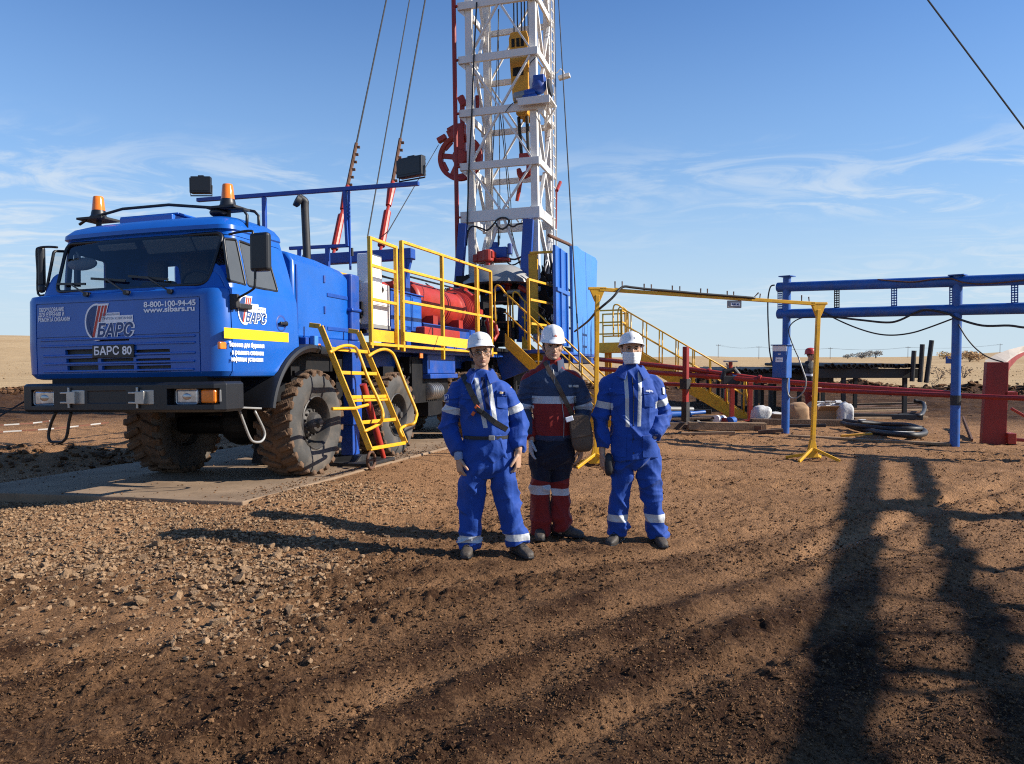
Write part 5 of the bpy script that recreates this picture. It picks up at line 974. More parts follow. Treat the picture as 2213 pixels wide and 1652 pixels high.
# rear platform and its stairs to the right of the wind wall
zt = TW(-12.9, 3.25, 2.05); zb = G((1622, 905)); zb.z = H(zb.x, zb.y) + .03
stairs('stairs', zt, zb, (TFw * -1 + V(0, .0, 0)), .95, 'long yellow stairs coming down beside the masked worker to the pipe rack', 8, drop=.34)
rpf = MB(); 
rear = empty('stair_landing', TM @ Matrix.Translation((-13.2, 2.95, 1.9)), 'yellow railed landing at the top of the long stairs beside the blue wall', 'landing')
MB().bx(-.75, .6, -.42, .32, -.1, 0).bx(.58, .61, -.42, .32, -.12, .16).bx(-.75, .6, .31, .335, -.12, .16).bx(-.3, -.2, -.2, -.1, -2.0, -.1).bx(.3, .4, -.2, -.1, -2.0, -.1).build('floor', YEL, rear, bevel=.006)
for pts in (((.6, -.42), (.6, .30)), ((.6, .32), (-.1, .32)), ((-.75, -.42), (-.75, .32))):
    a, b_ = V(*pts[0], 0), V(*pts[1], 0); h = MB()
    for z in (1.05, .72, .4): h.bar(a + V(0, 0, z), b_ + V(0, 0, z), .04)
    for q in (a, b_): h.bar(q, q + V(0, 0, 1.07), .04, .04, (1, 0, 0))
    h.build('railing', YEL, rear)
# guy lines, turnbuckles
def guy(name, label, pts, r, parts=None):
    m = MB(); 
    m.tube(pts, r, 6); o = m.build(name, ROPE); tag(o, label, 'guy wire', 'guy wires of the mast'); return o
for (b0, t0, c0_, c1_, lab) in ((zB(852, 510), zB(950, 60), (770, 265), (835, 0), 'left load guy with a red turnbuckle running from the blue beam to the mast top'), (zB(1150, 475), zB(1232, 28), (872, 250), (919, 0), 'right load guy with a red turnbuckle beside the right floodlight')):
    p0 = TF(b0, BX); pe = TF(c1_, BX - 2.9); dirv = (pe - p0); tz = lambda z: p0 + dirv * ((z - p0.z) / dirv.z)
    P = lambda z: TM @ tz(z)
    o = guy('load_guy', lab, [P(5.55), P(MTOP + .3)], .016)
    MB().tube([P(3.32), P(3.5)], .03, 8).tube([P(3.45), P(4.10)], .065, 10).tube([P(4.10), P(4.25)], .03, 8).tube([P(4.22), P(4.58)], [.05, .075], 10).tube([P(4.58), P(4.7)], .04, 8).build('turnbuckle', RED, o, smooth=30)
    m = MB()
    m.tube([P(4.68), P(5.6)], .035, 8)
    for z in np.arange(4.72, 5.6, .16): q = P(z); m.box(q + V(.03, 0, 0), (.10, .05, .04))
    m.build('wire_clamps', RUST, o)
def line2(name, label, a, b_, r=.012, m=None): o = MB().tube([a, b_], r, 6).build(name, m or ROPE); return tag(o, label, 'guy wire', 'guy wires of the mast')
topL, topR = TW(-11.6, -.9, MTOP), TW(-11.6, 1.25, MTOP)
p0, p1 = TF((794, 515), -2.5), TF((885, 0), -5.5); line2('guy_wire', 'thin wire between the two load guys rising from the white cabinet', TM @ p0, TM @ (p0 + (p1 - p0) * 5.2), .011)
p0, p1 = TF((836, 506), -3.4), TF(zD(185, 1215), MX0 - .5); line2('tong_line', 'thin line from the blue beam up to the red spoked sheave', TM @ p0, TM @ p1, .009)
a, b_ = W((2005, 0), 21), W((2213, 278), 21); d = (b_ - a); line2('guy_wire', 'black guy wire crossing the sky in the upper right corner', a - d * ((a.x - topR.x) / d.x), a + d * (a.z / -d.z), .024)
a, b_ = W((1207, 0), 20), W((1238, 535), 13.0); d = b_ - a; a2 = a - d * .9; line2('guy_wire', 'guy wire passing the right side of the mast in front of the pale blue wall', a2, b_ + d * .28, .013)
# ------------------------------------------------------------------ yard on the right
def Gh(q):
    p = G(q)
    for _ in range(4): p = G(q, H(p.x, p.y))
    return p
def vplane(A, B):
    n = V(B.x - A.x, B.y - A.y, 0).cross(V(0, 0, 1)).normalized()
    return lambda q: (lambda d: CAMP + d * ((A - CAMP).dot(n) / d.dot(n)))(ray(*q))
P1, P2 = Gh((1697, 937)), Gh((2063, 962)); VP = vplane(P1, P2); RD = V(P2.x - P1.x, P2.y - P1.y, 0).normalized(); RNn = V(0, 0, 1).cross(RD)
rack = empty('cable_rack', P1, 'tall blue pipe cable rack with two long beams and perforated hangers', 'cable rack')
for q, top in ((P1, zR(322, 168)), (P2, zR(1600, 160))):
    t = VP(top); m = MB(); m.cyl(q - P1 - V(0, 0, .3), V(q.x, q.y, t.z) - P1, .082, 14); m.box(V(q.x, q.y, t.z) - P1, (.26, .26, .02), (RD, RNn, V(0, 0, 1))); m.build('post', RACKB, rack, smooth=40)
Q3 = P2 + (P2 - P1) * 1.0; t = VP(zR(1600, 160)); MB().cyl(Q3 - P1 - V(0, 0, .3), V(Q3.x, Q3.y, t.z) - P1, .082, 14).build('post', RACKB, rack, smooth=40)
for a, b in ((zR(245, 250), zR(2100, 190)), (zR(247, 452), zR(2100, 408))):
    p, q = VP(a), VP(b); q = p + (q - p) * 1.6; p.z = q.z = (p.z + q.z) / 2 if False else p.z; m = MB(); q.z = p.z + (VP(b).z - p.z) * 1.6; m.cyl(p - P1, q - P1, .10, 16)
    m.build('beam', RACKB, rack, smooth=40)
for a, (b0, b1) in ((262, (282, 430)), (690, (262, 418)), (1122, (240, 405)), (1562, (235, 402)), (2030, (215, 385))):
    t, b = VP(zR(a, b0)), VP(zR(a, b1)); m = MB(); m2 = (t - b).length; n = 9
    for s in (-.045, 0, .045): m.bar(t + RD * s - P1, b + RD * s - P1, .018, .012, tuple(RNn))
    for k in range(n + 1): c_ = t.lerp(b, k / n) - P1; m.bar(c_ - RD * .055, c_ + RD * .055, .012, .022)
    m.build('hanger', BLACKM if a == 690 else RACKB, rack)
p, q = VP(zR(1510, 825)), VP(zR(1562, 772)); m = MB(); w = (q - p).dot(RD); h = q.z - p.z; o_ = p - P1
m.box(o_ + RD * (w / 2) + V(0, 0, h * .35), (w, .03, h * .7), (RD, RNn, V(0, 0, 1))).box(o_ + RD * (w * .5) + V(0, 0, h * .95), (w, .03, h * .12), (RD, RNn, V(0, 0, 1))).box(o_ + RD * (w * .12) + V(0, 0, h * .8), (w * .24, .03, h * .3), (RD, RNn, V(0, 0, 1))).box(o_ + RD * (w * .9) + V(0, 0, h * .8), (w * .2, .03, h * .3), (RD, RNn, V(0, 0, 1))); m.build('bracket_plate', RACKB, rack, bevel=.008)
# electrical box on the first post
p, q = VP(zR(242, 930)), VP(zR(352, 690)); w = (q - p).dot(RD); h = q.z - p.z; c0 = (p + q) / 2 - P1 - RNn * -.0; fwd = -RNn if (-RNn).dot(CAMP - P1) > 0 else RNn
eb = MB().box(c0 + fwd * .12, (w, .24, h), (RD, fwd, V(0, 0, 1))).box(c0 + fwd * .12 + V(0, 0, h / 2 + .012), (w + .06, .30, .022), (RD, fwd, V(0, 0, 1))).build('electrical_box', RACKB, rack, bevel=.006)
MB().box(c0 + fwd * .245 + V(0, 0, h * .41), (w * .98, .006, h * .17), (RD, fwd, V(0, 0, 1))).build('label_strip', CABW, eb); MB().box(c0 + fwd * .244 - V(0, 0, h * .09), (w * .93, .012, h * .80), (RD, fwd, V(0, 0, 1))).build('box_door', RACKB, eb, bevel=.004)
MB().box(c0 + fwd * .252 + V(0, 0, h * .06), (w * .5, .004, h * .14), (RD, fwd, V(0, 0, 1))).build('label_plate', WTXT, eb); MB().box(c0 + fwd * .252 + V(0, 0, h * .24), (w * .18, .004, h * .045), (RD, fwd, V(0, 0, 1))).build('label_plate', WTXT, eb)
ux_ = RD if RD.cross(V(0, 0, 1)).dot(fwd) > 0 else -RD
mb = MB(); text_mb(mb, '380 В', .045, c0 + fwd * .2545 + V(0, 0, h * .06), ux_, (0, 0, 1), width=w * .36); text_mb(mb, 'ЯР', .035, c0 + fwd * .2545 + V(0, 0, h * .24), ux_, (0, 0, 1)); mb.build('lettering', NTXT, eb)
# cables
def cable(label, pts, r=.014, k=5, fn=None, m=None, name='power_cable', grp='black cables on the blue rack'):
    f = fn or VP; o = MB().tube(catmull([(f(zR(*q)) + fwd * .12) if not isinstance(q, Vector) else q for q in pts], k), r, 6).build(name, m or ROPE, None, smooth=True); return tag(o, label, 'cable', grp)
cable('black cable loop from the left end of the top blue beam to the electrical box', ((240, 237), (210, 250), (192, 330), (190, 450), (196, 600), (205, 740), (232, 860)), .016)
cable('thin black cable curling from the lower blue beam down to the grey hose', ((560, 478), (450, 482), (375, 520), (347, 580), (375, 680), (420, 780)), .012)
cable('grey hose loop hanging beside the electrical box post', ((420, 780), (455, 880), (478, 960), (455, 1040), (400, 1085), (350, 1070), (335, 1000), (342, 930)), .016, m=GREY)
cable('thick black cable sagging under the lower blue beam', ((560, 470), (700, 478), (900, 500), (1080, 517), (1180, 500), (1330, 430), (1420, 425), (1540, 450), (1620, 490), (1800, 540), (2000, 540), (2130, 555), (2300, 540)), .02)
cable('thin black cable in a deep sag from the yellow gate to the second blue post', ((585, 425), (700, 490), (850, 555), (1000, 600), (1130, 612), (1270, 595), (1400, 555), (1580, 488)), .014)
cable('black cable from the second blue post down to the red steel column', ((1620, 530), (1680, 630), (1760, 720), (1850, 780), (1960, 815)), .012)
cable('brown cable lying along the top blue beam', ((1015, 195), (1120, 205), (1280, 213), (1420, 195), (1560, 188), (1640, 212), (1760, 228), (1900, 222), (2200, 190)), .013, m=RUST)
# red horizontal pipe carried by the rack posts, with a red post at its end
pr_ = MB(); a, b = VP(zQ(770, 1015)), VP(zR(2100, 1090)); b = a + (b - a) * 1.5; o_ = -fwd * .13
P0 = V(*(VP((1481, 940)))); P0.z = H(P0.x, P0.y); pipe = pr_.cyl(a + o_, b + o_, .045, 10).build('pipe_rail', REDD, None, smooth=40); tag(pipe, 'long dark red pipe running level behind the blue rack posts', 'pipe rail')
t = VP(zQ(972, 702)); pst = MB().box((P0.x, P0.y, (t.z + P0.z) / 2), (.115, .115, t.z - P0.z), (RD, RNn, V(0, 0, 1))).build('post', REDD, pipe, bevel=.008)
c_ = VP(zQ(965, 1015)); MB().box((c_.x, c_.y, c_.z), (.19, .16, .24), (RD, RNn, V(0, 0, 1))).box((P0.x, P0.y, P0.z + .28), (.14, .14, .62), (RD, RNn, V(0, 0, 1))).build('clamp', BLACKM, pipe)
c_ = VP(zR(1585, 1105)); MB().cyl(c_ - V(0, 0, .08), c_ + V(0, 0, .10), .089, 14).build('clamp', BLACKM, pipe)
# yellow cable gate
g1, g2 = Gh((1287, 1009)), Gh((1755, 996)); gv = V(g2.x - g1.x, g2.y - g1.y, 0); gd = gv.normalized(); gn = V(0, 0, 1).cross(gd); GP = vplane(g1, g2)
gate = empty('cable_gate', g1, 'yellow steel gate frame carrying a cable overhead between the two front poles', 'gate frame')
for q, top in ((g1, zQ(230, 215)), (g2, zR(552, 372))):
    t = GP(top); T_ = V(q.x, q.y, t.z) - g1; o_ = q - g1; lean = V(t.x - q.x, t.y - q.y, 0); T_ += lean; m = MB(); m.bar(o_ + V(0, 0, .1), T_ - V(0, 0, .1), .062, .062, tuple(gd)); m.prism([T_ - gd * .125 - gn * .02, T_ + gd * .125 - gn * .02, T_ + gd * .04 - V(0, 0, .2) - gn * .02, T_ - gd * .04 - V(0, 0, .2) - gn * .02], gn * .05); m.bar(T_ - gd * .14, T_ + gd * .14, .05, .04); m.build('post', YEL, gate, bevel=.006)
    m = MB(); fd = gd * .85 - gn * .3
    for s, L_ in ((-1, .42), (1, .42)):
        for dv in ((gd * s * .8 - gn * .55) * 1,): m.bar(o_ + V(0, 0, .20), o_ + dv * L_ + V(0, 0, .02), .038, .045); m.bar(o_ + V(0, 0, .12), o_ + (gd * s * .7 + gn * .7) * L_ + V(0, 0, .02), .038, .045)
    m.prism([o_ - gd * .10 + V(0, 0, .05) - gn * .03, o_ + gd * .10 + V(0, 0, .05) - gn * .03, o_ + gd * .035 + V(0, 0, .34) - gn * .03, o_ - gd * .035 + V(0, 0, .34) - gn * .03], gn * .06); m.build('foot', YEL, gate, bevel=.006)
ta, tb = GP(zQ(300, 222)) - g1, GP(zR(500, 374)) - g1; MB().bar(ta - gd * .1, tb + gd * .05, .05, .055).build('beam', YEL, gate, bevel=.006)
hk = [(378, 205, 155), (438, 210, 155), (622, 228, 175), (682, 232, 180), (858, 245, 190), (921, 248, 196), (1096, 262, 214), (1152, 265, 216), (1318, 278, 235), (1372, 285, 240)]
for i in range(0, 10, 2):
    (a0, b0, t0), (a1, b1, t1) = hk[i], hk[i + 1]; MB().tube([GP(zQ(*q)) - g1 for q in ((a0, t0), (a0, b0 + 7), (a1, b1 + 7), (a1, t1))], .011, 6).build('cable_hook', RUST, gate)
MB().tube([GP(zQ(*q)) - g1 for q in ((1580, 250), (1542, 290), (1590, 300), (1595, 258))], .011, 6).build('cable_hook', RUST, gate); MB().tube([GP(zR(*q)) - g1 for q in ((425, 310), (425, 358), (482, 365), (478, 322))], .011, 6).build('cable_hook', RUST, gate)
cable('black cable running along the top of the yellow gate and sagging to the truck', [GP(zQ(1540, 297)) - gn * .05, GP(zQ(1375, 283)) - gn * .04, GP(zQ(1100, 262)) - gn * .04, GP(zQ(860, 240)) - gn * .04, GP(zQ(640, 222)) - gn * .04, GP(zQ(520, 208)) - gn * .04, GP(zQ(430, 207)) - gn * .05, GP(zQ(340, 300)) - gn * .1, GP(zQ(240, 400)) + gn * .1, W(zQ(150, 490), 13.5), W(zQ(40, 575), 15.5)], .019, fn=GP)
p, q = GP(zQ(1318, 378)), GP(zQ(1436, 316)); c_ = (p + q) / 2; w = (q - p).dot(gd); h = q.z - p.z; fg = -gn if (-gn).dot(CAMP - c_) > 0 else gn; fg = -fg if fg.dot(CAMP - c_) < 0 else fg; ug = gd if gd.cross(V(0, 0, 1)).dot(fg) > 0 else -gd
sg = empty('height_sign', c_, 'small grey sign with a white strip hanging under the yellow beam', 'sign'); MB().box((0, 0, 0), (w, .03, h), (gd, gn, V(0, 0, 1))).build('backing', GREY, sg, bevel=.006); MB().box(fg * .018 + ug * .01, (w * .66, .006, h * .42), (gd, gn, V(0, 0, 1))).build('strip', WTXT, sg)
mb = MB(); text_mb(mb, '5,0 м', h * .32, fg * .0215 + ug * .01, ug, (0, 0, 1), bold=.003, width=w * .48); mb.build('lettering', NTXT, sg)
# red pipes coming down from the rig floor
for nm, pts, lab in (('discharge_pipe', (W((1285, 776), 21.5), W((1480, 797), 19.6), W((1700, 826), 18.2), W((2068, 852), 15.9)), 'upper of the two red pipes sloping down from the rig towards the right'), ('discharge_pipe', (W((1285, 797), 21.3), W((1480, 810), 19.5), W((1690, 826), 18.3)), 'lower of the two red pipes sloping down from the rig, ending at the blue post')):
    m = MB(); m.tube(catmull(pts, 4), .062, 12); 
    o = m.build(nm, RED, None, smooth=40); tag(o, lab, 'pipe', 'red pipes from the rig')
    f = MB()
    for t in (.3, .62): c_ = pts[0].lerp(pts[-1], t); 
    c0_, c1_ = pts[1], pts[2]; dd_ = (c1_ - c0_).normalized()
    for t in (.25, .75): f.cyl(c0_.lerp(c1_, t) - dd_ * .03, c0_.lerp(c1_, t) + dd_ * .03, .085, 12)
    f.build('coupling', REDD, o, smooth=40)
for (a0, b0, b1, D_, lab) in ((1358, 1010, 1310, 19.0, 'red upright post carrying the black valve beside the long stairs'), (1510, 1000, 1320, 19.3, 'red upright post at the foot of the long stairs'), (1305, 1060, 1260, 21.5, 'thin red upright behind the long stairs')):
    t, b = W(zQ(a0, b0), D_), W(zQ(a0, b1), D_); m = MB(); m.bar((t.x, t.y, b.z - .15), t, .10 if D_ < 21 else .06, None, (1, 0, 0)); m.box((t.x, t.y, b.z), (.3, .2, .03)); tag(m.build('support_post', RED, bevel=.006), lab, 'post', 'red support posts')
c_ = W(zQ(1345, 940), 18.9); vv = empty('gate_valve', c_, 'black gate valve with a red stem and hand wheel on top of the red post', 'valve'); k = 18.9 / FPX * .258
m = MB(); m.box((0, 0, -40 * k), (140 * k, .22, 70 * k)); m.tube([(-65 * k, 0, -40 * k), (-50 * k, 0, 30 * k), (30 * k, 0, 50 * k), (70 * k, 0, 0), (60 * k, 0, -60 * k)], .07, 10); m.lathe([(.10, -.03), (.10, .03)], (70 * k, 0, -30 * k), (1, 0, 0), 14); m.build('body', BLACKM, vv, bevel=.02); MB().cyl((0, 0, 30 * k), (0, 0, 110 * k), .05, 10).build('stem', RED, vv); MB().box((0, 0, 115 * k), (.32, .16, .04)).cyl((-.1, 0, 100 * k), (-.02, 0, 40 * k), .025, 6).build('hand_wheel', GREY, vv, bevel=.01)
MB().prism([(.02, -.10, .02), (.17, -.10, -.02), (.16, -.10, -.20), (.06, -.10, -.12)], (0, .06, 0)).build('cloth', RACKB, vv)
# pipe racks with drill pipe
PIPE = mat('drill_pipe', (.018, .015, .013), .55, metal=.4, var=.4, dirt=.4, dcol=(.08, .045, .03), ds=5)
def piperack(name, label, u0, u1, vtop, D_, Lp, legs, plabel, n, grp):
    a, b = W((u0, vtop), D_), W((u1, vtop), D_); gz = H(a.x, a.y); root = empty(name, V(a.x, a.y, gz), label, 'pipe rack', 'steel pipe racks'); o_ = V(a.x, a.y, gz); zt = a.z - .13; w = b.x - a.x
    for i, y in enumerate((0.25, Lp * .55, Lp - .3)):
        MB().bx(-.1, w + .1, y - .08, y + .08, zt - o_.z - .26, zt - o_.z).build('beam', BLACKM, root, bevel=.008)
        for lu in legs[i::3]:
            x = W((lu, vtop), D_).x - a.x; m = MB(); m.bar((x, y, -.2), (x, y, zt - o_.z - .26), .10, .10, (1, 0, 0)); m.build('leg', BLACKM, root)
    first = None; g = random.Random(len(label))
    for i in range(n):
        x = a.x + (i + .5) * w / n + g.uniform(-.006, .006); r = w / n * .5 * g.uniform(.80, .95); y0 = a.y + g.uniform(-.12, .12)
        if first is None: first = (r, MB().lathe([(r * .72, .02), (r * .72, 0), (r, 0), (r, .18), (r * .82, .24), (r * .82, Lp)], (0, 0, 0), (0, 1, 0), 12, False).lathe([(r * .7, .05), (0, .05)], (0, 0, 0), (0, 1, 0), 12, False).build('drill_pipe', PIPE, smooth=35)); pp = first[1]
        else: pp = first[1].copy(); COL.objects.link(pp)
        pp.location = (x, y0, zt + first[0] + g.uniform(0, .035)); tag(pp, plabel, 'drill pipe', grp)
    return a, b, o_
A1, B1, O1 = piperack('pipe_rack', 'tall black pipe rack at right with a row of pipe ends along its top', 1784, 1992, 787, 21.0, 5.0, (1832, 1853, 1866, 1966, 1946, 1930), 'dark drill pipe lying end-on in the row on the tall right-hand rack', 20, 'drill pipes on the tall rack')
piperack('pipe_rack', 'lower long black pipe rack behind the long yellow stairs and the electrical box', 1560, 1800, 798, 23.0, 5.0, (1572, 1580, 1590, 1612, 1605, 1622, 1640, 1648, 1655, 1672, 1680, 1690, 1702, 1712, 1720, 1735, 1742, 1750, 1765, 1772, 1780), 'dark drill pipe lying end-on in the row on the lower left-hand rack', 22, 'drill pipes on the lower rack')
# the four end legs of the tall rack stand nearer and longer; leaning stop pipes
for (a0, b0, a1, b1, lab) in ((1272, 728, 1258, 850, 'shortest black stake standing at the right end of the pipe rack'), (1335, 680, 1318, 855, 'middle black stake standing at the right end of the pipe rack'), (1405, 650, 1365, 860, 'tallest leaning black stake at the right end of the pipe rack')):
    p, q = W(zR(a0, b0), 21.0), W(zR(a1, b1), 21.0); d = p - q; q2 = q - V(0, 0, 1) * .4; tag(MB().cyl(q2, p, .062, 10).build('stop_stake', BLACKM, smooth=40), lab, 'stake', 'black stop stakes')
def box_thing(name, m, pts_c, size, label, cat, rot=0, grp=None, bev=.02, lumpy=0):
    o = MB().box((0, 0, size[2] / 2), size).build(name, m, None); o.location = pts_c; o.rotation_euler = (0, 0, rot)
    if bev: b = o.modifiers.new('b', 'BEVEL'); b.width = bev; b.segments = 2
    return tag(o, label, cat, grp)
def soft(name, m, q, D_, w, h, d, label, cat, seed, grp=None, flatten=.15, amp=.22):
    """crumpled sack or box: dense rounded block with creased noise"""
    c = W(q, D_); c.z = H(c.x, c.y); bm = bmesh.new(); bmesh.ops.create_icosphere(bm, subdivisions=4, radius=1); co = np.array([v.co for v in bm.verts]); s = np.abs(co); e = .55
    co = np.sign(co) * s ** e; n = vnoise3(co * 1.6 + seed, seed); n2 = 1 - 2 * np.abs(vnoise3(co * 2.6 + seed * 3, seed + 1)); co = co * (1 + amp * n[:, None] + .10 * n2[:, None]); co = co * np.array([w / 2, d / 2, h / 2]) * .95; co[:, 2] += h / 2 - .04; co[:, 2] = np.maximum(co[:, 2], -.03)
    for v, x in zip(bm.verts, co): v.co = x
    me = bpy.data.meshes.new(name); bm.to_mesh(me); bm.free(); me.materials.append(m); me.shade_smooth(); me.set_sharp_from_angle(angle=rad(38)); o = bpy.data.objects.new(name, me); COL.objects.link(o); o.location = c; return tag(o, label, cat, grp)
soft('white_sack', SACK, zR(118, 1245), 18.9, .42, .50, .5, 'crumpled silver white sack at the foot of the long yellow stairs', 'sack', 3)
soft('cardboard_sheet', CARD, zR(395, 1255), 18.6, .50, .58, .4, 'torn brown cardboard box leaning behind the electrical box post', 'box', 5, amp=.35)
soft('white_sack', SACK, zR(228, 1180), 19.6, .42, .30, .4, 'flat grey white sack between the post and the silver sack', 'sack', 7)
soft('white_sack', SACK, zR(750, 1262), 18.7, .36, .58, .35, 'white plastic sack slumped at the right side of the cardboard carton', 'sack', 9, amp=.4)
cb_ = W(zR(625, 1265), 18.8); cb_.z = H(cb_.x, cb_.y); ct = empty('cardboard_carton', cb_, 'open brown cardboard carton with paper spilling out behind the yellow gate post', 'carton'); w = 170 * .2868 / FPX * 18.8
MB().bx(-w / 2, w / 2, -.02, .45, 0, .46).build('carton_body', CARD, ct, bevel=.01)
for s, a in ((-1, 35), (1, 60)): MB().box((s * (w / 2 + .08), .2, .46 + .03), (.2, .45, .012), (V(math.cos(rad(a * -s)), 0, math.sin(rad(40))).normalized(), V(0, 1, 0), V(-math.sin(rad(40)) , 0, math.cos(rad(40))))).build('flap', CARD, ct)
MB().box((0, -.10, .42), (w * .95, .2, .012), (V(1, 0, 0), V(0, .8, -.6), V(0, .6, .8))).build('flap', CARD, ct); g = random.Random(4); m = MB()
for _ in range(26): x, y = g.uniform(-w / 2, w / 2 + .05), g.uniform(0, .4); m.box((x, y, .46 + g.uniform(0, .12)), (g.uniform(.06, .18), g.uniform(.05, .15), .02), tuple(Matrix.Rotation(g.uniform(-.8, .8), 3, 'X').col))
m.build('paper', SACK, ct)
def plank(label, q0, q1, h, d, m, grp='timber and beams on the ground', name='timber_beam', lift=0):
    a, b = Gh(q0), Gh(q1); a.z += h / 2 + lift; b.z += h / 2 + lift; return tag(MB().bar(a, b, d, h).build(name, m, None, bevel=.008), label, 'timber', grp)
plank('long dark timber beam lying in front of the cardboard carton', zR(40, 1290), zR(960, 1302), .16, .2, WOODD); plank('pale wooden plank lying on the soil from the first blue post to the second', zR(330, 1380), zR(1550, 1445), .05, .12, WOOD)
plank('timber beam on the ground under the foot of the long stairs', zQ(990, 1395), zQ(1640, 1405), .17, .2, WOOD); plank('timber beam left of the red post, partly behind the masked worker', zQ(700, 1400), zQ(960, 1388), .15, .2, WOODD); plank('rusty beam end between the two red posts', zQ(1590, 1330), zQ(1790, 1345), .22, .2, WOODD)
for i in range(7):
    b0 = 1250 - 18 * i; plank('weathered timber plank, number %s from the front of the stack under the tall pipe rack' % ('one two three four five six seven'.split()[i]), zR(810 - 6 * i, b0), zR(1360 - 30 * (i % 3), b0 - 12), .07, .2, (WOOD, WOODD, RUST)[i % 3], 'planks stacked under the tall pipe rack', 'timber_plank')
plank('black skid beam of the pipe rack lying on the ground', zR(800, 1240), zR(1330, 1250), .14, .16, BLACKM, None, 'skid_beam')
g = random.Random(6)
def hose(label, pts, r, m=BLACKM, name='black_hose'): o = MB().tube(catmull([(lambda p: p + V(0, 0, r + dz))(Gh(zR(a, b))) for a, b, dz in pts], 5), r, 8).build(name, m, None, smooth=True); return tag(o, label, 'hose', 'black hoses on the ground')
hose('outer loop of thick black hose lying on the soil in front of the planks', ((730, 1310, .05), (860, 1345, .02), (1050, 1378, .02), (1230, 1395, .02), (1335, 1392, .03), (1350, 1375, .05), (1280, 1345, .06), (1150, 1325, .04), (1000, 1318, .02), (860, 1310, .05), (740, 1302, .08)), .06)
hose('inner loop of thick black hose lying on the soil in front of the planks', ((760, 1335, .1), (900, 1352, .1), (1100, 1372, .1), (1250, 1378, .12), (1320, 1368, .1), (1220, 1345, .12), (1050, 1330, .1), (850, 1322, .12)), .05)
hose('black hose end curling up beside the tall rack leg', ((1150, 1245, .05), (1250, 1238, .05), (1320, 1245, .05), (1350, 1220, .15), (1335, 1200, .25), (1270, 1195, .3)), .055)
soft('plastic_sheet', SACK, zR(1180, 1385), 15.9, .55, .16, .3, 'crumpled clear plastic sheet lying in the black hose loop', 'plastic sheet', 15); soft('white_sack', SACK, zR(880, 1222), 19.4, .22, .14, .2, 'small white rag on the planks under the pipe rack', 'rag', 17)
# blue pipe pieces and oddments between the masked worker and the stairs
for (a0, b0, a1, b1, r, m, lab) in ((820, 1270, 1010, 1262, .09, BLUE, 'thick blue pipe lying beside the masked worker'), (830, 1225, 1030, 1228, .06, GREY, 'grey pipe on top of the blue pipe beside the masked worker'), (850, 1362, 920, 1358, .11, BLUE, 'short blue drum on the ground beside the masked worker'), (1010, 1260, 1130, 1250, .045, RACKB, 'thin blue pipe pointing towards the long stairs'), (1060, 1335, 1180, 1345, .06, BLACKM, 'black pipe fitting under the long stairs'), (1230, 1310, 1290, 1305, .08, CABW, 'white canister under the long stairs'), (1285, 1330, 1340, 1322, .08, REDD, 'dark red canister under the long stairs'), (1340, 1330, 1372, 1318, .09, RACKB, 'blue canister at the red post under the stairs')):
    p = Gh(zQ(a0, b0 + 45)) if False else W(zQ(a0, b0), 18.4); q = W(zQ(a1, b1), 18.6); m_ = MB().cyl(p, q, r, 14).cyl(p - (q - p).normalized() * .03, p + (q - p).normalized() * .04, r * 1.25, 14); tag(m_.build('pipe_piece', m, None, smooth=40), lab, 'pipe', 'pipe pieces by the stairs')
wk = MB(); wk_a, wk_b = W(zQ(800, 1305), 18.5), W(zQ(1250, 1290), 18.7); tag(wk.bar(wk_a, wk_b, .5, .05).bar(wk_a + V(.1, 0, 0), (wk_a.x + .1, wk_a.y, H(wk_a.x, wk_a.y)), .06).bar(wk_b - V(.1, 0, 0), (wk_b.x - .1, wk_b.y, H(wk_b.x, wk_b.y)), .06).build('workbench', WOODD, None, bevel=.006), 'low timber bench holding blue pipe pieces beside the masked worker', 'bench')
plank('dark skid beam under the masked worker bench', zQ(760, 1330), zQ(1300, 1330), .12, .3, BLACKM, None, 'skid_beam')
# red steel column with a bent head
cp = [Gh(zR(*q)) for q in ((1785, 1432), (1968, 1440))]; c0 = cp[0]; wdt = (cp[1] - cp[0]).length; X = (cp[1] - cp[0]).normalized(); X.z = 0; Y = V(0, 0, 1).cross(X); D_ = c0.y
rc = empty('red_steel_column', c0, 'dark red box column with a bent grey topped head at the right edge', 'steel column')
m = MB(); ht = W(zR(1815, 815), D_).z - c0.z; m.prism([V(0, 0, -.1), X * wdt - V(0, 0, .1), X * (wdt * 1.04) + V(0, 0, ht), X * (wdt * .14) + V(0, 0, ht)], Y * .16); m.bx(0, 0, 0, 0, 0, 0) if False else None; m.build('column', REDD, rc, bevel=.01)
rg = []; rg2 = []
for (l_, r_, f_, dd) in (((1812, 812), (1974, 816), (1976, 900), 0), ((1890, 765), (2003, 790), (2000, 850), .45), ((1990, 728), (2050, 758), (2050, 795), 1.1), ((2110, 697), (2112, 733), (2112, 755), 1.9), ((2220, 690), (2222, 722), (2222, 742), 2.6)):
    A_, B_, C__ = (W(zR(*q), D_ + dd) - c0 for q in (l_, r_, f_)); rg.append([A_, B_, B_ + V(0, .03, .02), A_ + V(0, .03, .02)]); rg2.append([B_, B_ + V(.03, .1, 0), C__ + V(.03, .1, 0), C__])
MB().loft(rg).build('head_plate', mat('dusty_grey_paint', (.36, .31, .26), .8, var=.15), rc); MB().loft(rg2).build('head_flange', REDD, rc)
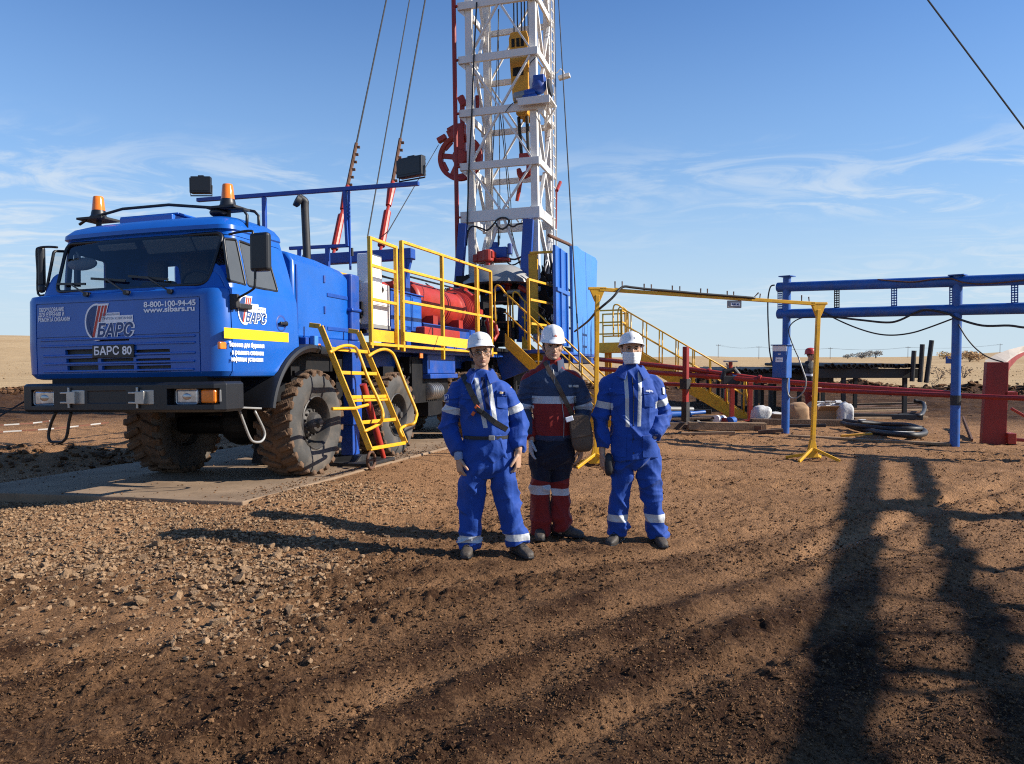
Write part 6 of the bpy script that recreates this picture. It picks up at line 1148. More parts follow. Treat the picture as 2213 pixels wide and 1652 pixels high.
m = MB(); q = X * (wdt + .06); m.box(q + V(0, 0, W(zR(2010, 1060), D_).z - c0.z) + Y * .1, (.22, .2, .12), (X, Y, V(0, 0, 1))).box(q + V(0, 0, .12), (.14, .2, .2), (X, Y, V(0, 0, 1))).bar(q + V(0, 0, .10), q + X * .9 + V(0, 0, .06), .06); m.bar(q + V(0, 0, .68), q + X * .75 + V(0, 0, .22), .05); m.build('bracket', RED, rc, bevel=.01)
g = random.Random(31)
for i, (u, v, L_, h, m_, txt) in enumerate(((1455, 925, .9, .08, WOODD, 'short dark board lying left of the red post base'), (1530, 942, 1.1, .06, WOOD, 'thin pale board on the soil right of the red post'), (1610, 930, .7, .10, RUST, 'rusty offcut on the soil under the stair foot'), (1665, 938, .5, .07, WOODD, 'small dark block beside the first blue post'), (1745, 926, .8, .07, BLACKM, 'black offcut in front of the cardboard carton'), (1800, 916, .9, .05, WOOD, 'pale splintered board right of the white sack'), (1905, 905, 1.3, .06, RUST, 'rusty strip on the planks under the tall rack'), (1955, 930, .8, .05, WOOD, 'pale stick on the soil near the hose loops'), (1440, 905, .8, .10, RACKB, 'short blue beam lying behind the masked man'), (1548, 912, .9, .08, STEEL, 'grey steel offcut under the long stairs'), (1500, 895, 1.0, .12, BLACKM, 'black steel offcut behind the red post'), (1850, 945, .6, .04, GOLD, 'yellow strip lying beside the black hoses'))):
    c_ = Gh((u, v)); a_ = g.uniform(-.5, .5); dv = V(math.cos(a_), math.sin(a_), 0) * L_ / 2; tag(MB().bar(c_ - dv + V(0, 0, h / 2), c_ + dv + V(0, 0, h / 2 + g.uniform(0, .06)), .12, h).build('offcut', m_, None, bevel=.006), txt, 'offcut', 'offcuts lying on the yard soil')
soil = MB(); tag(MB().bar(Gh(zR(1640, 1310)) + V(0, 0, .22), Gh(zR(1710, 1415)), .03, .12).build('broken_plank', RUST, None), 'broken rusty plank leaning at the base of the second blue post', 'plank')
# overhead steel gantry standing to the right of the camera: its shadow falls across the foreground
cot = 1 / math.tan(SUN_ELEV)
def over(p, z): return V(p[0] + SUN_H.x * cot * z, p[1] + SUN_H.y * cot * z, z)
HG = 5.0; ga = empty('pipe_gantry', over((3, 5), 0), 'overhead steel pipe gantry outside the right edge whose ladder shaped shadow crosses the soil', 'gantry'); go = over((3, 5), 0)
def gsh(u, v): p = G((u, v)); return (p.x, p.y)
b1 = [gsh(1863, 990), gsh(1868, 1090), gsh(1878, 1200), gsh(1845, 1330), gsh(1818, 1460), gsh(1790, 1650)]; b2 = [gsh(1960, 990), gsh(2010, 1060), gsh(2065, 1160), gsh(2120, 1300), gsh(2165, 1450), gsh(2210, 1640)]
fit = lambda b: [np.polyfit([p[1] for p in b], [p[0] for p in b], 1)][0]
for b, r in ((b1, .115), (b2, .088)):
    k, c = fit(b); ya, yb = -1.5, 12.7; MB().cyl(over((k * ya + c, ya), HG) - go, over((k * yb + c, yb), HG) - go, r, 14).build('pipe', RACKB, ga, smooth=40)
k1, c1 = fit(b1); k2, c2 = fit(b2)
for v_, r in ((1188, .022), (1203, .022), (1450, .055), (1485, .034), (1368, .028), (1283, .022)):
    y = G((1900, v_)).y; MB().cyl(over((k1 * y + c1, y), HG) - go, over((k2 * y + c2, y + .02), HG) - go, r, 8).build('cross_bar', RACKB, ga)
y = G((1950, 1092)).y; p = over((k1 * y + c1, y), HG) - go; q = over((k2 * y + c2, y), HG) - go; MB().bar(p, q, .60, .05).build('cross_plate', RACKB, ga)
for v_, r in ((1110, .20), (1222, .08), (1306, .08), (1374, .08), (1700, .1)):
    y = G((2100, v_)).y; p = over((k2 * y + c2, y), HG) - go; gz = H(p.x + go.x, p.y + go.y); MB().cyl((p.x, p.y, gz - .3), p, r, 12).build('post', RACKB, ga)
# warning tape and tie wire on the left
tapem = [mat('tape_white', (.42, .41, .39), .5, var=.05), mat('tape_red', (.15, .055, .032), .6, var=.1)]
for pts, lab in ((((-60, 928), (60, 921), (108, 915)), 'farther strip of red and white warning tape on the ground left of the truck'), (((-60, 944), (0, 940), (120, 932), (235, 919)), 'nearer strip of red and white warning tape on the ground left of the truck')):
    w3 = [Gh(q) + V(0, 0, .06) for q in pts]; c_ = catmull(w3, 40); m = MB(); n = 0
    for i in range(0, len(c_) - 1): L_ = c_[i + 1] - c_[i]; z_ = V(0, 0, .015); m.add([c_[i] - z_, c_[i + 1] - z_, c_[i + 1] + z_, c_[i] + z_], [(0, 1, 2, 3)], (int((c_[i] - c_[0]).length / .30)) % 2)
    o = m.build('warning_tape', tapem); tag(o, lab, 'warning tape', 'warning tapes')
p0 = TF(zS(190, 108), 1.9); e_ = W((-120, 970), 7.8); tag(MB().tube([TM @ p0, e_], .010, 6).build('tie_wire', ROPE), 'thin black wire running from the left bumper end out of the frame', 'wire')
# ------------------------------------------------------------------ people
def clothmat(name, base, z2=None, z3=None, band=(.50, .52, .54), rough=.72):
    m = bpy.data.materials.new(name); m.use_nodes = True; nt = m.node_tree; N = nt.nodes; Lk = nt.links; b = N['Principled BSDF']; b.inputs['Roughness'].default_value = rough; b.inputs['Sheen Weight'].default_value = .15; b.inputs['Specular IOR Level'].default_value = .3
    t = N.new('ShaderNodeTexCoord'); n = N.new('ShaderNodeTexNoise'); n.inputs['Scale'].default_value = 9; n.inputs['Detail'].default_value = 7; Lk.new(t.outputs['Object'], n.inputs[0])
    def mix(f, a, c):
        x = N.new('ShaderNodeMix'); x.data_type = 'RGBA'
        for i, q in ((0, f), (6, a), (7, c)):
            if isinstance(q, tuple): x.inputs[i].default_value = (*q, 1)
            else: Lk.new(q, x.inputs[i])
        return x.outputs[2]
    def step(attr):
        a = N.new('ShaderNodeAttribute'); a.attribute_name = attr; g = N.new('ShaderNodeMath'); g.operation = 'GREATER_THAN'; g.inputs[1].default_value = 0; Lk.new(a.outputs['Fac'], g.inputs[0]); return g.outputs[0]
    col = mix(n.outputs[0], tuple(c * .78 for c in base), tuple(c * 1.2 for c in base))
    for at, c in (('zone2', z2), ('zone3', z3)):
        if c: col = mix(step(at), col, c)
    s = step('band'); col = mix(s, col, band); Lk.new(col, b.inputs['Base Color'])
    rr = N.new('ShaderNodeMapRange'); Lk.new(s, rr.inputs[0]); rr.inputs[3].default_value = rough; rr.inputs[4].default_value = .38; Lk.new(rr.outputs[0], b.inputs['Roughness'])
    n2 = N.new('ShaderNodeTexNoise'); n2.inputs['Scale'].default_value = 45; n2.inputs['Detail'].default_value = 5; Lk.new(t.outputs['Object'], n2.inputs[0]); bp = N.new('ShaderNodeBump'); bp.inputs['Strength'].default_value = .25; bp.inputs['Distance'].default_value = .01; Lk.new(n2.outputs[0], bp.inputs['Height']); Lk.new(bp.outputs[0], b.inputs['Normal'])
    return m
CBLUE = clothmat('blue_work_cloth', (.005, .050, .285), None, (.006, .012, .06))
CNAVY = clothmat('navy_red_cloth', (.028, .048, .10), (.22, .012, .009), None)
CNAVYT = clothmat('navy_red_trouser_cloth', (.006, .008, .020), (.20, .010, .007), None)
CDARK = clothmat('dark_work_cloth', (.012, .013, .018), (.16, .012, .008), None)
def skinmat():
    m = mat('skin', (.46, .275, .18), .5, var=.08, vs=25, spec=.4); nt = m.node_tree; N = nt.nodes; Lk = nt.links; b = N['Principled BSDF']; src = b.inputs['Base Color'].links[0].from_socket
    for at, c in (('lip', (.33, .13, .10)), ('beard', (.25, .16, .12))):
        a = N.new('ShaderNodeAttribute'); a.attribute_name = at; x = N.new('ShaderNodeMix'); x.data_type = 'RGBA'; Lk.new(a.outputs['Fac'], x.inputs[0]); Lk.new(src, x.inputs[6]); x.inputs[7].default_value = (*c, 1); src = x.outputs[2]
    Lk.new(src, b.inputs['Base Color']); b.inputs['Subsurface Weight'].default_value = .06; b.inputs['Subsurface Radius'].default_value = (.012, .005, .003); return m
SKIN = skinmat(); HAIR = mat('dark_hair', (.018, .012, .009), .6, var=.3, vs=60); HELM = mat('white_helmet', (.78, .78, .77), .28, coat=.3, var=.02, dirt=.08, dcol=(.5, .45, .38), ds=9); HELMR = mat('red_helmet', (.42, .03, .02), .35, var=.08)
BOOT = mat('dusty_boot_leather', (.045, .038, .032), .6, var=.3, vs=12, bump=.2, bs=60, dirt=.6, dcol=(.16, .11, .07), ds=9); EYEW = mat('eye_white', (.55, .53, .50), .2, var=.02); IRIS = mat('iris', (.02, .016, .012), .15, var=.1); STRAP = mat('black_webbing', (.014, .014, .016), .6, var=.3, bump=.2, bs=200); MASKM = mat('white_mask', (.70, .73, .76), .75, var=.03, bump=.15, bs=60)
LEATH = mat('brown_leather', (.095, .060, .036), .55, var=.2, vs=7, bump=.15, bs=70, dirt=.25, dcol=(.16, .12, .08)); GLOVE = mat('grey_knit_glove', (.45, .46, .48), .85, var=.15, vs=40, bump=.3, bs=160); CUFF = mat('pale_cuff', (.25, .33, .50), .7)
def etube(mb, pts, n=14, k=5, cap=True, e=2.0):
    """loft through [(centre, rx, ry)], smooth, elliptical, x axis kept horizontal"""
    P = [V(*p[0], 0) if len(p[0]) == 2 else V(p[0]) for p in pts]; R = [V(p[1], p[2], 0) for p in pts]; C_ = catmull(P, k); Rr = catmull(R, k); rings = []
    for i, c in enumerate(C_):
        t = (C_[min(i + 1, len(C_) - 1)] - C_[max(i - 1, 0)]).normalized(); X = V(1, 0, 0) if abs(t.x) < .8 else V(0, 0, 1); X = (X - t * X.dot(t)).normalized(); Y = t.cross(X); ring = []
        for j in range(n):
            a = 2 * math.pi * j / n; ca, sa = math.cos(a), math.sin(a); ring.append(c + X * (Rr[i].x * math.copysign(abs(ca) ** (2 / e), ca)) + Y * (Rr[i].y * math.copysign(abs(sa) ** (2 / e), sa)))
        rings.append(ring)
    mb.loft(rings, cap)
def remesh(mb, vox, smooth=4, fac=.5):
    o = mb.build('tmp', SKIN); bm = bmesh.new(); bm.from_mesh(o.data); bmesh.ops.recalc_face_normals(bm, faces=bm.faces); bm.to_mesh(o.data); bm.free()
    r = o.modifiers.new('r', 'REMESH'); r.mode = 'VOXEL'; r.voxel_size = vox
    if smooth: s = o.modifiers.new('s', 'SMOOTH'); s.factor = fac; s.iterations = smooth
    me = baked(o); old = o.data; bpy.data.objects.remove(o); bpy.data.meshes.remove(old); me.materials.clear(); return me
def getco(me):
    co = np.empty(len(me.vertices) * 3); me.vertices.foreach_get('co', co); nm = np.empty_like(co); me.vertices.foreach_get('normal', nm); return co.reshape(-1, 3), nm.reshape(-1, 3)
def setco(me, co): me.vertices.foreach_set('co', co.ravel()); me.update()
def fattr(me, name, val): a = me.attributes.new(name, 'FLOAT', 'POINT'); a.data.foreach_set('value', val.astype(np.float32))
def segdist(co, poly):
    best = np.full(len(co), 9.0); tt = np.zeros(len(co)); acc = 0
    for a, b in zip(poly, poly[1:]):
        a = np.array(a); b = np.array(b); d = b - a; L_ = np.linalg.norm(d); t = np.clip(((co - a) @ d) / L_ ** 2, 0, 1); q = np.linalg.norm(co - (a + t[:, None] * d), axis=1); m = q < best; best = np.where(m, q, best); tt = np.where(m, acc + t * L_, tt); acc += L_
    return best, tt
def folds(me, foci, amp=.011, seed=0, base=.75):
    co, nm = getco(me); mask = np.zeros(len(co))
    for p, w, s in foci: mask += s * np.exp(-np.sum(((co - np.array(p)) / np.array(w)) ** 2, 1))
    wv = vnoise3(co * 3.5 + 3, seed + 9) * .10; x = co[:, 0] + wv; y = co[:, 1]; z = co[:, 2] - wv
    rid = lambda a, b, c_, sd: np.clip(1 - 2.6 * np.abs(vnoise3(np.stack((a, b, c_), 1), sd)), 0, 1) ** 1.5
    dg1 = rid((x * .80 + z * .60) * 11, y * 9, (-x * .60 + z * .80) * 3.2, seed); dg2 = rid((x * .80 - z * .60) * 11, y * 9, (x * .60 + z * .80) * 3.2, seed + 5); vt = rid(x * 13, y * 12, z * 2.6, seed + 8)
    ring = rid(x * 4 + z * 6, y * 4, z * 17 - x * 6, seed + 11); sel = sstep(-.15, .15, vnoise3(co * 4.2, seed + 13))
    d = amp * (base * ((dg1 * sel + dg2 * (1 - sel)) * 1.1 + vt * .45 - .45) + np.minimum(mask, 1.6) * (ring * .85 + dg1 * .35 - .42)) + .009 * vnoise3(co * 5.5, seed + 20)
    setco(me, co + nm * d[:, None])
def drape(me):
    co, nm = getco(me); f = nm[:, 1] < -.05; c = co[f]
    def at(x, z, off=.006):
        d = (c[:, 0] - x) ** 2 + (c[:, 2] - z) ** 2; i = np.argpartition(d, 6)[:6]; w = 1 / (d[i] + 1e-5); return V(x, float((c[i, 1] * w).sum() / w.sum()) - off, z)
    return at
def patch(at, quad, off, nx=6, nz=6, thick=.004):
    """quad = 4 (x,z) corners tl,tr,br,bl draped on the cloth, given a thin edge"""
    mb = MB(); vs = []; tl, tr, br, bl = quad
    for layer in (0, 1):
        for i in range(nz + 1):
            v = i / nz
            for j in range(nx + 1):
                u = j / nx; x = (tl[0] * (1 - u) + tr[0] * u) * (1 - v) + (bl[0] * (1 - u) + br[0] * u) * v; z = (tl[1] * (1 - u) + tr[1] * u) * (1 - v) + (bl[1] * (1 - u) + br[1] * u) * v; vs.append(at(x, z, off - layer * (thick + .01)))
    w = nx + 1; n = w * (nz + 1); fs = [(i * w + j, (i + 1) * w + j, (i + 1) * w + j + 1, i * w + j + 1) for i in range(nz) for j in range(nx)]
    bd = [j for j in range(w)] + [i * w + nx for i in range(1, nz + 1)] + [nz * w + j for j in range(nx - 1, -1, -1)] + [i * w for i in range(nz - 1, 0, -1)]
    fs += [(bd[i], bd[(i + 1) % len(bd)], bd[(i + 1) % len(bd)] + n, bd[i] + n) for i in range(len(bd))]; mb.add(vs, fs); return mb
def ribbon(at, pts, w, off=.012):
    c = catmull([V(x, 0, z) for x, z in pts], 8); P = [at(p.x, p.z, off) for p in c]; mb = MB(); vs = []
    for i, p in enumerate(P):
        t = (P[min(i + 1, len(P) - 1)] - P[max(i - 1, 0)]).normalized(); s = t.cross(V(0, -1, 0)).normalized() * (w / 2); vs += [p - s, p + s, p + s + V(0, .005, 0), p - s + V(0, .005, 0)]
    for i in range(len(P) - 1):
        for j in range(4): mb.f.append((i * 4 + j, i * 4 + (j + 1) % 4, i * 4 + 4 + (j + 1) % 4, i * 4 + 4 + j)); mb.m.append(0)
    mb.v = [tuple(v) for v in vs]; return mb
def hand(mb, wrist, D, Np, side, curl=30, k=1.0, spread=0.04):
    """palm and five fingers; D towards fingertips, Np palm normal, side=+1/-1 thumb side along D x Np"""
    D = V(D).normalized(); Np = V(Np); Np = (Np - D * Np.dot(D)).normalized(); Wd = D.cross(Np) * side; wrist = V(wrist)
    rings = []
    for t, w, h in ((-.03, .027, .022), (.0, .027, .020), (.03, .036, .019), (.065, .042, .018), (.09, .041, .015), (.098, .036, .011)):
        c = wrist + D * t * k; rings.append([c + Wd * (w * k * math.cos(a)) + Np * (h * k * math.sin(a)) for a in np.linspace(0, 2 * math.pi, 14, endpoint=False)])
    mb.loft(rings)
    for i, (off, L_) in enumerate(((.031, .070), (.0105, .078), (-.0105, .072), (-.031, .056))):
        p = wrist + D * (.088 * k) + Wd * (off * k); d = (D + Wd * (off * spread * 12)).normalized(); pts = [p - D * .02, p]; a = curl * .5 + i * 3
        for f in (.46, .31, .23): d = d * math.cos(rad(a)) + Np * math.sin(rad(a)); d.normalize(); p = p + d * (L_ * f * k); pts.append(p); a = curl * (1.0 if f == .46 else .7); 
        mb.tube(pts, [.0105 * k, .0105 * k, .0098 * k, .0088 * k, .0068 * k], 8)
    p = wrist + D * .022 * k + Wd * .030 * k; d = (D * .75 + Wd * .62 + Np * .25).normalized(); pts = [p - d * .015, p]
    for f in (.034, .028, .022): p = p + d * f * k; pts.append(p); d = (d + D * .25 + Np * .12).normalized()
    mb.tube(pts, [.014 * k, .014 * k, .012 * k, .0105 * k, .008 * k], 8)
def head_mb(mb, M):
    T = lambda p: M @ V(p); N_ = 28
    prof = ((-.119, .020, -.074, -.030), (-.110, .036, -.086, -.008), (-.095, .049, -.091, .018), (-.07, .060, -.0925, .045), (-.04, .067, -.092, .066), (-.015, .071, -.090, .082), (.01, .0735, -.089, .092), (.035, .076, -.093, .099), (.065, .075, -.091, .100), (.095, .066, -.074, .088), (.115, .046, -.048, .062), (.126, .018, -.018, .028))
    rings = []
    for z, w, f, b in prof:
        cy = (f + b) / 2 * .55; ring = []
        for a in np.linspace(0, 2 * math.pi, N_, endpoint=False): ca, sa = math.cos(a), math.sin(a); ring.append(T((w * math.copysign(abs(ca) ** .85, ca), cy + ((b - cy) if sa > 0 else (cy - f)) * math.copysign(abs(sa) ** .9, sa), z)))
        rings.append(ring)
    mb.loft(rings)
    R3 = M.to_3x3(); axs = tuple(R3 @ V(*e) for e in ((1, 0, 0), (0, 1, 0), (0, 0, 1)))
    ell = lambda c, r: mb.ell(T(c), r, axs, 14, 9)
    mb.tube([T(p) for p in ((0, -.086, .014), (0, -.100, -.010), (0, -.116, -.036), (0, -.112, -.046), (0, -.095, -.052))], [.008, .0095, .0125, .013, .010], 10)
    for s in (-1, 1): ell((s * .0125, -.101, -.044), (.0085, .011, .0075)); ell((s * .032, -.089, .022), (.024, .009, .0075)); ell((s * .042, -.070, -.026), (.022, .014, .022)); ell((s * .0765, .012, -.012), (.009, .020, .031)); ell((s * .080, .022, -.004), (.007, .010, .020))
    ell((0, -.0945, -.069), (.022, .008, .0052)); ell((0, -.0935, -.0785), (.020, .009, .0060)); ell((0, -.088, -.105), (.021, .014, .014))
def helmet(root, M, m, logo_cols=None, chin=True, name='helmet'):
    T = lambda p: M @ V(p); n = 44; rings = []
    for v, rx, ry, z in ((0, .122, .148, -.004), (.02, .121, .146, .001), (.05, .110, .136, .010), (.12, .107, .133, .030), (.3, .103, .128, .065), (.5, .094, .116, .098), (.7, .078, .096, .124), (.85, .056, .068, .140), (.95, .032, .038, .148), (1, .008, .01, .151)):
        ring = []
        for j in range(n):
            a = 2 * math.pi * j / n; x = rx * math.sin(a); y = .012 - ry * math.cos(a); fr = max(0, math.cos(a)); br = (.042 * fr ** 3) if v <= .02 else (.010 * fr ** 3 if v <= .05 else 0); y -= br; zz = z - (.012 * fr ** 2 if v <= .02 else 0)
            if v > .1 and abs(x) < .030: zz += .006 * math.cos(x / .030 * math.pi / 2) * min(1, (v - .1) * 4); y -= .004 * fr
            ring.append(T((x, y, zz)))
        rings.append(ring)
    o = MB().loft(rings[:], False).add([T((0, .012, .152))] + rings[-1], [(0, 1 + j, 1 + (j + 1) % n) for j in range(n)]).build(name, m, root, smooth=50); s = o.modifiers.new('s', 'SOLIDIFY'); s.thickness = .004; s.offset = -1
    if chin: b = MB(); b.tube(catmull([T(p) for p in ((-.098, -.02, -.005), (-.084, -.030, -.045), (-.068, -.045, -.088), (-.03, -.066, -.121), (0, -.072, -.126), (.03, -.066, -.121), (.068, -.045, -.088), (.084, -.030, -.045), (.098, -.02, -.005))], 5), .0042, 6); b.build('chin_strap', STRAP, o, smooth=True)
    b = MB(); b.loft([[T((.106 * math.sin(a) * k, .012 - .13 * math.cos(a) * k, z)) for a in np.linspace(0, 2 * math.pi, 30, endpoint=False)] for k, z in ((.97, .0), (.80, .012), (.75, .02))], True); b.build('inner_band', STRAP, o)
    if logo_cols:
        for i, (c, x0, x1, z0, z1) in enumerate(logo_cols):
            q = []; 
            for x, z in ((x0, z0), (x1, z0), (x1, z1), (x0, z1)): k = max(0.05, 1 - (x / .106) ** 2); q.append(T((x, .012 - (.1335 - (z - .03) * .14 - max(0, z - .06) * .25) * math.sqrt(k) - .005, z)))
            MB().add(q, [(0, 1, 2, 3)]).build('emblem', c, o)
    return o
def make_person(S):
    c = S['c']; root = empty('person', Matrix.Translation(V(S['pos'][0], S['pos'][1], H(*S['pos']) + S.get('dz', 0))) @ Matrix.Rotation(S.get('yaw', 0), 4, 'Z'), S['label'], 'person', S.get('group')); seed = S['seed']
    J = lambda p: np.array(c(*p)); arms = [[J(p) for p in S[k]] for k in ('armA', 'armB')]; legs = [[J(p) for p in S[k]] for k in ('legA', 'legB')]
    # trousers
    t = MB(); etube(t, [(V(c((a0 + a1) / 2, b, y)), abs(a1 - a0) / 2 * S['k'], d) for b, a0, a1, y, d in S['pelvis']], 20, 4, e=2.3)
    for i, lg in enumerate(legs): etube(t, [(V(lg[0]), *S['lr'][0]), (V(lg[0] * .5 + lg[1] * .5), *S['lr'][1]), (V(lg[1]), *S['lr'][2]), (V(lg[1] * .5 + lg[2] * .5), *S['lr'][3]), (V(lg[2]), *S['lr'][4])], 18, 6)
    tm_ = remesh(t, .0075, 3); foci = [((l[1][0], l[1][1], l[1][2]), (.12, .2, .10), .5) for l in legs] + [((l[2][0], l[2][1], l[2][2] + .05), (.14, .2, .09), 1.3) for l in legs] + [((legs[0][0] + legs[1][0]) / 2 - np.array((0, 0, .1)), (.16, .2, .12), .7)]
    folds(tm_, foci, .034, seed); co, nm = getco(tm_); S['tz'](tm_, co); tm_.materials.append(S['tmat']); tr = link('trousers', tm_, root, True)
    # jacket
    t = MB(); etube(t, [(V(c((a0 + a1) / 2, b, y)), abs(a1 - a0) / 2 * S['k'] * .95, d * .95) for b, a0, a1, y, d in S['torso']], 26, 4, e=2.35)
    nx_ = J(S['neck'])[0]
    for arm, rr_ in zip(arms, (S['ar'], S.get('arB', S['ar']))): etube(t, [(V(arm[0]) + V(-math.copysign(.085, arm[0][0] - nx_), .004, .028), rr_[0] * .55, rr_[0] * .6), (V(arm[0]) + V(-math.copysign(.035, arm[0][0] - nx_), .002, .004), rr_[0] * .80, rr_[0] * .85), (V(arm[0]) + V(math.copysign(.006, arm[0][0] - nx_), 0, -.045), rr_[0] * .92, rr_[0] * .95)] + [(V(arm[0] * .5 + arm[1] * .5), rr_[1], rr_[1]), (V(arm[1]), rr_[2], rr_[2]), (V(arm[1] * .45 + arm[2] * .55), rr_[3], rr_[3]), (V(arm[2]), rr_[4], rr_[4] * .95)], 16, 5)
    jm = remesh(t, .0072, 3); foci = [(a[1], (.10, .2, .11), 1.1) for a in arms] + [(a[2], (.09, .2, .10), .9) for a in arms] + [(a[0] - np.array((0, 0, .10)), (.12, .2, .12), .7) for a in arms] + S.get('foci', [])
    folds(jm, foci, .028, seed + 40); co, nm = getco(jm); S['jz'](jm, co, nm, arms); jm.materials.append(S['jmat']); jk = link('jacket', jm, root, True); at = drape(jm)
    # collar
    if S.get('collar'):
        cx_, cz_, cy_, kc = S['collar']; cl = MB(); rings = []
        for a in np.linspace(rad(28), rad(332), 30):
            fx, fy = math.sin(a), -math.cos(a); fr = max(0, -fy) if False else max(0, math.cos(a)); ring = []
            for r, z in ((.074, -.03), (.072, .035), (.078, .048), (.090, .040), (.118 + .03 * fr, -.012 - .03 * fr), (.112 + .03 * fr, -.022 - .03 * fr), (.085, .02)): ring.append(V(cx_ + fx * r * kc, cy_ + fy * r * kc * 1.02, cz_ + z - .035 * fr))
            rings.append(ring)
        cl.loft(rings); cl.build('collar', S['jmat'], jk, smooth=40)
    # body: one surface from head to feet
    hb_ = S['head']; hc = V(c(*hb_[:2], hb_[2])); M = Matrix.Translation(hc) @ Matrix.Rotation(hb_[3], 4, 'Y') @ Matrix.Rotation(hb_[4], 4, 'Z') @ Matrix.Rotation(hb_[5] if len(hb_) > 5 else 0, 4, 'X') @ Matrix.Diagonal((1.08 * S.get('hs', 1.0), 1.03 * S.get('hs', 1.0), S.get('hs', 1.0), 1))
    t = MB(); head_mb(t, M); nb = V(c(*S['neck'])); etube(t, [(nb - V(0, -.02, .08), .09, .07), (nb, .062, .060), (M @ V(0, .020, -.085), .054, .056), (M @ V(0, .015, -.03), .05, .055)], 16, 4)
    tz_ = [q for q in S['torso']]; etube(t, [(V(c((a0 + a1) / 2, b, y)), abs(a1 - a0) / 2 * S['k'] * .78, d * .75) for b, a0, a1, y, d in S['torso'][:-1]], 18, 3)
    for arm, hn in zip(arms, S['hands']):
        etube(t, [(V(arm[0]), .05, .05), (V(arm[1]), .042, .042), (V(arm[2]), .030, .030), (V(arm[2] + np.array(hn['D']) * .05), .027, .022)], 12, 4)
        if hn.get('show', True) and not hn.get('glove'): hand(t, arm[2] + np.array(hn['D']) * hn.get('ext', .06), hn['D'], hn['N'], hn['side'], hn.get('curl', 30), 1.2)
    etube(t, [(V(c((a0 + a1) / 2, b, y)), abs(a1 - a0) / 2 * S['k'] * .8, d * .8) for b, a0, a1, y, d in S['pelvis']], 16, 3)
    for lg in legs: etube(t, [(V(lg[0]), .085, .085), (V(lg[1]), .058, .058), (V(lg[2]), .042, .045), (V(lg[2]) - V(0, 0, .06), .038, .042)], 12, 5)
    bm_ = remesh(t, .0042, 2, .35); co, nm = getco(bm_); Mi = np.array(M.inverted()); lc = co @ Mi[:3, :3].T + Mi[:3, 3]; sk = np.zeros(len(co)); dirv = np.array(M.to_3x3() @ V(0, 1, 0)); dirv /= np.linalg.norm(dirv)
    front = lc[:, 1] < -.03
    for s in (-1, 1): sk += .013 * np.exp(-((lc[:, 0] - s * .031) / .015) ** 2 - ((lc[:, 2] + .001) / .0095) ** 2) * front
    sk += .0035 * np.exp(-(lc[:, 0] / .02) ** 2 - ((lc[:, 2] + .0738) / .0022) ** 2) * front
    setco(bm_, co + dirv[None] * sk[:, None])
    lip = np.clip(1.6 * np.exp(-(lc[:, 0] / .021) ** 4 - ((lc[:, 2] + .0738) / .0085) ** 4) * (lc[:, 1] < -.08), 0, 1); fattr(bm_, 'lip', lip)
    fattr(bm_, 'beard', np.clip(S.get('beard', .25) * sstep(-.045, -.075, lc[:, 2]) * sstep(-.16, -.12, lc[:, 2]) * sstep(.02, -.03, lc[:, 1]), 0, 1) * (np.abs(lc[:, 0]) < .09))
    bm_.materials.append(SKIN); body = link('body', bm_, root, True)
    for s in (-1, 1):
        e_ = MB().ell(M @ V(s * .031, -.0722, -.001), (.0112, .0112, .0085), None, 14, 10).build('eye', EYEW, body, smooth=True); MB().ell(M @ V(s * .031 + .001, -.0812, -.0005), (.0058, .0034, .0058), tuple(M.to_3x3().col), 12, 8).build('iris', IRIS, e_, smooth=True)
        MB().tube([M @ V(s * x, y, z) for x, y, z in ((.012, -.0975, .017), (.026, -.099, .022), (.040, -.0945, .0225), (.051, -.086, .016))], [.0030, .0042, .0036, .002], 6).build('eyebrow', HAIR, body, smooth=True)
        MB().tube([M @ V(s * x, y, z) for x, y, z in ((.018, -.0855, .003), (.026, -.0875, .0068), (.036, -.0862, .0066), (.045, -.079, .002))], [.0016, .0030, .0030, .0016], 5).build('eyelid', HAIR, body, smooth=True)
    hr = MB()
    rings = []
    for z, k_ in ((-.045, .985), (-.02, 1.03), (.01, 1.05), (.04, 1.055), (.07, 1.05), (.10, 1.03)):
        w = np.interp(z, (-.07, -.04, -.015, .01, .035, .065, .095), (.060, .067, .071, .0735, .076, .075, .066)) * k_; bb = np.interp(z, (-.07, -.04, -.015, .01, .035, .065, .095), (.045, .066, .082, .092, .099, .1, .088)) * k_; a0 = -.30 if z > -.005 else .02; rings.append([M @ V(w * math.cos(a), bb * math.sin(a) if math.sin(a) > 0 else .085 * math.sin(a), z) for a in np.linspace(a0, math.pi - a0, 20)])
    n = 20; hr.add([p for r in rings for p in r], [(i * n + j, i * n + j + 1, (i + 1) * n + j + 1, (i + 1) * n + j) for i in range(5) for j in range(n - 1)])
    o = hr.build('hair', HAIR, root, smooth=True); sm_ = o.modifiers.new('s', 'SOLIDIFY'); sm_.thickness = .005
    if S.get('stache'): MB().tube([M @ V(x, y, z) for x, y, z in ((-.024, -.096, -.066), (-.010, -.1035, -.060), (.010, -.1035, -.060), (.024, -.096, -.066))], [.002, .0034, .0034, .002], 6).build('moustache', HAIR, body, smooth=True)
    # gloves
    for arm, hn in zip(arms, S['hands']):
        if hn.get('glove'): t = MB(); hand(t, arm[2] + np.array(hn['D']) * hn.get('ext', .05), hn['D'], hn['N'], hn['side'], hn.get('curl', 25), 1.12); gm_ = remesh(t, .004, 2); gm_.materials.append(GLOVE); link('glove', gm_, root, True)
        if hn.get('cuff'): MB().lathe([(.034, -.03), (.037, -.02), (.037, .04), (.034, .045)], V(arm[2]) + V(hn['D']) * .02, hn['D'], 18).build('cuff', hn['cuff'], root, smooth=40)
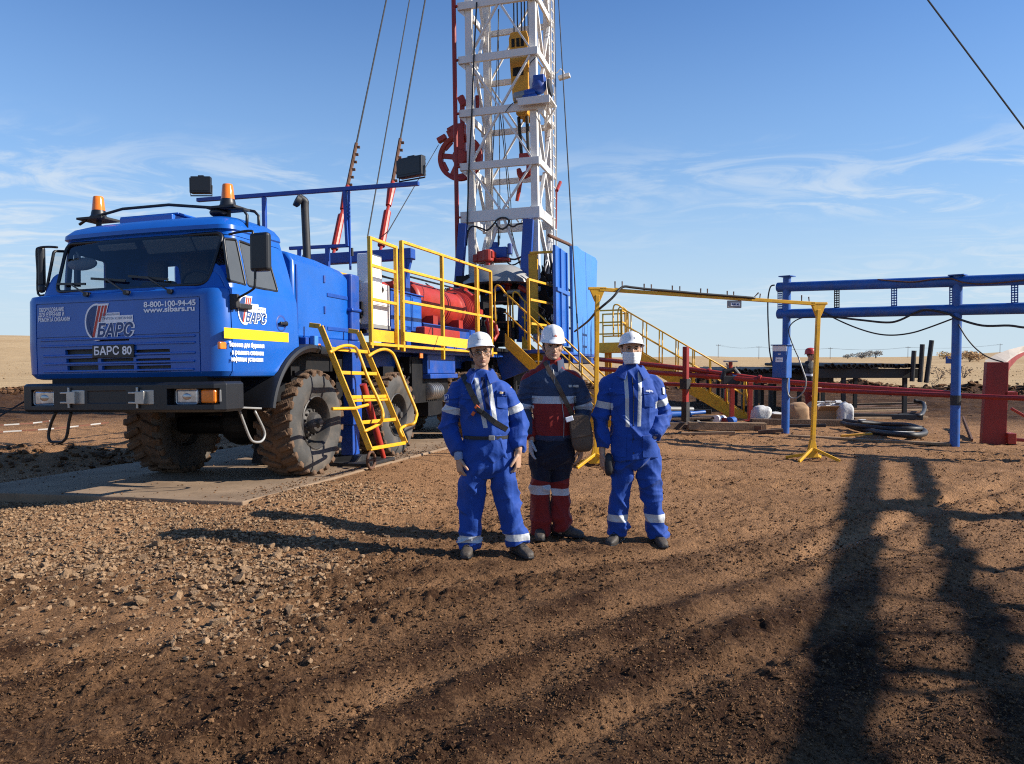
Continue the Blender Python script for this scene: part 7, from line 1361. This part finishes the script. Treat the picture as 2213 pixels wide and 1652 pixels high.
    # boots
    for (lg, d, pitch) in zip(legs, S['feet'], (0, 0)):
        ank = V(lg[2]); az = math.atan2(d[0], -d[1]); fx = V(math.sin(az), -math.cos(az), 0); sx = V(math.cos(az), math.sin(az), 0); g0 = V(ank.x, ank.y, 0) + V(0, 0, d[2] if len(d) > 2 else 0); L_ = .30; b = MB(); rings = []
        for t_, w, h0, h1 in ((-.085, .030, .012, .075), (-.075, .037, .004, .115), (-.03, .041, .0, .14), (.03, .042, .0, .125), (.08, .045, .0, .095), (.13, .050, .0, .075), (.18, .046, .0, .064), (.205, .034, .004, .050), (.215, .02, .012, .034)):
            ctr = g0 + fx * t_; rings.append([ctr + sx * (w * math.copysign(abs(math.cos(a)) ** .75, math.cos(a))) + V(0, 0, (h0 + h1) / 2 + (h1 - h0) / 2 * math.copysign(abs(math.sin(a)) ** .8, math.sin(a))) for a in np.linspace(0, 2 * math.pi, 16, endpoint=False)])
        b.loft(rings); bt = remesh(b, .005, 3); bt.materials.append(BOOT); bo = link('boot', bt, root, True)
        s = MB(); rg = [[g0 + fx * t_ + sx * (w * .98 * s_) + V(0, 0, z) for s_, z in ((-1, .0), (1, .0), (1, .020), (-1, .020))] for t_, w in ((-.090, .032), (-.07, .042), (.03, .046), (.13, .053), (.19, .047), (.218, .026))]; s.loft(rg); s.build('sole', BLACK, bo, bevel=.004)
        l_ = MB()
        for k in range(4): t_ = .035 + k * .025; zz = .128 - k * .014; l_.tube([g0 + fx * t_ - sx * .022 + V(0, 0, zz - .008), g0 + fx * t_ + V(0, 0, zz + .004), g0 + fx * (t_ + .008) + sx * .022 + V(0, 0, zz - .008)], .0028, 5)
        l_.build('laces', STRAP, bo)
    helmet(root, M @ Matrix.Translation((0, .004, S.get('hz', .045))) @ Matrix.Rotation(S.get('hrot', rad(-4)), 4, 'X') @ Matrix.Diagonal((.90, .95, S.get('hsz', 1), 1)), S.get('hmat', HELM), S.get('hlogo'), S.get('chin', True))
    return dict(root=root, jk=jk, jm=jm, at=at, M=M, body=body, tr=tr, tm=tm_, c=c)
class Conv:
    """photo crop coordinates -> metres in the person's own frame, standing at depth Yp"""
    def __init__(s, a0, Yp, gz): s.a0 = a0; s.Y = Yp; s.gz = gz; s.x0 = W((919 + .3441 * a0, 1000), Yp).x
    def __call__(s, a, b, y=0.0): p = W((919 + .3441 * a, 663.2 + .3441 * b), s.Y); return (p.x - s.x0, y, p.z - s.gz)
    def X(s, a): return s(a, 850)[0]
    def Z(s, b): return s(400, b)[2]
def armband(co, arms, spans, torso_x):
    v = np.full(len(co), -1.0)
    for arm, (t0, t1), out in zip(arms, spans, (-1, 1)):
        d, t = segdist(co, arm); isarm = ((co[:, 0] - torso_x[0 if out < 0 else 1]) * out > 0) & (d < .14); s = np.minimum(t - t0, t1 - t); v = np.where(isarm, np.maximum(v, s), v)
    return v
def legband(co, legs, spans):
    v = np.full(len(co), -1.0); ds = [segdist(co, l) for l in legs]; near = ds[0][0] < ds[1][0]
    for i, (z0, z1) in enumerate(spans): m = near if i == 0 else ~near; v = np.where(m, np.minimum(co[:, 2] - z0, z1 - co[:, 2]), v)
    return v
def stripe(co, nm, p0, p1, hw):
    t = (p0[1] - co[:, 2]) / (p0[1] - p1[1]); x = p0[0] + (p1[0] - p0[0]) * t; return np.minimum(np.minimum(hw - np.abs(co[:, 0] - x), np.minimum(co[:, 2] - p1[1], p0[1] - co[:, 2])), np.where(nm[:, 1] < -.1, 1, -1))
# ---- first man: strap across the chest
k = .001313; YL_ = 6.33; xL_ = W((919 + .3441 * 400, 1000), YL_).x; c = Conv(400, YL_, H(xL_, YL_)); X, Z = c.X, c.Z
legsL = dict(legA=((318, 985, .0), (290, 1235, -.02), (276, 1500, .0)), legB=((478, 985, .0), (520, 1230, -.03), (582, 1478, -.02)))
def jzL(me, co, nm, arms):
    b = armband(co, arms, ((.155, .215), (.150, .21)), (X(222), X(520))); b = np.maximum(b, stripe(co, nm, (X(322), Z(445)), (X(383), Z(752)), .0185)); b = np.maximum(b, stripe(co, nm, (X(404), Z(460)), (X(446), Z(735)), .0175)); fattr(me, 'band', b); fattr(me, 'zone2', b * 0 - 1); fattr(me, 'zone3', np.minimum(stripe(co, nm, (X(362), Z(440)), (X(402), Z(640)), .016), .02 - 0 * b))
def tzL(me, co): fattr(me, 'band', legband(co, [[np.array(c(*p)) for p in legsL[q]] for q in ('legA', 'legB')], ((Z(1468), Z(1425)), (Z(1455), Z(1412))))); fattr(me, 'zone2', co[:, 0] * 0 - 1); fattr(me, 'zone3', co[:, 0] * 0 - 1)
pL = Gh((1065, 1196)); ORG = mat('orange_tag', (.55, .10, .02), .5); DKB = mat('helmet_print', (.10, .13, .22), .5)
L1 = make_person(dict(c=c, k=k, pos=(xL_, YL_), seed=11, label='man in blue overalls with a black strap across his chest and clear glasses', group='workers in hard hats', jmat=CBLUE, tmat=CBLUE, jz=jzL, tz=tzL, **legsL, lr=((.112, .12), (.102, .108), (.088, .094), (.085, .092), (.090, .098)),
    pelvis=((795, 250, 525, 0, .13), (860, 238, 545, 0, .14), (960, 225, 560, 0, .145), (1020, 222, 566, 0, .14), (1060, 260, 540, 0, .10)),
    torso=((965, 242, 552, 0, .155), (900, 236, 546, 0, .155), (830, 240, 524, 0, .138), (815, 242, 520, 0, .135), (790, 232, 524, 0, .150), (700, 220, 526, 0, .152), (600, 210, 528, 0, .15), (530, 196, 520, 0, .135), (485, 205, 500, .01, .115), (450, 245, 462, .01, .095), (425, 285, 425, .01, .08), (405, 300, 412, .012, .072)),
    armA=((205, 510, .01), (150, 735, .02), (210, 905, -.07)), armB=((505, 515, .01), (588, 742, .03), (586, 880, -.07)), ar=(.084, .072, .070, .066, .052), arB=(.084, .073, .076, .070, .053),
    head=(349, 284, -.015, rad(-5), rad(8), rad(2)), hs=1.0, hz=.036, hrot=rad(-10), hsz=.84, neck=(352, 432, .02), hands=(dict(D=(.12, -.10, -1), N=(.9, .5, .1), side=1, curl=58, ext=.05, cuff=CUFF), dict(D=(-.05, -.1, -1), N=(-.9, .35, 0), side=-1, curl=60, ext=.05)), feet=((-.10, -1), (.55, -1)), collar=(X(352), Z(425), .01, 1.12), beard=.22, hlogo=((DKB, -.028, -.016, .055, .075), (DKB, -.010, .022, .055, .059), (DKB, -.010, .022, .070, .074), (DKB, .018, .024, .055, .074))))
at = L1['at']; o = ribbon(at, [(X(a), Z(b)) for a, b in ((236, 425), (262, 470), (300, 545), (335, 612))], .044, .012).build('chest_strap', STRAP, L1['root'], smooth=30); ribbon(at, [(X(a), Z(b)) for a, b in ((335, 640), (375, 665), (440, 715), (515, 765))], .044, .014).build('strap_end', STRAP, o, smooth=30)
p = at(X(345), Z(640), .03); MB().box(p, (.06, .03, .04), (V(.8, 0, -.5), V(0, 1, 0), V(.5, 0, .8))).build('buckle', STRAP, o, bevel=.006); MB().box(at(X(332), Z(625), .034), (.045, .02, .035), (V(.7, 0, -.6), V(0, 1, 0), V(.6, 0, .7))).box(at(X(308), Z(662), .03), (.04, .02, .028), (V(.5, 0, .8), V(0, 1, 0), V(-.8, 0, .5))).build('orange_clip', ORG, o, bevel=.005)
b = MB(); rg = []
for zz, g_ in ((Z(823), .0), (Z(823), .020), (Z(803), .020), (Z(803), .0)): rg.append([V(X(382) + (.176 + g_) * math.copysign(abs(math.cos(a)) ** .85, math.cos(a)), (.132 + g_) * math.copysign(abs(math.sin(a)) ** .85, math.sin(a)), zz) for a in np.linspace(0, 2 * math.pi, 40, endpoint=False)])
b.loft(rg, False); bl_ = b.build('belt', STRAP, L1['root'], smooth=35); MB().box((X(420), -.158, Z(812)), (.05, .012, .04)).build('buckle', GREY, bl_, bevel=.006)
def pocket(P_, quad, nm='pocket', m=CBLUE, off=.010): return patch(P_['at'], quad, off).build(nm, m, P_['jk'], smooth=40)
pocket(L1, ((X(452), Z(520)), (X(515), Z(528)), (X(515), Z(560)), (X(450), Z(545))), 'pocket_flap', off=.013); pocket(L1, ((X(452), Z(548)), (X(515), Z(560)), (X(517), Z(640)), (X(455), Z(625))), off=.007)
pocket(L1, ((X(228), Z(540)), (X(300), Z(548)), (X(300), Z(575)), (X(228), Z(572))), 'pocket_flap', off=.012)
patch(at, ((X(470), Z(528)), (X(497), Z(531)), (X(497), Z(545)), (X(470), Z(542))), .020, 3, 2).build('badge', mat('pale_badge', (.62, .48, .30), .6), L1['jk']); 
def framebadge(P_, a0, a1, b0, b1, ch, m=WTXT):
    A_ = P_['at']; Xa = lambda a: c(a, 0)[0]; Za = lambda b: c(0, b)[2]
    mb = MB(); pts = [A_(Xa(a), Za(b), .010) for a, b in ((a0, b0), (a1, b0), (a1, b1), (a0, b1))]; mb.tube(pts, .0022, 5, True); ctr = (pts[0] + pts[2]) / 2; ux = (pts[1] - pts[0]).normalized(); uy = (pts[0] - pts[3]).normalized(); text_mb(mb, ch, (pts[0] - pts[3]).length * .75, ctr + ux.cross(uy) * .003, ux, uy, bold=.001); mb.build('sleeve_badge', m, P_['jk'])
framebadge(L1, 120, 146, 552, 596, 'Н')
gl = MB(); Mh = L1['M']
for s in (-1, 1): gl.tube([Mh @ V(s * x, y, z) for x, y, z in ((.006, -.108, .006), (.03, -.108, .010), (.055, -.092, .006), (.058, -.090, -.012), (.04, -.103, -.022), (.012, -.110, -.016))], .0016, 5, True); gl.tube([Mh @ V(s * x, y, z) for x, y, z in ((.056, -.092, .004), (.073, -.05, .004), (.078, .01, .002))], .0018, 5)
go_ = gl.build('glasses', STRAP, L1['root'])
for s in (-1, 1): MB().add([Mh @ V(s * x, y, z) for x, y, z in ((.006, -.108, .006), (.03, -.108, .010), (.055, -.092, .006), (.058, -.090, -.012), (.04, -.103, -.022), (.012, -.110, -.016))], [tuple(range(6))]).build('lens', glassmat('spectacle_lens', (.93, .88, .80)), go_)
# ---- second man: navy and red suit
k = .00143; YM_ = 6.92; xM = W((919 + .3441 * 790, 1000), YM_).x; c = Conv(790, YM_, H(xM, YM_)); X, Z = c.X, c.Z
legsM = dict(legA=((735, 880, .0), (722, 1130, .0), (722, 1420, .02)), legB=((852, 880, .0), (850, 1130, .0), (856, 1395, .03)))
def jzM(me, co, nm, arms):
    yoke = co[:, 2] - (Z(405) - .55 * np.abs(co[:, 0] - X(800)) + .07); b = armband(co, arms, ((.235, .30), (.235, .30)), (X(682), X(925)))
    d0, _ = segdist(co, arms[0]); d1, _ = segdist(co, arms[1]); tor = (co[:, 0] > X(668)) & (co[:, 0] < X(945)); tb = np.where(tor, np.minimum(co[:, 2] - Z(604), Z(558) - co[:, 2]), -1); fattr(me, 'band', np.maximum(b, tb))
    red = np.where((co[:, 0] > X(672)) & (co[:, 0] < X(940)), np.minimum(Z(602) - co[:, 2], co[:, 2] - Z(800)), -1); cuff = np.where(co[:, 0] < X(690), np.minimum(Z(795) - co[:, 2], .06), -1); red = np.maximum(np.maximum(red, yoke), cuff); fattr(me, 'zone2', red); fattr(me, 'zone3', b * 0 - 1)
def tzM(me, co):
    fattr(me, 'band', legband(co, [[np.array(c(*p)) for p in legsM[q]] for q in ('legA', 'legB')], ((Z(1172), Z(1112)), (Z(1178), Z(1135)))) ); fattr(me, 'zone2', Z(1092) - co[:, 2] + .25 * np.abs(co[:, 0] - X(790)) - .01); fattr(me, 'zone3', co[:, 0] * 0 - 1)
L2 = make_person(dict(c=c, k=k, pos=(xM, 6.92), seed=23, label='tall man in navy and red work suit with a brown shoulder bag', group='workers in hard hats', jmat=CNAVY, tmat=CNAVYT, jz=jzM, tz=tzM, **legsM, lr=((.103, .11), (.094, .10), (.080, .088), (.077, .086), (.082, .094)),
    pelvis=((790, 692, 908, 0, .125), (860, 672, 930, 0, .135), (950, 664, 925, 0, .135), (1010, 690, 905, 0, .09)),
    torso=((830, 690, 912, 0, .150), (800, 683, 920, 0, .155), (720, 680, 928, 0, .155), (600, 672, 935, 0, .152), (520, 662, 945, 0, .140), (450, 650, 945, .01, .12), (405, 680, 905, .015, .10), (375, 715, 875, .015, .085), (345, 742, 855, .015, .075), (318, 750, 852, .015, .072)),
    armA=((655, 445, .01), (618, 650, .02), (662, 808, -.06)), armB=((945, 450, .01), (998, 640, .03), (985, 830, -.02)), ar=(.082, .074, .066, .060, .050), head=(800, 250, -.02, rad(1), rad(6), rad(0)), neck=(802, 372, .02), hands=(dict(D=(.03, -.10, -1), N=(.95, .2, .1), side=1, curl=24, glove=True, ext=.04), dict(D=(-.12, -.1, -1), N=(-.9, .3, 0), side=-1, curl=35, ext=.06)), feet=((-.05, -1), (.95, -.45)), beard=.42, hz=.040, hrot=rad(1), hs=1.02,
    hlogo=((DKB, -.022, -.006, .045, .075), (ORG, -.004, .008, .045, .066), (ORG, .010, .022, .045, .075))))
at = L2['at']; bag = empty('shoulder_bag', L2['root'].matrix_world @ Matrix.Translation((X(968), -.16, Z(780))), 'brown shoulder bag hanging by its strap at the side of the middle man', 'bag'); bm2 = bmesh.new(); bmesh.ops.create_icosphere(bm2, subdivisions=4, radius=1); co = np.array([v.co for v in bm2.verts]); co = np.sign(co) * np.abs(co) ** .62; co *= np.array([.098, .052, .168]); co[:, 0] += -.10 * (co[:, 2]) ; n_ = vnoise3(co * 14, 3); co *= (1 + .10 * n_[:, None]); co[:, 0] *= 1 - .5 * np.clip(co[:, 2], 0, .2)
for v, x in zip(bm2.verts, co): v.co = x
me = bpy.data.meshes.new('bag_body'); bm2.to_mesh(me); bm2.free(); me.materials.append(LEATH); me.shade_smooth(); link('bag_body', me, bag)
MB().prism([(-.105, -.064, .15), (.06, -.064, .16), (.085, -.062, -.02), (-.085, -.062, -.05)], (0, .012, 0)).build('flap', LEATH, bag, bevel=.01); MB().box((-.105, -.055, .125), (.07, .02, .045), (V(.95, 0, .3), V(0, 1, 0), V(-.3, 0, .95))).build('white_tag', WTXT, bag, bevel=.006)
rb_ = ribbon(at, [(X(a), Z(b)) for a, b in ((748, 345), (775, 400), (820, 480), (870, 580), (905, 650), (925, 690))], .040, .014); of = V(X(968), -.16, Z(780)); rb_.v = [tuple(V(p) - of) for p in rb_.v]; rb_.build('strap', LEATH, bag, smooth=30)
zp = MB(); zp.tube([at(X(a), Z(b), .006) for a, b in ((800, 395), (808, 480), (852, 600), (865, 700), (862, 810))], .004, 6); zp.build('zip', GREY, L2['jk']); patch(at, ((X(893), Z(488)), (X(958), Z(490)), (X(958), Z(505)), (X(895), Z(503))), .014, 5, 2).build('badge', mat('silver_badge', (.55, .53, .48), .5), L2['jk'])
cl = MB(); rings = []
for a in np.linspace(rad(22), rad(338), 30): fx, fy = math.sin(a), -math.cos(a); rings.append([V(X(803) + fx * r, .012 + fy * r, Z(345) + z - .03 * max(0, math.cos(a))) for r, z in ((.088, -.06), (.080, .03), (.084, .036), (.094, .02), (.105, -.06))])
cl.loft(rings); cl.build('collar', mat('navy_collar', (.026, .042, .09), .75), L2['jk'], smooth=40)
# ---- third man: face mask
k = .00141; YR_ = 6.80; xR = W((919 + .3441 * 1310, 1000), YR_).x; c = Conv(1310, YR_, H(xR, YR_)); X, Z = c.X, c.Z
legsR = dict(legA=((1245, 950, .0), (1222, 1190, -.01), (1212, 1430, .02)), legB=((1390, 950, .0), (1415, 1190, -.02), (1455, 1440, .0)))
def jzR(me, co, nm, arms):
    b = armband(co, arms, ((.165, .225), (.145, .205)), (X(1172), X(1432))); b = np.maximum(b, stripe(co, nm, (X(1246), Z(408)), (X(1256), Z(747)), .0165)); b = np.maximum(b, stripe(co, nm, (X(1334), Z(408)), (X(1326), Z(743)), .0165)); fattr(me, 'band', b); fattr(me, 'zone2', b * 0 - 1); fattr(me, 'zone3', b * 0 - 1)
def tzR(me, co): fattr(me, 'band', legband(co, [[np.array(c(*p)) for p in legsR[q]] for q in ('legA', 'legB')], ((Z(1342), Z(1298)), (Z(1342), Z(1292))))); fattr(me, 'zone2', co[:, 0] * 0 - 1); fattr(me, 'zone3', co[:, 0] * 0 - 1)
L3 = make_person(dict(c=c, k=k, pos=(xR, 6.80), seed=37, label='man in blue jacket wearing a white face mask, one hand in his pocket', group='workers in hard hats', jmat=CBLUE, tmat=CBLUE, jz=jzR, tz=tzR, **legsR, lr=((.105, .11), (.094, .10), (.080, .088), (.078, .088), (.084, .094)),
    pelvis=((800, 1190, 1440, 0, .13), (880, 1178, 1455, 0, .135), (970, 1170, 1462, 0, .135), (1010, 1190, 1440, 0, .1)),
    torso=((950, 1160, 1466, 0, .165), (880, 1158, 1460, 0, .16), (800, 1164, 1450, 0, .155), (700, 1168, 1445, 0, .15), (600, 1160, 1448, 0, .15), (520, 1148, 1446, 0, .138), (460, 1150, 1432, .01, .118), (425, 1185, 1400, .01, .10), (400, 1220, 1365, .012, .085), (375, 1245, 1345, .015, .075), (355, 1252, 1338, .015, .07)),
    armA=((1150, 480, .01), (1108, 705, .02), (1108, 885, -.04)), armB=((1440, 480, .01), (1492, 690, .04), (1425, 800, -.10)), ar=(.080, .072, .067, .063, .052), arB=(.080, .073, .076, .068, .062), head=(1292, 268, -.02, rad(0), rad(-1), rad(0)), neck=(1294, 408, .02), hands=(dict(D=(.02, -.08, -1), N=(.9, .25, 0), side=1, curl=45, ext=.05), dict(D=(-.6, .1, -.7), N=(0, 1, 0), side=-1, show=False)), feet=((-.60, -1), (.12, -1)), collar=(X(1294), Z(402), .012, 1.22), beard=.1, hz=.034, hrot=rad(-11), hsz=.80, chin=False, hlogo=((DKB, -.030, .010, .058, .074), (DKB, .014, .020, .045, .062), (DKB, -.030, .012, .044, .048)),
    foci=[((X(1400), -.1, Z(800)), (.12, .2, .12), .9)]))
at = L3['at']; Mh = L3['M']; mk = MB(); rings = []
for v in np.linspace(0, 1, 12):
    z = -.028 - .100 * v; ring = []
    for u in np.linspace(-1, 1, 22): w = (.072 - .018 * v ** 2) * 1.08; x = w * math.sin(u * 1.35); nose = .022 * math.exp(-(x / .022) ** 2) * (1 - v) ** 1.2 + .010 * math.exp(-(x / .03) ** 2); y = .0 - (.098 - .012 * v ** 3) * math.cos(u * 1.35) ** .8 - nose - .006 + .0022 * math.sin(v * 26); ring.append(Mh @ V(x, y, z + .012 * abs(u) ** 2 * (1 - 2 * v) * .5))
    rings.append(ring)
n = 22; mk.add([p for r in rings for p in r], [(i * n + j, i * n + j + 1, (i + 1) * n + j + 1, (i + 1) * n + j) for i in range(11) for j in range(n - 1)]); mo_ = mk.build('face_mask', MASKM, L3['root'], smooth=True); s = mo_.modifiers.new('s', 'SOLIDIFY'); s.thickness = .002
b = MB()
for s in (-1, 1): b.tube([Mh @ V(s * x, y, z) for x, y, z in ((.074, -.03, -.035), (.080, .0, -.01), (.084, .025, .012))], .0018, 5).tube([Mh @ V(s * x, y, z) for x, y, z in ((.066, -.03, -.105), (.076, .0, -.06), (.082, .028, -.025))], .0018, 5)
b.build('ear_loop', MASKM, mo_)
pocket(L3, ((X(1148), Z(508)), (X(1232), Z(520)), (X(1232), Z(545)), (X(1148), Z(555))), 'pocket_flap', off=.012); pocket(L3, ((X(1352), Z(500)), (X(1425), Z(508)), (X(1425), Z(540)), (X(1352), Z(545))), 'pocket_flap', off=.013); pocket(L3, ((X(1355), Z(545)), (X(1422), Z(545)), (X(1420), Z(625)), (X(1360), Z(620))), off=.008); pocket(L3, ((X(1172), Z(800)), (X(1245), Z(810)), (X(1245), Z(930)), (X(1165), Z(930))), off=.009); pocket(L3, ((X(1345), Z(800)), (X(1440), Z(790)), (X(1455), Z(938)), (X(1350), Z(932))), off=.012)
b = MB(); q0, q1 = at(X(1365), Z(523), .022), at(X(1412), Z(527), .022); text_mb(b, 'нефть', .026, (q0 + q1) / 2, (q1 - q0), (0, 0, 1), bold=.001, width=(q1 - q0).length); b.build('lettering', WTXT, L3['jk'])
patch(at, ((X(1481), Z(505)), (X(1496), Z(508)), (X(1499), Z(550)), (X(1483), Z(545))), .012, 2, 3).build('sleeve_badge', WTXT, L3['jk'])
b = MB()
for z_ in range(6): b.cyl(at(X(1292), Z(480 + 85 * z_), .003), at(X(1292), Z(480 + 85 * z_), .010), .006, 8)
b.tube([at(X(a), Z(b_), .004) for a, b_ in ((1284, 440), (1290, 550), (1290, 700), (1286, 945))], .0035, 5); b.build('zip', STRAP, L3['jk'])
hn = V(c(1112, 930, -.06)); bm2 = bmesh.new(); bmesh.ops.create_icosphere(bm2, subdivisions=3, radius=1); co = np.array([v.co for v in bm2.verts]); co = np.sign(co) * np.abs(co) ** .7 * np.array([.035, .055, .10]); co *= 1 + .2 * vnoise3(co * 22, 8)[:, None]
for v, x in zip(bm2.verts, co): v.co = x
me = bpy.data.meshes.new('held_gloves'); bm2.to_mesh(me); bm2.free(); me.materials.append(STRAP); me.shade_smooth(); hg = link('held_gloves', me, None, world=L3['root'].matrix_world @ Matrix.Translation(V(c(1143, 985, -.10)))); tag(hg, 'bunch of black gloves held in the right hand of the masked man', 'gloves')
# ---- fourth man, far behind the red pipes
c4 = c; Zf = Z
def jz4(me, co, nm, arms): fattr(me, 'band', np.minimum(co[:, 2] - Zf(640), Zf(600) - co[:, 2])); fattr(me, 'zone2', co[:, 0] * 0 - 1); fattr(me, 'zone3', co[:, 0] * 0 - 1)
def tz4(me, co): fattr(me, 'band', co[:, 0] * 0 - 1); fattr(me, 'zone2', Zf(900) - co[:, 2]); fattr(me, 'zone3', co[:, 0] * 0 - 1)
p4 = W((1749, 905), 20.2)
make_person(dict(c=c, k=k, pos=(p4.x, p4.y), yaw=rad(70), seed=51, dz=-.02, hs=1.05, label='worker in dark clothes and red hard hat standing behind the red pipes', jmat=CDARK, tmat=CDARK, jz=jz4, tz=tz4, **legsR, lr=((.105, .11), (.094, .10), (.080, .088), (.078, .088), (.084, .094)), pelvis=((800, 1190, 1440, 0, .13), (880, 1178, 1455, 0, .135), (970, 1170, 1462, 0, .135), (1010, 1190, 1440, 0, .1)),
    torso=((900, 1165, 1455, 0, .16), (800, 1168, 1450, 0, .155), (600, 1160, 1448, 0, .15), (520, 1148, 1446, 0, .138), (460, 1150, 1432, .01, .118), (425, 1185, 1400, .01, .10), (400, 1220, 1365, .012, .085), (375, 1245, 1345, .015, .075)), armA=((1150, 480, .01), (1100, 690, .0), (1150, 830, -.14)), armB=((1440, 480, .01), (1480, 690, .0), (1430, 830, -.14)), ar=(.084, .080, .076, .070, .056), head=(1300, 268, -.02, 0, 0, 0), neck=(1300, 408, .02), hands=(dict(D=(.2, -.6, -.7), N=(.9, .2, 0), side=1), dict(D=(-.2, -.6, -.7), N=(-.9, .2, 0), side=-1)), feet=((-.3, -1), (.3, -1)), hmat=HELMR, collar=(X(1300), Zf(402), .012, 1.1), chin=False))
